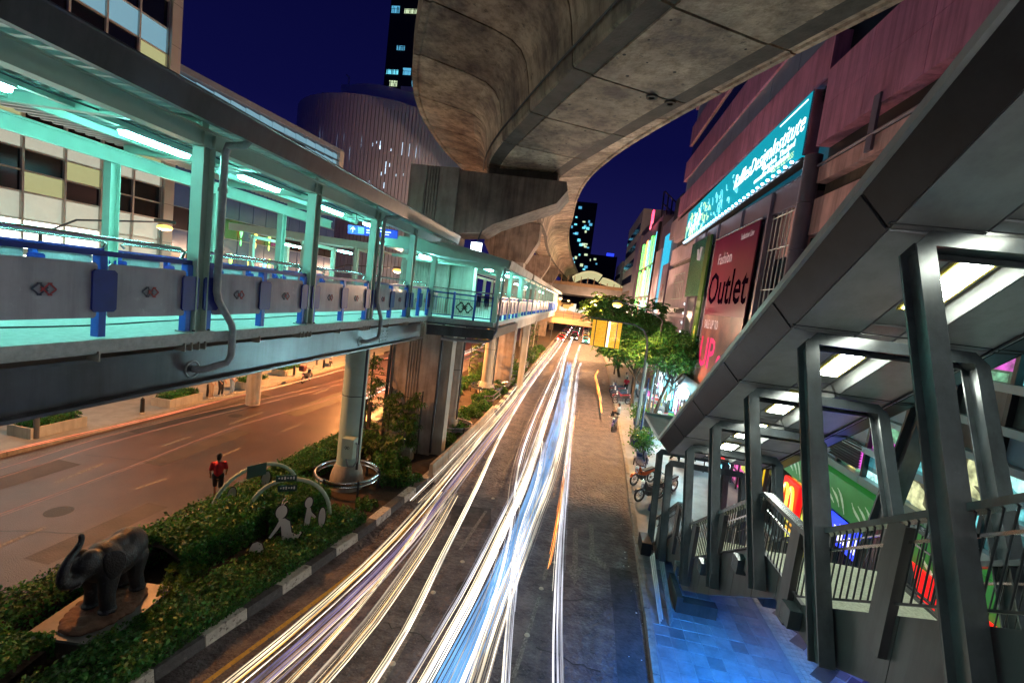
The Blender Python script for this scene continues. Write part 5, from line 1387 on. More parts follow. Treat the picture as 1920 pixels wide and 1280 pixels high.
# drum shaped building with vertical slats
dr = thing('drum_building', 'round building wrapped in grey vertical slats with glints of light between them', 'building', (-44, 92, 0))
M_SLAT = mat('lilac_grey_slat', (0.68, 0.68, 0.82), 0.5, var=.12, scale=.2)
MB().cyl((-44, 92, 0), 16.2, 38, 64).build('core', M_DARKV, dr, smooth=True)
MB().cyl((-43, 90, 38.1), 9.5, 5.2, 48).build('upper_drum', M_SLAT, dr, smooth=True)
MB().cyl((-44, 92, 38.0), 16.3, .3, 64).build('roof_edge', M_SLAT, dr)
for k in range(78):
    a = math.pi * (1.06 + .9 * k / 77)
    a2 = a + math.pi * .9 / 77 * .84
    R1, R2 = 16.75, 17.0
    p = [(-44 + R1 * math.cos(a), 92 + R1 * math.sin(a)), (-44 + R2 * math.cos(a), 92 + R2 * math.sin(a)), (-44 + R2 * math.cos(a2), 92 + R2 * math.sin(a2)), (-44 + R1 * math.cos(a2), 92 + R1 * math.sin(a2))]
    MB().ext([(x, y, 3) for x, y in p], (0, 0, 36.2)).build('slat', M_SLAT, dr)
M_GL = emat('slat_glint', (.55, .8, 1.0), 1.3)
mb = MB()
for k in range(70):
    a = math.pi * (1.06 + .9 * (random.randint(8, 62) - .035) / 77); z = random.choice([31, 31.5, 27.5, 27, 24, 20.5]) + random.uniform(-.8, .8); h = random.choice([.4, .6, 1.0, 2.2])
    x, y = -44 + 16.6 * math.cos(a), 92 + 16.6 * math.sin(a)
    mb.box(x - .06, x + .06, y - .06, y + .06, z, z + h)
mb.build('slat_lights', M_GL, dr)['kind'] = 'stuff'
MB().box(-50.5, -48.8, 84, 86, 43.31, 44.4).build('roof_hatch', M_SLAT, dr); MB().box(-38, -35.5, 82.8, 85, 43.31, 44.2).build('roof_hatch', M_SLAT, dr)
mb = MB(); mb.tube([(-49.6, 85, 44.4), (-49.6, 85, 46.2), (-50.2, 85, 46.6)], .18, 6); mb.build('camera_mast', M_SLAT, dr)

# dark tower with lit windows
tw = thing('tower', 'black high rise tower with scattered blue lit windows behind the viaduct', 'tower', (-70, 165, 0))
MB().box(-80, -52, 160, 180, 0, 150).build('wall', M_DARKV, tw)
MW = [emat('tower_window_%d' % i, c, s) for i, (c, s) in enumerate((((.15, .7, .9), 1.0), ((.6, .75, .45), .8), ((.1, .45, .7), .7)))]
for i in range(27):
    z = 28 + 4.1 * i; x = -79.5
    while x < -54:
        w = random.choice([1.6, 3.2, 4.8, 6.4, 9.6]); 
        if random.random() < .38:
            m = MW[random.choice([0, 0, 2, 1, 2])]
            f = MB().box(x, x + w - .25, 159.85, 159.95, z, z + random.choice([1.5, 1.9, 2.3])).build('window', m, tw)
            mb = MB()
            for q in range(int(w / .5)):
                if random.random() < .75: a_ = x + .5 * q; mb.box(a_, a_ + random.uniform(.06, .3), 159.78, 159.84, z, z + random.uniform(.9, 2.3))
            mb.box(x, x + w - .25, 159.78, 159.84, z + 1.2, z + 1.32); mb.build('bars', M_DARKV, f)
        x += w + random.choice([0, .4, 1.5])
# far skyline
for x, y, w, d, h, lab, key in ((-10, 420, 24, 20, 100, 'far dark tower with cyan lit windows right of the curved viaduct', 0), (12, 520, 40, 20, 66, 'distant twin topped tower with deep blue roof lights', 1), (60, 600, 30, 20, 40, 'dim distant block on the horizon behind the station', 2)):
    t = thing('tower', lab, 'tower', (x, y, 0)); MB().box(x - w / 2, x + w / 2, y, y + d, 0, h).build('wall', mat('far_tower_dark', (.012, .014, .03), .6), t)
    for k in range(30 if key == 0 else 9):
        wx = x - w / 2 + random.uniform(1, w - 3); wz = random.uniform(h * .35, h * .95)
        MB().box(wx, wx + random.uniform(1.4, 3), y - .3, y - .1, wz, wz + random.uniform(1.2, 2.6)).build('window', MW[k % 3], t)
    if key == 1:
        for dx in (-14, 12): MB().box(x + dx - 4, x + dx + 4, y - .5, y + 5, h + .05, h + 3.2).build('roof_light', emat('deep_blue_glow', (.02, .05, 1.0), 1.2), t)

fc = thing('lit_backdrop_row', 'added backdrop of tiny amber lit shopfronts filling the dark far end of the street', 'backdrop', (0, 205, 0))  # backdrop added to fill the dark street end with amber glow
M_FARL = litmat('far_backdrop_glow', (.95, .42, .10), (.55, .22, .06), (.75, .70, .55), 1.3, (.22, .22, .35))
for k in range(9):
    x = -30 + 7 * k; MB().box(x, x + 6.7, 204, 212, 0, 6.5 + 2.2 * (k * 7 % 4)).build('shopfront', M_FARL, fc); MB().box(x - .1, x + 6.8, 203.6, 212, 6.51 + 2.2 * (k * 7 % 4), 7.2 + 2.2 * (k * 7 % 4)).build('roof', M_DARKV, fc)
# crossing footbridge and station at the end of the street
cb = thing('footbridge', 'orange lit footbridge crossing the street in the distance', 'footbridge', (2, 70, 5.3))
M_ORC = mat('bridge_concrete', (.42, .27, .15), .7, var=.2, scale=.5)
MB().box(-9, 13, 70, 73, 5.35, 6.1).build('deck', M_ORC, cb)
mb = MB()
for x in np.arange(-8.5, 13, 1.5): mb.box(x, x + .08, 69.96, 70.04, 6.1, 7.35)
for z in (6.55, 6.95, 7.3): mb.box(-9, 13, 69.97, 70.03, z, z + .07)
mb.build('railing', M_STEEL, cb)
MB().box(-9, 13, 72.9, 73, 6.1, 7.2).build('parapet', M_ORC, cb)
for x in (-8, 6.5): MB().box(x - .4, x + .4, 71, 72, 0, 5.34).build('column', M_ORC, cb)
stn = thing('rail_station', 'glowing arched roof rail station spanning the street at its far end', 'station', (0, 135, 9))
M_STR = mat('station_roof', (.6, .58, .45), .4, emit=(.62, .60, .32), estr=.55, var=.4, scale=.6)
MB().box(-9, 11, 128, 160, 11.2, 13.6).build('concourse', mat('station_wall', (.4, .36, .32), .6, var=.3, scale=.3), stn)
MB().box(-8.5, 10.5, 127.9, 127.98, 13.62, 14.5).build('parapet', M_ORC, stn)
arcp = [(-3.5 + 8 * k / 10, 14.6 + 3.2 * math.sin(math.pi * (.12 + .6 * k / 10))) for k in range(11)]
for i in range(10):
    mb = MB(); mb.ext([(arcp[i][0], 126 + i * .0, arcp[i][1]), (arcp[i + 1][0], 126, arcp[i + 1][1]), (arcp[i + 1][0], 126, arcp[i + 1][1] + .2), (arcp[i][0], 126, arcp[i][1] + .2)], (0, 34, 0)); mb.build('roof_panel', M_STR, stn)
arcq = [(4.8 + 7.0 * k / 8, 16.6 - 2.6 * (k / 8) ** 1.6) for k in range(9)]
for i in range(8):
    mb = MB(); mb.ext([(arcq[i][0], 129, arcq[i][1]), (arcq[i + 1][0], 129, arcq[i + 1][1]), (arcq[i + 1][0], 129, arcq[i + 1][1] + .2), (arcq[i][0], 129, arcq[i][1] + .2)], (0, 30, 0)); mb.build('roof_panel', M_STR, stn)
for x in np.arange(-6.5, 10, 1.8): MB().box(x, x + .2, 127, 127.2, 13.6, 16.2 if x < 3 else 15.2).build('post', M_ORC, stn)
for x in (-8, 10): MB().box(x - .6, x + .6, 135, 137, 0, 11.19).build('column', M_ORC, stn)

# branch of the skywalk over the left road, seen through the near one
br = thing('skywalk_branch', 'side branch of covered skywalk crossing the left road with pale green flat roof', 'skywalk', (-15.5, 24.5, 7))
MB().box(-19.5, -11.1, 23.0, 26.2, 7.1, 7.3).build('deck', M_DECK, br)
mb = MB(); mb.ext([(-19.6, 22.7, 10.22), (-11.2, 22.7, 10.02), (-11.2, 22.7, 10.36), (-19.6, 22.7, 10.62)], (0, .1, 0)); mb.build('fascia', M_GREEN, br)
mb = MB(); mb.ext([(-19.6, 22.8, 10.3), (-11.2, 22.8, 10.1), (-11.2, 26.5, 10.1), (-19.6, 26.5, 10.3)], (0, 0, .05)); mb.build('roof_sheet', M_ROOF, br)
for x in (-18.4, -15.3, -12.2):
    for y in (23.1, 26.1): MB().box(x - .1, x + .1, y - .1, y + .1, 7.3, 10.12).build('column', M_GREEN, br)
    MB().box(x - .06, x + .06, 22.85, 26.4, 9.92, 10.1).build('rafter', M_GREEN, br)
mb = MB(); mb.box(-19.4, -11.2, 22.98, 23.02, 8.3, 8.38); mb.box(-19.4, -11.2, 22.98, 23.02, 7.5, 8.15); mb.build('railing', M_PANEL, br)
MB().box(-19.4, -11.1, 23.4, 23.6, 6.5, 7.09).build('girder', M_STEEL, br)
MB().cyl((-18.8, 24.5, .1), .4, 6.95, 20).build('pillar', M_CONC_L, br)
for x in (-16.8, -13.6):
    t = tube_light(x, 24.4, 9.82, ('left', 'right')[x > -15] + ' tube light of the side branch skywalk roof')
# the footbridge the picture is taken from; its ceiling tubes are added fill light
M_TUBEFILL = emat('fill_tube', (1.0, 0.97, 0.92), 36.0)
fb = thing('footbridge', 'covered footbridge the view is taken from, behind the camera', 'footbridge', (0, -2, 7))
MB().box(-10.9, 9, -3.4, -.35, 7.0, 7.3).build('deck', M_DECK, fb); MB().box(3.72, 5.9, -.349, 2.4, 7.0, 7.3).build('landing', M_DECK, fb)
mb = MB(); mb.box(-10.9, 3.6, -.4, -.36, 7.4, 8.25); mb.build('parapet', M_PANEL, fb)
MB().box(-10.9, 9, -3.6, -.2, 10.75, 10.85).build('roof_sheet', M_ROOF, fb)
for x in np.arange(-10, 9, 3.0):
    for y in (-3.3, -.45): MB().box(x - .08, x + .08, y - .08, y + .08, 7.3, 10.74).build('column', M_GREEN, fb)
for k, x in enumerate((-8.5, -5.5, -2.5, .5, 3.5, 6.5)):
    t = thing('fluorescent_light', 'white ceiling tube number %d of the footbridge behind the camera' % (k + 1), 'light', (x, -1.3, 10.5), 'fill tubes added behind the camera')
    MB().box(x - .7, x + .7, -1.4, -1.2, 10.6, 10.66).build('housing', M_WHITE, t); MB().box(x - .65, x + .65, -1.37, -1.23, 10.5, 10.598).build('diffuser', M_TUBEFILL, t)
# ================================================================ MEDIAN PLANTING
def hedge_points(n, path, w, h, top=0.75):
    """points on the skin of a clipped hedge following path [(x, y)]"""
    P = catmull(path, .2); L = len(P)
    i = rng.integers(0, L - 1, n); t = rng.random(n)[:, None]
    c = P[i] * (1 - t) + P[i + 1] * t
    d = P[np.minimum(i + 1, L - 1)] - P[i]; d /= np.linalg.norm(d, axis=1)[:, None] + 1e-9
    nn = np.stack([d[:, 1], -d[:, 0]], 1)
    u = rng.uniform(-1, 1, n); istop = rng.random(n) < top
    bumpv = 0.05 * np.sin(c[:, 1] * 2.3 + u * 2) + .045 * np.sin(c[:, 0] * 5 + c[:, 1] * 4.1) + rng.normal(0, .03, n)
    z = np.where(istop, h * (1 - .22 * np.abs(u) ** 3) + bumpv, rng.uniform(.05, h, n))
    side = np.where(istop, u, np.sign(u) * (1 - .1 * rng.random(n)))
    return np.column_stack([c + nn * (side * w / 2)[:, None], z + .13]), np.column_stack([nn * (side * .5)[:, None], np.where(istop, 1.0, .3)])
def hedge(name, lab, n, path, w, h, m, size=.075, top=.75, core=True):
    n = int(n * 1.7)
    p, nr = hedge_points(n, path, w, h, top)
    sp = rng.random(n) < .07; p[sp, 2] += rng.uniform(.03, .2, int(sp.sum()))
    o = leaf_mesh(name, p, m, size, .8, base=(path[0][0], path[0][1], .13), nrm=nr, aspect=.62)
    tag(o, lab, 'hedge', kind='stuff')
    if core:
        C = catmull(path, .5); mb = MB()
        vs = []; 
        for k in range(len(C)):
            d = C[min(k + 1, len(C) - 1)] - C[max(k - 1, 0)]; d = d / np.linalg.norm(d); nx, ny = d[1], -d[0]
            for s, z in ((-.42, .1), (-.40, h * .8), (0, h * .9), (.40, h * .8), (.42, .1)): vs.append((C[k][0] + nx * s * w, C[k][1] + ny * s * w, z))
        fs = [(i * 5 + j, i * 5 + j + 1, i * 5 + j + 6, i * 5 + j + 5) for i in range(len(C) - 1) for j in range(4)]
        mb.add(vs, fs); c = mb.build('hedge_core', M_SOIL, base=(path[0][0], path[0][1], .13)); c.parent = o; c.location = (0, 0, 0)
    return o
hedge('hedge', 'clipped green hedge along the left edge of the median beside the orange road', 15000, [(-11.2, 5.6), (-11.0, 9), (-10.75, 12), (-10.6, 15), (-10.6, 20)], 1.15, .62, M_LEAFD)
hedge('hedge', 'low dark hedge along the black and white kerb of the median', 22000, [(-8.5, 4.6), (-8.2, 7), (-7.75, 9.5), (-7.3, 12), (-6.9, 14.2)], 1.35, .42, M_LEAFD)
hedge('hedge', 'taller bushy green shrub mass between elephant statue and bamboo arches', 16000, [(-9.9, 9.9), (-9.6, 11.2), (-9.5, 12.6)], 1.5, .95, M_LEAF)
hedge('hedge', 'shrub bank behind the white cut-out figures', 11000, [(-9.3, 12.4), (-9.0, 13.7), (-8.7, 14.9)], 1.6, .8, M_LEAF)
hedge('hedge', 'dark hedge beyond the near round pillar on the road side', 12000, [(-10.4, 15.5), (-10.2, 18.5), (-10.3, 22.5)], 1.3, .75, M_LEAFD)
hedge('hedge', 'leafy foreground hedge in front of the elephant plinth', 14000, [(-12.0, 5.2), (-10.6, 5.7), (-9.2, 6.1)], 2.2, .6, M_LEAFD)
def tuft(name, lab, c, r, n, m, size, cat='shrub', grp=None, squash=.8):
    d = rng.normal(size=(n, 3)); d /= np.linalg.norm(d, axis=1)[:, None]; d[:, 2] = np.abs(d[:, 2]) * squash
    p = d * (r * (.55 + .45 * rng.random(n) ** .5))[:, None] * (1 + .25 * np.sin(d[:, :1] * 7 + d[:, 1:2] * 5)) + np.array(c)
    t = thing(name, lab, cat, c, grp)
    leaf_mesh('foliage', p, m, size, .5, parent=t, nrm=d, aspect=.55)
    mb = MB()
    for k in range(6):
        a = k * 1.05; mb.tube([c, (c[0] + r * .3 * math.cos(a), c[1] + r * .3 * math.sin(a), c[2] + r * .4)], .012, 4)
    mb.build('stem', M_BARK, t)
    return t
tuft('shrub', 'bright yellow green shrub at the right corner of the elephant plinth', (-8.75, 9.15, .3), .42, 900, M_LEAFY, .09)
tuft('shrub', 'yellow green shrub beside the far corner of the elephant plinth', (-9.1, 9.7, .35), .45, 900, M_LEAFY, .09)
tuft('shrub', 'small bright shrub in front of the elephant plinth', (-8.75, 7.55, .3), .3, 500, M_LEAFY, .08)
tuft('shrub', 'pale green shrub left of the elephant on the road side', (-10.95, 8.5, .45), .5, 900, M_LEAFY, .08)
tuft('shrub', 'rounded green bush before the concrete barrier end', (-6.35, 17.9, .13), .62, 1600, M_LEAF, .1)
tuft('shrub', 'green bush right of the near pillar guard ring', (-7.0, 17.6, .13), .5, 1200, M_LEAF, .1)
tuft('shrub', 'bush mass behind the near pillar base', (-7.6, 19.0, .13), .85, 2400, M_LEAF, .11)
tuft('shrub', 'small clump by the guard ring nearest the kerb', (-6.9, 15.3, .13), .4, 700, M_LEAF, .09)
for k in range(9):
    y = 23.5 + k * 2.1
    tuft('shrub', 'olive shrub in the median bed beyond the square pillar', (-6.6 + .35 * math.sin(k * 2.1) + .04 * k, y, .13), .75, 1500, M_LEAFD if k % 3 else M_LEAF, .13, grp='median shrubs beyond the square pillar')
for k in range(10):
    y = 26 + k * 2.3
    tuft('shrub', 'dark shrub along the far left side of the median', (-9.2 + .4 * math.sin(k), y, .13), .85, 1300, M_LEAFD, .15, grp='shrubs on the far left side of the median')
for k in range(9):
    y = 43 + k * 4.2
    tuft('shrub', 'distant median shrub in the orange light', (-6.2 + .3 * math.sin(k * 1.7), y, .13), 1.0, 700, M_LEAF, .2, grp='distant median shrubs')
# climbing plants on wire frames round the pier
M_CREEP = mat('creeper_leaf', (0.05, 0.15, 0.015), 0.4, var=.5, scale=1.5, island=.6)
def rosette(c, r, n=9):
    out = MB()
    for k in range(n):
        a = 2 * math.pi * k / n + random.uniform(-.2, .2); el = random.uniform(-.1, .6)
        d = Vector((math.cos(a), math.sin(a), 0)); L = r * random.uniform(.8, 1.2); w = r * .11
        m1 = Vector(c) + d * L * .5 + Vector((0, 0, L * (.30 + el * .3))); t = Vector(c) + d * L + Vector((0, 0, L * (.05 - .25 * (1 - el)))); s = Vector((-d.y, d.x, 0)) * w
        out.add([c, m1 - s, t, m1 + s, m1], [(0, 1, 4), (1, 2, 4), (2, 3, 4), (3, 0, 4)])
    return out
def creeper(lab, x0, x1, y, z0, z1, n, seed):
    random.seed(seed)
    t = thing('creeper_plant', lab, 'climbing plant', ((x0 + x1) / 2, y, .13))
    mb = MB()
    for x in (x0, x1): mb.tube([(x, y + .2, .13), (x, y + .2, z1 + .3)], .04, 6)
    for z in np.arange(.6, z1 + .3, .8): mb.tube([(x0, y + .2, z), (x1, y + .2, z)], .02, 5)
    mb.build('trellis', M_STEELD, t)
    mb = MB()
    for k in range(n):
        u = random.random(); x = x0 + (x1 - x0) * u + random.gauss(0, .12); z = z0 + (z1 - z0) * random.random() ** .85 + .15 * math.sin(u * 9)
        r = rosette((x, y + random.uniform(-.45, .1), z), random.uniform(.2, .38)); mb.add(r.v, r.f)
    mb.build('leaves', M_CREEP, t)['kind'] = 'stuff'
    return t
creeper('lush green climbing plant on a trellis in front of the fluted pier', -8.6, -7.0, 20.75, .3, 3.1, 170, 3)
creeper('climbing plant hanging left of the fluted pier by the road', -9.9, -9.1, 21.2, 1.2, 4.6, 60, 4)
creeper('low spreading green plant at the foot of the pier trellis', -9.4, -7.4, 19.9, .2, 1.2, 110, 5)
creeper('bright green climber on the far pier with orange backlight', -7.4, -6.4, 46.8, .5, 4.0, 110, 6)
creeper('green climber beside the round pillar beyond the square one', -6.5, -5.7, 42.5, .4, 3.6, 90, 8)
creeper('distant climber on the median by the crossing footbridge', -6.2, -5.2, 60, .5, 5, 90, 9)
creeper('leafy climber left of the far round pillar', -9.3, -8.1, 40, .5, 4.5, 90, 10)
# timber posts of the trellis seen orange against the road
for k, (x, y) in enumerate(((-9.75, 20.6), (-9.3, 20.2))):
    t = thing('timber_post', ('left', 'right')[k] + ' of two dark posts standing before the orange road by the pier planting', 'post', (x, y, .13)); MB().box(x - .07, x + .07, y - .07, y + .07, .13, 2.6).build('post', M_BARK, t); MB().box(x - .09, x + .09, y - .09, y + .09, 2.6, 2.66).build('cap', M_BARK, t)
t = thing('planter_box', 'concrete planter trough below the pier climbers', 'planter', (-8.0, 20.6, .13)); MB().box(-8.9, -7.0, 20.0, 20.55, .13, .75).build('trough', M_CONC_L, t); MB().box(-8.3, -7.7, 20.55, 21.0, .76, 1.9).build('back_slab', M_CONC_L, t)
# concrete barrier at the kerb
t = thing('concrete_barrier', 'pale concrete crash barrier along the median kerb before the square pillar', 'barrier', (-5.3, 22, 0))
for k in range(6):
    y = 18.6 + 2.0 * k; x = xat(XMR, y + 1) + .12; x2 = xat(XMR, y + 2) + .12; x1 = xat(XMR, y) + .12
    mb = MB(); pr = [(-.28, 0), (.12, 0), (.10, .2), (-.02, .4), (-.06, .82), (-.2, .82), (-.22, .4), (-.28, .2)]
    a = [(x1 + p, y + .02, .0 + z) for p, z in pr]; b = [(x2 + p, y + 1.98, z) for p, z in pr]
    n = len(pr); mb.add(a + b, [tuple(range(n)), tuple(range(n, 2 * n))] + [(i, (i + 1) % n, n + (i + 1) % n, n + i) for i in range(n)]); mb.build('barrier_block', M_CONC_L, t)
for k in range(5):
    y = 33 + 6.5 * k; x = xat(XMR, y) - .7
    t = thing('guard_rail', 'short tubular guard rail glowing orange in the median planting', 'guard rail', (x, y, .1), 'tubular guard rails in the far median')
    for z in (.5, .85):
        mb = MB(); mb.tube([(x - .6, y, z), (x, y + .3, z), (x + .1, y + 1.2, z), (x + .15, y + 3.2, z)], .045, 6); mb.build('rail', M_RAIL, t)
    for q in ((x - .5, y + .05), (x + .05, y + .7), (x + .14, y + 2.8)): MB().cyl((q[0], q[1], .1), .04, .78, 6).build('post', M_RAIL, t)

# ================================================================ ELEPHANT STATUE
M_BRONZE = mat('dark_bronze', (0.018, 0.019, 0.024), 0.5, metal=0.3, var=.45, scale=5, bump=.5, bscale=30, wear=((0.075, 0.085, 0.10), 4, .58), spec=.6)
M_ROCK = mat('rock_brown', (0.16, 0.085, 0.055), 0.85, var=.5, scale=4, bump=.9, bscale=12)
M_SLABG = mat('plinth_slab', (0.15, 0.15, 0.155), 0.45, var=.3, scale=3)
el = thing('elephant_statue', 'dark bronze elephant statue with raised curling trunk on a rocky plinth in the median hedge', 'statue', (-9.8, 8.4, .13))
ca = math.atan2(.25, 2.0)
def EL(u, v, w):
    """local: u forward (towards the camera side), v to the animal's left, w up from the plinth top"""
    f = Vector((.13, -.9915, 0)); l = Vector((.9915, .13, 0))
    return Vector((-9.5, 8.13, .66)) + f * u + l * v + Vector((0, 0, w))
c4 = [EL(.95, -.82, 0), EL(.95, .82, 0), EL(-.95, .82, 0), EL(-.95, -.82, 0)]
MB().ext([(p.x, p.y, .46) for p in c4], (0, 0, .06)).build('plinth_slab', M_SLABG, el)
c5 = [EL(.85, -.7, 0), EL(.85, .7, 0), EL(-.85, .7, 0), EL(-.85, -.7, 0)]
MB().ext([(p.x, p.y, .1) for p in c5], (0, 0, .355)).build('plinth', M_CONC_D, el)
rock = []
for k in range(30):
    u = random.uniform(-.72, .72); v = random.uniform(-.34, .40); rock.append(('e', EL(u, v, -.1 + random.uniform(-.02, .03)), (random.uniform(.10, .2), random.uniform(.10, .2), random.uniform(.05, .09))))
rock.append(('e', EL(0, .02, -.13), (.56, .84, .09)))
for k in range(26):
    a = 2 * math.pi * k / 26; rock.append(('e', EL(.74 * math.sin(a) , .5 * math.cos(a), -.10), (random.uniform(.1, .17), random.uniform(.1, .17), random.uniform(.05, .08))))
blob('rock_base', rock, M_ROCK, el, voxel=.03, smooth=1)
def q(u, v, w): return EL(u * .80 - .12, v * .98, w * .98)
body = [('e', q(-.05, 0, .98), (.40, .62, .42)), ('e', q(-.48, 0, 1.06), (.39, .40, .46)), ('e', q(.30, 0, 1.08), (.37, .36, .44)), ('e', q(-.1, 0, 1.18), (.26, .55, .32)), ('e', q(-.05, 0, .84), (.33, .5, .30)),
        ('c', q(.42, 0, 1.18), .29, q(.74, .02, 1.24), .26),
        ('e', q(.78, .02, 1.26), (.25, .27, .29)), ('e', q(.80, .11, 1.47), (.11, .13, .12)), ('e', q(.80, -.08, 1.47), (.11, .13, .12)), ('e', q(.88, .02, 1.14), (.2, .2, .2)),
        ('c', q(.92, .02, 1.10), .17, q(1.04, .02, 1.04), .145)]
tr = [(.98, 1.10), (1.16, 1.05), (1.31, 1.09), (1.40, 1.22), (1.39, 1.38), (1.31, 1.53), (1.19, 1.65), (1.06, 1.73), (.97, 1.80), (.93, 1.90), (.95, 1.97)]
rr = [.16, .14, .122, .108, .098, .088, .078, .07, .06, .054, .056]
for (a, b), (r1, r2) in zip(zip(tr[:-1], tr[1:]), zip(rr[:-1], rr[1:])): body.append(('c', q(a[0], .02, a[1]), r1, q(b[0], .02, b[1]), r2))
legs = [((.36, .22, .85), (.46, .25, .42), (.40, .25, .0)), ((.34, -.22, .85), (.26, -.22, .42), (.28, -.22, .0)), ((-.56, .22, .85), (-.48, .23, .42), (-.60, .23, .0)), ((-.54, -.22, .85), (-.62, -.22, .42), (-.70, -.22, .0))]
for a, b, c in legs: body += [('c', q(*a), .215, q(*b), .155), ('c', q(*b), .15, q(*c), .145), ('e', q(c[0] + .03, c[1], .03), (.165, .175, .065))]
body += [('c', q(.98, .0, 1.04), .085, q(1.16, .0, .86), .035), ('c', q(-.92, 0, 1.2), .05, q(-1.0, 0, .72), .022)]
for s in (1, -1): body += [('e', q(.86, s * .2, 1.28), (.04, .07, .05)), ('c', q(.98, s * .12, 1.06), .06, q(1.08, s * .14, 1.02), .05)]
blob('elephant_body', body, M_BRONZE, el, voxel=.022, smooth=3)
for s in (1, -1):
    cx = [(.02, .16), (-.08, .27), (-.22, .28), (-.36, .18), (-.42, -.02), (-.36, -.24), (-.24, -.42), (-.14, -.46), (-.08, -.3), (-.02, -.1)]
    rim = [q(.66 + a, s * (.30 + .26 * min(1, max(0, -a * 2.6))), 1.22 + b) for a, b in cx]
    ctr = q(.50, s * .44, 1.20)
    inr = [q(.66 + a * .96, s * (.27 + .24 * min(1, max(0, -a * 2.6))), 1.22 + b * .96) for a, b in cx]
    n = len(rim); mb = MB(); mb.add(rim + [ctr] + inr, [(i, (i + 1) % n, n) for i in range(n)] + [(i, n + 1 + i, n + 1 + (i + 1) % n, (i + 1) % n) for i in range(n)])
    o = mb.build('ear', M_BRONZE, el, smooth=True); sm = o.modifiers.new('s', 'SUBSURF'); sm.levels = sm.render_levels = 2
    mb = MB(); mb.tube([q(1.0, s * .13, 1.04), q(1.16, s * .17, .98), q(1.30, s * .18, 1.0)], [.035, .028, .006], 8); mb.build('tusk', M_BRONZE, el, smooth=True)
    MB().lathe(tuple(q(.95, s * .22, 1.27)), [(.0, -.02), (.03, 0), (.0, .03)], 8).build('eye', M_BLACK, el)

# bamboo arches with sign plates, cut-out figures
M_BAMB = mat('bamboo_green', (0.40, 0.52, 0.40), 0.45, var=.2, scale=6)
M_SGN = mat('dark_green_board', (0.012, 0.06, 0.05), 0.4)
def arch(lab, a, b, h, s0, boards):
    a, b = Vector(a), Vector(b)
    t = thing('bamboo_arch', lab, 'arch', ((a + b) / 2).to_tuple())
    pts = []
    for k in range(25):
        th = math.pi * k / 24; p = (a + b) / 2 + (a - b) / 2 * math.cos(th); pts.append((p.x, p.y, .13 + h * math.sin(th) ** .75))
    mb = MB(); mb.tube(pts, .062, 10); mb.build('arch_pole', M_BAMB, t, smooth=True)
    for k in range(3, 22, 3): MB().tube([Vector(pts[k]).lerp(Vector(pts[k + 1]), -.1).to_tuple(), Vector(pts[k]).lerp(Vector(pts[k + 1]), .12).to_tuple()], .07, 10).build('bamboo_joint', M_BAMB, t)
    d = (b - a).normalized()
    for fr, dz, w, hh in boards:
        p = a.lerp(b, fr) + Vector((.02, -.09, dz))
        o = MB().beam(p - d * w / 2, p + d * w / 2, .03, hh, up=(0, 0, 1)).build('sign_board', M_SGN, t)
        mb = MB()
        for j in range(6):
            qn = p + d * (-w * .36 + j * w * .14) + Vector((.0, -.022, .02)); mb.beam(qn, qn + d * w * .08, .004, hh * (.22 + .12 * (j % 3)), up=(0, 0, 1))
        mb.build('lettering_strokes', M_WHITE, o)
    return t
arch('farther pale green bamboo arch with dark board on top next to the road', (-10.5, 12.1, .13), (-9.2, 14.7, .13), 1.75, 0, ((.48, 1.62, .62, .42),))
arch('nearer pale green bamboo arch curving down beside the pillar guard ring', (-9.45, 12.3, .13), (-7.3, 13.6, .13), 1.72, 0, ((.45, 1.78, .6, .2), (.47, 1.45, .55, .2)))
M_CUT = mat('cutout_white', (0.72, 0.67, 0.62), 0.5, var=.1, scale=3)
def ell(cx, cz, rx, rz, n=20, tilt=0.0):
    return [(cx + rx * math.cos(t) * math.cos(tilt) - rz * math.sin(t) * math.sin(tilt), cz + rx * math.cos(t) * math.sin(tilt) + rz * math.sin(t) * math.cos(tilt)) for t in np.linspace(0, 2 * math.pi, n + 1)[:-1]]
def cutout(lab, x, y, ang, s, polys, stake=True):
    t = thing('cutout_figure', lab, 'cut-out figure', (x, y, .13))
    polys = [[(p[0], p[1] + .2 / s) for p in pl] for pl in polys]
    d = Vector((math.cos(ang), math.sin(ang), 0)); o = Vector((d.y, -d.x, 0))
    C = Vector((x, y, .13))
    white = MB(); black = MB()
    for k, pl in enumerate(polys):
        cx = sum(p[0] for p in pl) / len(pl); cz = sum(p[1] for p in pl) / len(pl)
        P3 = [C + d * (p[0] * s) + Vector((0, 0, p[1] * s)) for p in pl]
        white.ext([p + o * (.004 * k + .012) for p in P3], o * .012)
        out = []
        for p in pl:
            v = Vector((p[0] - cx, p[1] - cz)); L = v.length + 1e-6; v = v * ((L + .045) / L); out.append(C + d * ((cx + v.x) * s) + Vector((0, 0, (cz + v.y) * s)))
        black.ext([p - o * (.004 * k + .002) for p in out], o * .01)
    white.build('white_face', M_CUT, t); black.build('black_outline', M_BLACK, t)
    MB().box(x - .015, x + .015, y - .0, y + .02, .1, .13 + .5 * s).build('stake', M_STEELD, t)
    return t
pA = [ell(-.12, 1.22, .17, .24, tilt=-.25), [(-.2, .98), (.0, 1.0), (.16, .9), (.24, .5), (.42, .42), (.52, .55), (.56, .5), (.46, .3), (.25, .24), (.16, .22), (.06, .05), (-.02, .05), (-.06, .4), (-.1, .7)], [(-.16, .94), (-.3, .62), (-.46, .32), (-.40, .28), (-.2, .58), (-.06, .84)]]
cutout('large white cut-out figure with antennae leaning over a ball between hedges', -7.75, 11.8, .35, .88, pA)
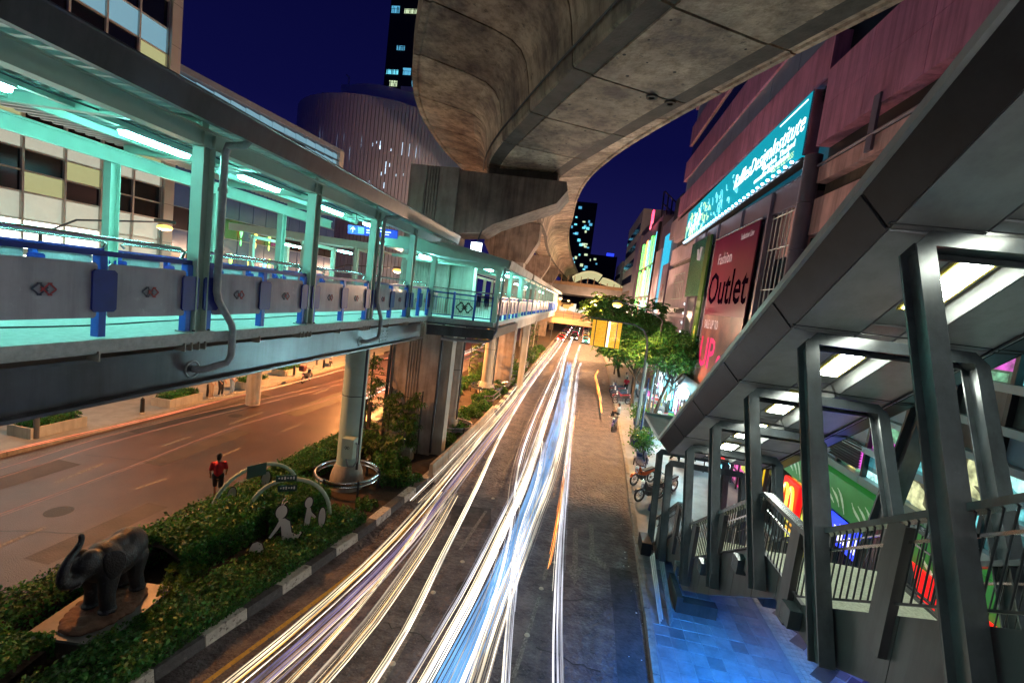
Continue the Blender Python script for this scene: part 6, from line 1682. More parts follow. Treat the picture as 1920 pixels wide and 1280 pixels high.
o = thing('cutout_antenna', 'pair of curled white antennae on the large cut-out figure', 'antenna', (-7.85, 11.75, 1.5)); mb = MB(); mb.tube([(-7.84, 11.75, 1.52), (-7.78, 11.76, 1.68), (-7.7, 11.78, 1.75)], .014, 6); mb.tube([(-7.86, 11.75, 1.54), (-7.84, 11.76, 1.74), (-7.78, 11.78, 1.82)], .014, 6)
ob = mb.build('antenna', M_CUT, bpy.data.objects['cutout_figure']); bpy.data.objects.remove(o)
cutout('half round white cut-out ball shape in front of the large cut-out figure', -8.05, 11.05, .35, .7, [[(-.28, .1), (-.26, .4), (-.15, .62), (.02, .7), (.18, .62), (.26, .4), (.27, .1)]])
pB = [ell(-.02, 1.22, .13, .22, tilt=-.15), [(-.07, 1.0), (.06, 1.02), (.1, .85), (.28, .66), (.24, .6), (.1, .7), (.06, .3), (.03, 0), (-.03, 0), (-.04, .25), (-.09, 0), (-.15, 0), (-.12, .5)]]
cutout('slim standing white cut-out figure facing the oval shield shape', -7.55, 12.7, .35, .82, pB)
cutout('tall oval white cut-out shield beside the slim standing figure', -7.2, 12.9, .35, .78, [ell(0, .62, .13, .42)])
cutout('small white cut-out bird like figure on a stake at the road side hedge', -10.5, 13.0, .4, .75, [ell(0, .75, .16, .34, tilt=-.1), [(-.04, .42), (.02, .42), (-.08, .05), (-.13, .05)]])
cutout('small white cut-out figure with raised arms under the farther arch', -10.3, 14.3, .4, .8, [ell(.05, .8, .17, .34, tilt=-.2), [(-.05, 1.0), (-.26, .92), (-.3, 1.0), (-.1, 1.1), (.0, 1.2), (.05, 1.1)], [(-.0, .5), (.06, .48), (-.08, .1), (-.13, .12)]])

# ================================================================ TREES ON THE RIGHT PAVEMENT
def tree(lab, base, h, lean, crown, nl, m, size=.22, seed=1, limbs=9):
    r_ = random.Random(seed); g = np.random.default_rng(seed)
    t = thing('street_tree', lab, 'tree', base)
    bx, by, bz = base
    top = Vector((bx + lean[0], by + lean[1], bz + h))
    mb = MB(); B = Vector(base)
    mid = B.lerp(top, .5) + Vector((r_.uniform(-.15, .15), r_.uniform(-.15, .15), 0))
    mb.tube([B, B.lerp(mid, .5), mid, top], [.19, .15, .13, .1], 10)
    tips = []
    for k in range(limbs):
        a = 2 * math.pi * k / limbs + r_.uniform(-.3, .3); f = r_.uniform(.62, 1.0)
        s = B.lerp(mid, f / .5) if f < .5 else mid.lerp(top, (f - .5) / .5)
        cx, cy, cz, rx, ry, rz = crown
        e_ = Vector((cx + rx * .8 * math.cos(a), cy + ry * .8 * math.sin(a), cz + rz * r_.uniform(-.35, .75)))
        m_ = s.lerp(e_, .5) + Vector((0, 0, .35))
        mb.tube([s, m_, e_], [.075, .045, .015], 6); tips.append((m_, e_))
        for j in range(3):
            e2 = m_.lerp(e_, r_.uniform(.2, .9)) + Vector((r_.gauss(0, .7), r_.gauss(0, .7), r_.uniform(0, .8))); mb.tube([m_.lerp(e_, .3), e2], [.03, .01], 5); tips.append((m_, e2))
    mb.build('trunk', M_BARK, t, smooth=True)
    pts = []; nrm = []
    # drooping feathery sprays: each a stem with paired leaflets, clustered round limb ends, gaps between
    cx, cy, cz, rx, ry, rz = crown
    ns = nl // 26
    cl = []
    for k in range(34):
        d = g.normal(size=3); d /= np.linalg.norm(d); rr_ = g.uniform(.45, 1.0)
        cl.append(np.array([cx, cy, cz]) + d * np.array([rx, ry, rz]) * rr_)
    cl += [np.array(e_) for _, e_ in tips]
    for k in range(ns):
        c = cl[g.integers(len(cl))] + g.normal(0, .42, 3) * np.array([1, 1, .55])
        a = g.uniform(0, 2 * math.pi); L = g.uniform(.5, 1.0); dr = g.uniform(.15, .6)
        u = np.linspace(0, 1, 13)
        ax_ = np.column_stack([np.cos(a) * u * L, np.sin(a) * u * L, -dr * u ** 2 * L])
        side = np.array([-np.sin(a), np.cos(a), 0])
        w = .16 * np.sin(np.pi * np.clip(u * .9 + .1, 0, 1))[:, None]
        pts += [c + ax_ + side * w, c + ax_ - side * w]
    P = np.vstack(pts)
    leaf_mesh('crown', P, m, size, .35, parent=t, nrm=np.tile([0, 0, 1.0], (len(P), 1)), aspect=.42)
    return t
tree('main leafy street tree with two leaning trunks in front of the mall', (7.5, 35.8, .14), 3.9, (.35, .8, 0), (7.9, 36.4, 5.6, 3.1, 2.4, 2.0), 30000, M_LEAF, .2, 11, 10)
t2 = bpy.data.objects['street_tree']
mb = MB(); mb.tube([(6.4, 35.3, .14), (7.0, 35.8, 2.2), (7.55, 36.3, 4.0)], [.16, .13, .1], 10); mb.build('second_trunk', M_BARK, t2, smooth=True)
tree('yellowish lamp lit tree behind the hanging traffic sign', (5.6, 41, .14), 3.6, (0, .4, 0), (4.6, 41.5, 5.2, 2.4, 2.0, 1.9), 15000, M_LEAF, .22, 12)
tree('dark spreading tree above the glowing street lamp', (6.3, 47, .14), 5.5, (0, 0, 0), (5.0, 48, 8.0, 4.0, 3.0, 1.8), 15000, M_LEAFD, .28, 13)
tree('orange lit tree overhanging the street in front of the crossing footbridge', (5.9, 58, .14), 5.0, (-1.2, 0, 0), (2.9, 58, 8.2, 2.9, 3.0, 2.2), 13000, M_LEAFY, .32, 14)
tree('far pavement tree below the traffic sign', (6.2, 64, .14), 3.2, (0, 0, 0), (4.9, 64, 4.2, 2.6, 3, 1.8), 9000, M_LEAFD, .34, 15)
tree('tree near the mall wall behind the main tree', (8.0, 44.5, .14), 4.2, (0, 0, 0), (7.6, 44.5, 6.0, 2.2, 2.2, 1.9), 12000, M_LEAFD, .26, 16)

# ================================================================ STREET LAMPS AND SIGN
M_LAMPG = emat('sodium_lens', (1.0, 0.50, 0.07), 1.7); M_POLE = mat('galvanised_pole', (0.10, 0.10, 0.11), 0.55, metal=0.0, var=.2, scale=3)
SOD = (1.0, 0.46, 0.13)
def street_lamp(lab, base, head, power, r=.17):
    t = thing('street_lamp', lab, 'street lamp', base)
    b = Vector(base); h = Vector(head)
    top = Vector((b.x, b.y, h.z - .9)); mb = MB()
    mb.tube([b, top, top.lerp(h, .3) + Vector((0, 0, .45)), h + Vector((0, 0, .12))], [.10, .06, .04, .03], 10); mb.build('pole', M_POLE, t, smooth=True)
    d = (h - top); d.z = 0; d.normalize()
    mb = MB(); mb.beam(h - d * .35 + Vector((0, 0, .14)), h + d * .35 + Vector((0, 0, .14)), .3, .12); mb.build('lamp_housing', M_POLE, t, bevel=.03)
    MB().lathe((h.x, h.y, h.z - r * .8), [(r * math.sin(math.pi * k / 10), r * .8 * (1 - math.cos(math.pi * k / 10)) * .55) for k in range(0, 10)], 18).build('lens', M_LAMPG, t, smooth=True)  # lens oversized: the lamp's glare is put into its shape
    lamp('lamp_light', (h.x, h.y, h.z - .85 * r - .22), (1.0, .62, .40), power * (.34 if b.x > 0 else .025), .18, t)
    spot('lamp_beam', (h.x, h.y, h.z - .85 * r - .2), (h.x, h.y, 0), (SOD if b.x > 0 else (1.0, .36, .09)), power * 1.0, 150, .5, .18, t)
    return t
street_lamp('glowing orange street lamp over the right lane above the hanging traffic sign', (6.4, 36.9, .14), (2.65, 35.0, 8.99), 7000, .38)
street_lamp('farther orange street lamp among the leaves beyond the traffic sign', (5.4, 60, .14), (1.6, 60, 9.4), 24000, .5)
street_lamp('orange street lamp in front of the white office building', (-21.8, 15.5, .14), (-16.0, 15.4, 9.56), 4200, .26)
street_lamp('orange street lamp glowing between skywalk columns over the far left road', (-23, 38, .14), (-16.0, 37.6, 9.62), 30000, .4)
street_lamp('far orange street lamp over the left road beyond the pillars', (-24, 64, .14), (-17, 63, 9.8), 11000, .19)
street_lamp('distant orange street lamp beyond the crossing footbridge', (6, 88, .14), (1.5, 88, 9.6), 9000, .22)

for k, (bx_, by_, hx_) in enumerate(((5.6, 74, 2.6), (-6.5, 68, -3.2), (5.9, 104, 3.2), (-5.6, 98, -2.8), (6.2, 122, 3.6))):
    street_lamp('far orange street lamp %s' % ('on the right just past the crossing footbridge', 'on the median by the crossing footbridge', 'on the right well beyond the crossing footbridge', 'on the median in the far traffic queue', 'on the right close to the far station')[k], (bx_, by_, .14), (hx_, by_, 9.2), 7000, .3)
t = thing('traffic_sign', 'square ribbed metal sign glowing yellow on a curved gantry arm over the right lane', 'sign', (4.62, 30.5, .14))
M_SGBACK = mat('glowing_sign_metal', (0.45, 0.25, 0.04), 0.34, metal=.3, var=.35, scale=2, emit=(.95, .40, .02), estr=.85, objvar=.25)  # bright glare on the ribs is put in as their own emission
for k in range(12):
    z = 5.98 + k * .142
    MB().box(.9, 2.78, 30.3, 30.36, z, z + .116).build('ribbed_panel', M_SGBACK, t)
for x in (1.12, 1.85, 2.5): MB().box(x - .03, x + .03, 30.24, 30.298, 5.95, 7.72).build('stiffener', M_STEEL, t)
MB().box(1.93, 2.05, 30.24, 30.298, 6.0, 7.66).build('tube', emat('sign_strip_glow', (1.0, .85, .5), 3.0), t)  # emissive bar added for the bright centre strip of the sign
mb = MB(); mb.tube([(4.62, 30.5, .14), (4.6, 30.5, 6.2), (4.5, 30.5, 6.9), (4.2, 30.46, 7.4), (3.6, 30.42, 7.66), (.7, 30.4, 7.8)], [.075, .06, .06, .055, .05, .04], 10); mb.build('gantry', M_POLE, t, smooth=True)

def simple_pole(lab, x, y, h, m, arm=None, cat='pole'):
    t = thing('post', lab, cat, (x, y, .14)); MB().cyl((x, y, .14), .07, h, 10, .05).build('shaft', m, t); MB().lathe((x, y, .14), [(.15, 0), (.12, .25), (.07, .32)], 12).build('base', m, t)
    if arm: mb = MB(); mb.tube(arm, .03, 6); mb.build('arm', m, t)
    return t
M_BLUEP = mat('dark_blue_pole_paint', (.01, .03, .12), .4)
simple_pole('dark blue pole with white band standing in the planter by the canopy end', 4.75, 29.0, 4.4, M_BLUEP)
simple_pole('thin grey pole with curved hook arm before the main tree', 6.0, 33.2, 4.6, M_POLE, [(6, 33.2, 4.5), (5.6, 33.2, 4.9), (5.1, 33.2, 4.7), (4.9, 33.2, 4.2)])
simple_pole('pale concrete pole between the canopy end and the shops', 5.0, 32.2, 5.0, M_CONC_L)
simple_pole('dark blue bollard post beside the orange motorcycle', 4.15, 19.6, 2.6, M_BLUEP)
# round lollipop light box
t = thing('round_light_box', 'round glowing white light box on a stand before the shops', 'light box', (7.9, 33.3, .14))
mb = MB(); mb.tube([(7.9, 33.2, 3.2), (7.9, 33.38, 3.2)], .42, 28); mb.build('disc', emat('round_glow', (.85, 1.0, .95), 5.0), t)
mb = MB(); mb.tube([(7.9 + .44 * math.cos(a), 33.29, 3.2 + .44 * math.sin(a)) for a in np.linspace(0, 2 * math.pi, 25)[:-1]], .03, 6, closed=True); mb.build('rim', M_STEELD, t)
mb = MB(); mb.cyl((7.9, 33.3, .14), .05, 2.65, 8); mb.lathe((7.9, 33.3, .14), [(.3, 0), (.3, .05), (.06, .08)], 12); mb.build('stand', M_STEELD, t)

# street stalls under the trees
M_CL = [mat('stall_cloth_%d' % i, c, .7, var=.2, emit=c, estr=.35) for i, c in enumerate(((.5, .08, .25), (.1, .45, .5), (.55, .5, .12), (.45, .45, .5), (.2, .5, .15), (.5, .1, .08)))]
for k in range(7):
    y = 26.8 + k * 3.1; x = 7.4 + .25 * (k % 2)
    t = thing('market_stall', 'street stall number %d from the stairway, with %s goods under the trees' % (k + 1, ('pink and cyan', 'white', 'yellow', 'green', 'mixed coloured', 'red', 'pale')[k]), 'stall', (x, y, .14), 'market stalls on the right pavement')
    MB().box(x - .6, x + .6, y - 1.0, y + 1.0, .85, .92).build('table_top', M_WHITE, t)
    for sx in (-.5, .5):
        for sy in (-.9, .9): MB().box(x + sx - .025, x + sx + .025, y + sy - .025, y + sy + .025, .14, .849).build('leg', M_STEELD, t)
    mb = MB()
    for j in range(2): mb.tube([(x + .5, y - .9 + 1.8 * j, .92), (x + .5, y - .9 + 1.8 * j, 2.3)], .02, 5)
    mb.tube([(x + .5, y - .9, 2.3), (x + .5, y + .9, 2.3)], .02, 5); mb.build('rack', M_STEELD, t)
    for j in range(8):
        s = random.uniform(.12, .22); gx = x + random.uniform(-.4, .3); gy = y - .8 + .22 * j
        MB().box(gx - s, gx + s, gy - .09, gy + .09, .921, .921 + s * 1.3).build('goods', M_CL[(j + k) % 6], t, bevel=.02)
    for j in range(6): MB().box(x + .47, x + .53, y - .8 + .27 * j, y - .58 + .27 * j, 1.5, 2.25).build('hanging_cloth', M_CL[(j * 2 + k) % 6], t)
    if k in (0, 1, 3, 5): MB().tube([(x, y - .3, 2.2), (x, y + .3, 2.2)], .05, 8).build('stall_lamp', emat('stall_lamp_glow', (.7, .95, 1.0), 12), t); lamp('stall_light', (x, y, 2.3), (.45, .92, 1.0), 650, .1, t)

# green planter pots by the canopy end, planters with shrubs on the left pavement
t = thing('flower_tub', 'round planter tub with leafy plant round the blue pole base', 'planter', (4.7, 29.0, .14)); MB().lathe((4.7, 29.0, .14), [(.45, 0), (.55, .5), (.5, .52), (.48, .4)], 18).build('tub', M_BLUEP, t)
p = rng.normal(0, .3, (500, 3)) * [1, 1, .5] + [4.7, 29, .95]; leaf_mesh('foliage', p, M_LEAFY, .16, .4, parent=t)
for k, (x, y) in enumerate(((5.3, 34.5), (5.6, 31.0), (4.55, 26.2))):
    t = thing('potted_plant', ('leafy potted plant by the seated person', 'leafy plant between the grey poles', 'small plant beside the dark bench')[k], 'plant', (x, y, .14)); MB().lathe((x, y, .14), [(.25, 0), (.32, .45), (.28, .45)], 14).build('pot', M_BLUEP, t)
    p = rng.normal(0, .32, (500, 3)) * [1, 1, .9] + [x, y, 1.15]; leaf_mesh('foliage', p, M_LEAF, .18, .4, parent=t); mb = MB(); mb.tube([(x, y, .5), (x, y, 1.2)], .03, 5); mb.build('stem', M_BARK, t)
t = thing('bench', 'dark slatted street bench on the pavement near the orange motorcycle', 'bench', (4.3, 24.6, .14))
for k in range(4): MB().box(4.0 + .12 * k, 4.1 + .12 * k, 23.9, 25.4, .55, .59).build('seat_slat', M_BLUEP, t)
for k in range(2): MB().box(4.5, 4.53, 23.9, 25.4, .72 + .16 * k, .84 + .16 * k).build('back_slat', M_BLUEP, t)
for y in (24.1, 25.2):
    mb = MB(); mb.box(4.0, 4.05, y, y + .06, .14, .549); mb.box(4.44, 4.499, y, y + .06, .14, 1.02); mb.build('leg', M_STEELD, t)
for k, (x, y, lab) in enumerate(((-22.4, 16.4, 'pale planter with grassy plants at the left end of the left pavement'), (-22.0, 22.5, 'pale planter with low shrubs beside three waiting people'), (-21.7, 28.1, 'pale planter right of the waiting people'), (-22.6, 33.2, 'pale planter behind the parked motorcycle'))):
    t = thing('planter_box', lab, 'planter', (x, y, .14))
    mb = MB()
    for a in ((x - .6, x + .6, y - 1.1, y - 1.0), (x - .6, x + .6, y + 1.0, y + 1.1), (x - .6, x - .5, y - 1.0, y + 1.0), (x + .5, x + .6, y - 1.0, y + 1.0)): mb.box(*a, .14, .6)
    mb.build('trough', M_CONC_L, t); MB().box(x - .5, x + .5, y - 1, y + 1, .14, .5).build('soil', M_SOIL, t)
    p = np.column_stack([rng.uniform(x - .5, x + .5, 900), rng.uniform(y - 1, y + 1, 900), rng.uniform(.5, .85, 900)]); leaf_mesh('foliage', p, M_LEAFD, .2, .4, parent=t, aspect=.3)
for k in range(5):
    y = 20 + 4.2 * k
    t = thing('bollard', 'dark bollard with pale base ring along the left kerb', 'bollard', (-21.6, y, .14), 'bollards along the left kerb'); MB().lathe((-21.6, y, .14), [(.1, .1), (.09, .8), (.0, .9)], 12).build('post', M_BLACK, t); MB().cyl((-21.6, y, .14), .13, .1, 12).build('base_ring', M_CONC_L, t)
# ================================================================ MOTORCYCLES
def motorcycle(lab, x, y, rz, col, group=None, lit=False):
    t = thing('motorcycle', lab, 'motorcycle', (0, 0, 0), group)
    mc = mat('bike_paint_' + '_'.join('%d' % int(c * 100) for c in col), col, .3, var=.1)
    def wheel(wy):
        o = MB(); pts = [(0, wy + .27 * math.cos(a), .29 + .27 * math.sin(a)) for a in np.linspace(0, 2 * math.pi, 25)[:-1]]
        o.tube(pts, .042, 8, closed=True); w = o.build('tyre', M_BLACK, t, smooth=True)
        r = MB(); r.tube([(0, wy + .22 * math.cos(a), .29 + .22 * math.sin(a)) for a in np.linspace(0, 2 * math.pi, 25)[:-1]], .016, 6, closed=True)
        for k in range(6):
            a = k * math.pi / 3; r.tube([(0, wy, .29), (0, wy + .21 * math.cos(a), .29 + .21 * math.sin(a))], .01, 4)
        r.tube([(-.06, wy, .29), (.06, wy, .29)], .04, 8); r.build('rim', M_RAIL, w)
    wheel(.62); wheel(-.62)
    b = MB()
    prf = [(.36, .52), (.2, .48), (-.05, .42), (-.3, .5), (-.7, .62), (-.72, .70), (-.3, .66), (0, .62), (.22, .70), (.40, .95), (.48, .92)]
    b.ext([(-.11, p, z) for p, z in prf], (.22, 0, 0)); b.build('body', mc, t, bevel=.03)
    b = MB(); b.ext([(-.12, p, z) for p, z in ((.08, .70), (-.3, .74), (-.7, .80), (-.72, .72), (-.3, .665), (.0, .64))], (.24, 0, 0)); b.build('seat', M_BLACK, t, bevel=.03)
    b = MB(); b.box(-.13, .13, -.12, .22, .24, .46); b.build('engine', M_STEEL, t, bevel=.03)
    b = MB(); b.tube([(.06, .62, .29), (.06, .45, .95)], .022, 6); b.tube([(-.06, .62, .29), (-.06, .45, .95)], .022, 6); b.build('fork', M_RAIL, t)
    b = MB(); b.tube([(-.34, .30, 1.03), (-.15, .40, 1.0), (.15, .40, 1.0), (.34, .30, 1.03)], .016, 6); b.tube([(-.2, .38, 1.0), (-.28, .42, 1.2)], .008, 4); b.tube([(.2, .38, 1.0), (.28, .42, 1.2)], .008, 4); b.build('handlebar', M_BLACK, t)
    b = MB()
    for s in (-1, 1): b.lathe((.29 * s, .42, 1.19), [(.0, 0), (.055, .02), (.0, .06)], 8)
    b.build('mirror', M_BLACK, t)
    b = MB(); b.lathe((0, .52, .88), [(.0, -.08), (.08, -.04), (.09, .05), (.0, .1)], 12); b.build('headlight', emat('bike_headlight', (1, .9, .7), 2.0 if lit else .2), t)
    b = MB(); b.ext([(-.05, p, z) for p, z in ((.92, .45), (.85, .58), (.62, .64), (.40, .56), (.42, .53), (.62, .60), (.82, .54), (.89, .44))], (.1, 0, 0)); b.build('mudguard', mc, t)
    b = MB(); b.box(-.06, .06, -.78, -.72, .6, .7); b.build('tail_light', emat('bike_tail', (.8, .02, .02), .5), t)
    b = MB(); b.tube([(.13, .05, .26), (.15, -.3, .28), (.15, -.75, .36)], [.03, .035, .045], 8); b.build('exhaust', M_RAIL, t)
    b = MB(); b.tube([(-.1, -.05, .28), (-.26, -.1, .02)], .015, 5); b.build('side_stand', M_STEELD, t)
    t.location = (x, y, .14 if x > 0 else .14); t.rotation_euler = (0, 0, rz)
    return t
motorcycle('bright orange motorcycle parked on the right pavement by the blue post', 4.15, 22.6, 2.3, (.75, .12, .015))
motorcycle('black and silver motorcycle parked behind the lowest stair column', 4.2, 20.7, 2.2, (.05, .05, .06))
motorcycle('white motor scooter half hidden behind the stair frame', 5.2, 21.9, 2.4, (.5, .52, .55))
t = motorcycle('purple and black motorcycle parked at the right kerb corner', 3.45, 32.6, 2.9, (.12, .05, .22)); t.location.z = 0
for k in range(6):
    motorcycle('dark motorcycle in the parked row along the far right kerb, place %d from the corner' % (k + 1), 4.75 + .1 * (k % 2), 41.5 + 1.15 * k, 1.9, ((.05, .05, .06), (.35, .02, .03), (.06, .07, .16))[k % 3], 'motorcycles parked on the far right pavement')
t = motorcycle('black motorcycle with white wheels parked at the left kerb under the skywalk', -20.15, 32.1, .15, (.03, .03, .035)); t.location.z = 0
t = motorcycle('second motorcycle partly hidden behind the near round pillar at the left kerb', -22.0, 38.6, .5, (.3, .3, .35))

# ================================================================ PEOPLE
M_SKIN = mat('skin', (0.42, 0.22, 0.14), .55, var=.1)
M_HAIR = mat('black_hair', (0.01, 0.008, 0.007), .4)
def hand_shapes(w, d, s=1.0):
    """palm, four bent fingers of unequal length and a thumb, from wrist point w along d"""
    w = Vector(w); d = Vector(d).normalized(); side = d.cross(Vector((0, 1, .2))).normalized(); n = d.cross(side)
    out = [('c', w, .026, w + d * .075, .033)]
    for k, L in enumerate((.062, .075, .07, .055)):
        o = w + d * .085 + side * (-.03 + .02 * k); m = o + d * L * .55; e_ = m + d * L * .4 + n * L * .3
        out += [('c', o, .0095, m, .009), ('c', m, .009, e_, .007)]
    o = w + d * .03 + side * -.035; out += [('c', o, .011, o + d * .04 - side * .02, .009)]
    return out
def person(lab, x, y, z, rz, shirt, trousers, pose='stand', sleeve=True, skirt=False, skin=M_SKIN, shoe=M_WHITE):
    t = thing('person', lab, 'person', (0, 0, 0))
    def cc(p): return Vector(p)
    seated = pose == 'sit'
    hz = .46 if seated else .92
    sh = hz + .50
    if seated:
        kn = [(-.1, .42, .50), (.1, .42, .52)]; an = [(-.11, .50, .09), (.13, .47, .09)]
    elif pose == 'walk':
        kn = [(-.1, .16, .50), (.1, -.02, .50)]; an = [(-.1, .18, .08), (.1, -.28, .12)]
    else:
        kn = [(-.1, .03, .49), (.1, .03, .49)]; an = [(-.11, 0, .08), (.12, -.02, .08)]
    hip = [(-.09, 0, hz), (.09, 0, hz)]
    shd = [(-.185, 0, sh - .05), (.185, 0, sh - .05)]
    elb = [(-.25, -.03, sh - .32), (.25, .05, sh - .32)]; wr = [(-.24, .10, sh - .54), (.22, .2, sh - .5)]
    if seated: wr = [(-.12, .36, .56), (.12, .36, .58)]; elb = [(-.25, .06, sh - .3), (.25, .06, sh - .3)]
    body = [('c', (0, 0, hz - .02), .135, (0, 0, hz + .2), .125), ('c', (0, 0, hz + .2), .13, (0, 0, sh - .12), .15), ('c', (-.14, 0, sh - .07), .075, (.14, 0, sh - .07), .075), ('c', (0, 0, sh - .04), .06, (0, .01, sh + .08), .05),
            ('e', (0, .02, sh + .2), (.075, .092, .115)), ('e', (0, .105, sh + .185), (.014, .022, .022)), ('e', (.078, .02, sh + .19), (.012, .02, .03)), ('e', (-.078, .02, sh + .19), (.012, .02, .03)), ('e', (0, .09, sh + .13), (.03, .02, .014))]
    for i in range(2):
        body += [('c', hip[i], .088, kn[i], .06), ('c', kn[i], .057, an[i], .038), ('c', an[i], .04, (an[i][0], an[i][1] + .15, an[i][2] - .04), .033), ('c', shd[i], .055, elb[i], .042), ('c', elb[i], .04, wr[i], .028)]
        body += hand_shapes(wr[i], Vector(wr[i]) - Vector(elb[i]))
    blob('body', body, skin, t, voxel=.013, smooth=3)
    tor = [('c', (0, 0, hz + .02), .15, (0, 0, sh - .13), .165), ('c', (-.14, 0, sh - .08), .088, (.14, 0, sh - .08), .088)]
    for i in range(2): tor += [('c', shd[i], .072, Vector(shd[i]).lerp(Vector(elb[i]), .75 if sleeve else .2), .062)]
    blob('shirt', tor, shirt, t, voxel=.02, smooth=3)
    leg = [('c', (-.05, 0, hz), .145, (.05, 0, hz), .145)]
    for i in range(2):
        f = .55 if skirt else .94
        leg += [('c', hip[i], .105, kn[i], .08)]
        if not skirt: leg += [('c', kn[i], .076, Vector(kn[i]).lerp(Vector(an[i]), .9), .062)]
    blob('trousers', leg, trousers, t, voxel=.02, smooth=3)
    blob('hair', [('e', (0, -.005, sh + .245), (.086, .1, .09)), ('e', (0, -.05, sh + .17), (.075, .06, .11))], M_HAIR, t, voxel=.015)
    for i in range(2): blob('shoe', [('c', (an[i][0], an[i][1] - .02, .045), .046, (an[i][0], an[i][1] + .16, .04), .04)], shoe, t, voxel=.014)
    mb = MB()
    for s in (-1, 1): mb.lathe((.03 * s, .105, sh + .205), [(0, -.008), (.01, 0), (0, .008)], 6)
    mb.build('eyes', M_BLACK, t)
    t.location = (x, y, z); t.rotation_euler = (0, 0, rz)
    return t
SH = lambda n, c: mat('cloth_' + n, c, .8, var=.15, scale=8)
person('person in a red top and dark shorts walking on the road beside the arches', -11.9, 14.0, 0.0, .6, SH('red', (.5, .015, .03)), SH('black', (.02, .02, .025)), 'walk', skirt=True, shoe=M_BLACK)
person('person in beige trousers, leftmost of three waiting at the left kerb', -21.4, 24.2, .14, -1.4, SH('cream', (.55, .45, .32)), SH('beige', (.5, .36, .25)))
person('person in black trousers, middle of three waiting at the left kerb', -21.4, 24.95, .14, -1.6, SH('grey2', (.3, .3, .33)), SH('black', (.02, .02, .025)))
person('person in light blue jeans, rightmost of three waiting at the left kerb', -21.25, 25.7, .14, -1.3, SH('white', (.55, .55, .55)), SH('jeans', (.25, .36, .5)))
person('person in a white shirt sitting on the right kerb corner with black trousers', 4.0, 36.0, .0, 1.0, SH('white', (.55, .55, .55)), SH('black', (.02, .02, .025)), 'sit')
for k, (x, y, c, lab) in enumerate(((5.6, 47.0, 'red', 'person in red walking on the far right pavement'), (6.4, 45.2, 'grey2', 'person in grey walking by the lit shops'), (6.9, 30.6, 'white', 'shopper in white beside the stalls'), (6.6, 27.0, 'jeans', 'shopper in blue near the first stall'), (5.9, 50.5, 'cream', 'person in cream far along the right pavement'))):
    person(lab, x, y, .14, k * 1.3, MATS['cloth_' + c], SH('black', (.02, .02, .025)), 'walk')
t = thing('rucksack', 'black bag and crates strapped on the motorcycle at the left kerb', 'bag', (-20.2, 31.7, .9)); MB().box(-20.42, -19.98, 31.3, 31.75, .92, 1.35).build('bag', mat('maroon_bag', (.12, .03, .03), .7), t, bevel=.08); MB().box(-20.3, -20.1, 31.74, 31.8, 1.0, 1.2).build('pocket', M_BLACK, t, bevel=.02)

# ================================================================ QUEUE OF CARS FAR DOWN THE STREET
M_TYRE = M_BLACK; M_HL = emat('headlamp', (1.0, .95, .85), 24.0); M_TL = emat('tail_lamp', (1.0, .03, .02), 5.0)
def car(lab, x, y, col, heading=1, group=None):
    """heading 1: faces the camera"""
    t = thing('car', lab, 'car', (0, 0, 0), group)
    pm = mat('car_paint_' + '_'.join('%d' % int(c * 100) for c in col), col, .25, var=.05, spec=.6)
    pr = [(-2.1, .3), (-2.15, .7), (-1.6, .86), (-1.0, .92), (-.45, 1.42), (.95, 1.46), (1.6, .98), (2.05, .92), (2.15, .6), (2.1, .3)]
    mb = MB(); n = len(pr)
    vs = [(s * (.86 if z < 1.2 else .66), p, z) for s in (-1, 1) for p, z in pr]
    mb.add(vs, [tuple(range(n)), tuple(range(n, 2 * n))[::-1]] + [(i, (i + 1) % n, n + (i + 1) % n, n + i) for i in range(n)]); mb.build('body', pm, t, bevel=.05)
    mb = MB(); mb.add([(-.62, -1.0, .97), (.62, -1.0, .97), (.56, -.52, 1.38), (-.56, -.52, 1.38)], [(0, 1, 2, 3)]); 
    for v in range(4): mb.v[v] = (mb.v[v][0], mb.v[v][1] - .03, mb.v[v][2] + .03)
    mb.build('windscreen', M_GLASSF, t)
    mb = MB(); mb.add([(-.6, 1.55, 1.06), (.6, 1.55, 1.06), (.54, 1.03, 1.42), (-.54, 1.03, 1.42)], [(0, 1, 2, 3)]); mb.build('rear_window', M_GLASSF, t)
    for s in (-1, 1):
        mb = MB(); mb.add([(s * .84, -.75, 1.0), (s * .84, 1.2, 1.02), (s * .70, .85, 1.38), (s * .70, -.42, 1.36)], [(0, 1, 2, 3)]); mb.build('side_window', M_GLASSF, t)
        for wy in (-1.35, 1.3):
            w = MB(); w.tube([(s * .72, wy, .32), (s * .9, wy, .32)], .32, 16); wo = w.build('wheel', M_TYRE, t); MB().tube([(s * .901, wy, .32), (s * .92, wy, .32)], .19, 12).build('rim', M_RAIL, wo)
        MB().lathe((s * .62, -2.17, .62), [(0, -.07), (.1, -.03), (.1, .06), (0, .1)], 8).build('headlight', M_HL if heading > 0 else M_WHITE, t)
        MB().box(s * .8 - .12, s * .8 + .02 if s > 0 else s * .8 + .12, 2.1, 2.19, .62, .8).build('tail_light', M_TL, t)
    t.location = (x, y, 0); t.rotation_euler = (0, 0, 0 if heading > 0 else math.pi)
    return t
cc = [(.5, .02, .03), (.05, .35, .5), (.5, .5, .5), (.02, .02, .03), (.55, .3, .02), (.1, .1, .4), (.5, .02, .2), (.3, .3, .3)]
wd = ['red', 'turquoise', 'silver', 'black', 'orange', 'blue', 'pink', 'grey']
k = 0
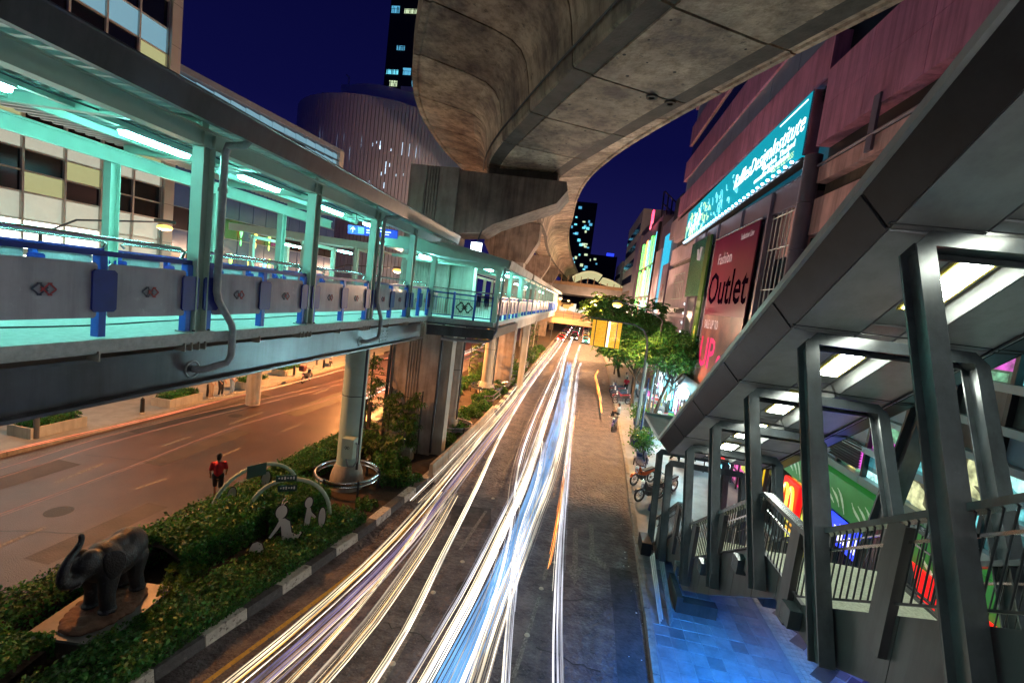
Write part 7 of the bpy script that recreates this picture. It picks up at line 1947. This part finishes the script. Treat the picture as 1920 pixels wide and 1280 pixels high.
for row, y in enumerate((101, 109, 118, 129, 141, 155)):
    for ln, x in enumerate((-3.6, -.9, 1.9)):
        if (row, ln) == (0, 1): continue
        car('%s car with headlights on, %s lane, row %d of the far queue' % (wd[k % 8], ('median', 'middle', 'kerb')[ln], row + 1), x + .012 * (y - 86) , y + ln * 1.7, cc[k % 8], 1, 'cars queuing far down the street'); k += 1

# ================================================================ LIGHT TRAILS HANGING OVER THE LANES
def trail_mat(n, c, s):
    """glow whose strength wavers along the street, as lamps passing at varying speed leave it"""
    m = emat('trail_' + n, c, s, (.2, .2, .2)); nt = m.node_tree; N, L = nt.nodes, nt.links
    geo = N.new('ShaderNodeNewGeometry'); mp = N.new('ShaderNodeMapping'); mp.inputs['Scale'].default_value = (3.0, .22, 2.0); L.new(geo.outputs['Position'], mp.inputs['Vector'])
    nz = N.new('ShaderNodeTexNoise'); nz.inputs['Scale'].default_value = 1.3; nz.inputs['Detail'].default_value = 3; L.new(mp.outputs[0], nz.inputs['Vector'])
    mr = N.new('ShaderNodeMapRange'); mr.inputs['From Min'].default_value = .34; mr.inputs['From Max'].default_value = .66; mr.inputs['To Min'].default_value = s * .25; mr.inputs['To Max'].default_value = s * 1.6
    L.new(nz.outputs['Fac'], mr.inputs['Value']); L.new(mr.outputs[0], N['Principled BSDF'].inputs['Emission Strength'])
    return m
TW = trail_mat('white', (1.0, .90, .74), 2.4); TC = trail_mat('cream', (1.0, .80, .50), 1.5); TA = trail_mat('amber', (1.0, .50, .08), 1.1); TB = trail_mat('blue', (.08, .30, .66), .8); TP = trail_mat('violet', (.30, .24, .72), .30); TGr = trail_mat('grey_white', (.72, .72, .85), .7); TRd = trail_mat('red', (1.0, .16, .10), .8); TO = trail_mat('orange', (1, .28, .02), 2.0)
TRd2 = trail_mat('faint_red', (.8, .16, .12), .35)
TD = trail_mat('dim_cream', (.85, .66, .48), .42)
TR = dict(
A=[(-5.55, 5), (-5.22, 7.05), (-4.93, 8.47), (-4.55, 11.02), (-4.33, 14.18), (-4.2, 20.46), (-3.97, 32.25), (-3.88, 52.27), (-3.63, 80.13), (-3.2, 150)],
B=[(-4.5, 5.5), (-4.29, 7.36), (-4.05, 9.39), (-3.98, 13.09), (-4.12, 16.48)],
C=[(-3.2, 5), (-3.06, 7.72), (-2.96, 9.37), (-3.05, 12.5), (-3.18, 17.16), (-3.6, 27.84), (-3.6, 44.66), (-2.95, 76.2), (-2.6, 118)],
D=[(-2.36, 5.5), (-2.18, 7.99), (-1.9, 10.67), (-1.67, 14.32), (-1.44, 19.73), (-1.37, 29.27), (-1.2, 47.02), (-1.35, 73.98), (-.6, 150)],
E=[(-1.9, 6), (-1.62, 8.14), (-1.24, 11.56), (-.9, 16.22), (-.73, 21.47), (-.52, 29.81), (-.45, 44), (-.5, 62)],
F=[(-1.1, 5.5), (-1.0, 8.3), (-.92, 10.99), (-.61, 15.3), (-.14, 22.55), (.04, 35.1), (.08, 56.43), (.9, 92)],
G=[(-.3, 6), (-.49, 8.47), (-.72, 10.65), (-.94, 14.25), (-.8, 19.4), (-1.01, 24.79)],
H=[(.75, 6), (.62, 8.79), (.52, 10.47), (.42, 14.09), (.40, 20.6), (.43, 30.41), (.65, 52.51), (1.08, 62.85)],
I=[(2.62, 34.7), (2.70, 40), (2.74, 47), (2.72, 52.4), (3.21, 57.27)],
J=[(.1, 13), (.18, 14.68), (.25, 18.16), (.4, 23.68), (.62, 32.04)],
K=[(-4.95, 15.5), (-4.69, 20.22), (-4.42, 30.25), (-4.38, 45.75), (-4.0, 80)],
L=[(-1.5, 5.5), (-1.37, 8.21), (-1.24, 10.48), (-1.33, 14.45), (-2.0, 24.24), (-1.88, 50.04), (-1.6, 84), (-.2, 122)])
def trail(lab, key, spread, strands, z=.65, zs_=.12, seed=0):
    """one vehicle's lights: several thin glowing threads side by side over the road"""
    r_ = random.Random(seed); P = catmull(TR[key], .9)
    t = thing('light_trail', lab, 'light trail', (float(P[0][0]), float(P[0][1]), z))
    by = {}
    for n_, m, rad, lo, hi in strands:
        for j in range(n_):
            off = r_.uniform(lo, hi) * spread; dz = r_.uniform(-zs_, zs_); a = r_.uniform(.6, 1.3)
            # a bright core with finer threads either side, thinning outwards
            for h in range(3):
                o2_ = off if h == 0 else off + r_.gauss(0, .045); rr_ = rad * a if h == 0 else rad * a * r_.uniform(.22, .5)
                s0 = 0 if h == 0 else r_.randrange(0, max(1, len(P) // 3)); s1 = len(P) if h == 0 else len(P) - r_.randrange(0, max(1, len(P) // 4))
                if s1 - s0 < 4: continue
                by.setdefault(m.name, (m, MB()))[1].tube([(p[0] + o2_ + .03 * math.sin(p[1] * .11 + seed + j), p[1], z + dz + .012 * math.sin(p[1] * .35 + j)) for p in P[s0:s1]], rr_, 4)
    for m, mb in by.values(): mb.build('light_streak', m, t)
    return t
trail('bundle of cream and amber headlight streaks nearest the median kerb', 'A', .82, [(5, TC, .008, -.5, .45), (4, TA, .007, -.5, .4), (7, TD, .008, -.55, .55), (14, TP, .011, -.1, .5), (1, TW, .010, -.4, .4)], seed=1)
trail('white and gold streaks merging along the median barrier farther up', 'K', .7, [(2, TC, .010, -.5, .5), (1, TA, .010, -.5, .5), (1, TW, .012, -.4, .4), (3, TD, .01, -.5, .5)], seed=2)
trail('short broken cream streaks ending before the square pillar', 'B', .9, [(5, TC, .008, -.5, .5), (4, TD, .009, -.5, .5), (2, TA, .007, -.5, .5)], seed=3)
trail('strong white and brown double streak in the left lane', 'C', .26, [(3, TW, .014, .0, .4), (2, TC, .012, -.4, .0), (4, TD, .012, -.5, .5)], seed=4)
trail('broad bright white headlight streak down the middle lane', 'D', .34, [(4, TW, .016, .1, .5), (7, TGr, .010, -.6, .4), (4, TC, .008, -.5, .3)], seed=5)
trail('wide soft blue sheen streak between the middle white streaks', 'E', .62, [(80, TB, .008, -.5, .5), (2, TGr, .005, -.5, .5)], z=.40, zs_=.3, seed=6)
trail('wide cream and white streak bundle right of the blue sheen', 'F', .52, [(5, TC, .011, -.5, .5), (2, TW, .011, -.1, .5), (10, TD, .012, -.5, .5)], seed=7)
trail('thin white streak crossing over the cream bundle', 'G', .22, [(2, TW, .009, -.5, .5), (4, TGr, .009, -.6, .6)], seed=8)
trail('straight pale grey white streak in the right lane', 'H', .22, [(2, TW, .009, -.4, .4), (10, TGr, .010, -.5, .5)], seed=9)
trail('short orange indicator streak near the right kerb by the parked motorcycles', 'I', .12, [(4, TO, .03, -.4, .4), (2, TC, .015, -.4, .4)], seed=10)
trail('thin orange streak just left of the pale right lane streak', 'J', .1, [(3, TO, .009, -.5, .5)], seed=11)
trail('white streaks weaving between lanes in the far traffic', 'L', .5, [(2, TW, .013, -.5, .5), (3, TGr, .010, -.5, .5), (2, TD, .010, -.5, .5)], seed=12)
TR['L1'] = [(-20.3, 6), (-19.82, 12.99), (-19.2, 19.45), (-18.8, 34.68), (-18.7, 60)]; TR['L2'] = [(-14.9, 6), (-15.0, 13.64), (-15.2, 19.22), (-14.43, 26.96), (-13.9, 40), (-13.6, 70)]; TR['L3'] = [(-18.5, 5), (-18.31, 12.0), (-18.5, 17.07), (-17.04, 31.6), (-16.4, 60)]; TR['L4'] = [(-12.6, 26), (-12.9, 40), (-13.0, 75)]
trail('thin red tail light streak along the left side of the left road', 'L1', .12, [(2, TRd, .010, -.5, .5)], seed=13)
trail('faint pink streaks over the middle of the left road', 'L2', .9, [(3, TRd2, .004, -.5, .5)], seed=14)
trail('faint red streak between the left road lanes', 'L3', .5, [(2, TRd2, .005, -.5, .5)], seed=15)
trail('orange streaks on the far left road glimpsed between the pillars', 'L4', 2.2, [(6, TRd, .02, -.5, .5), (3, TW, .012, -.5, .5)], seed=16)

bpy.data.scenes.remove(WORK)
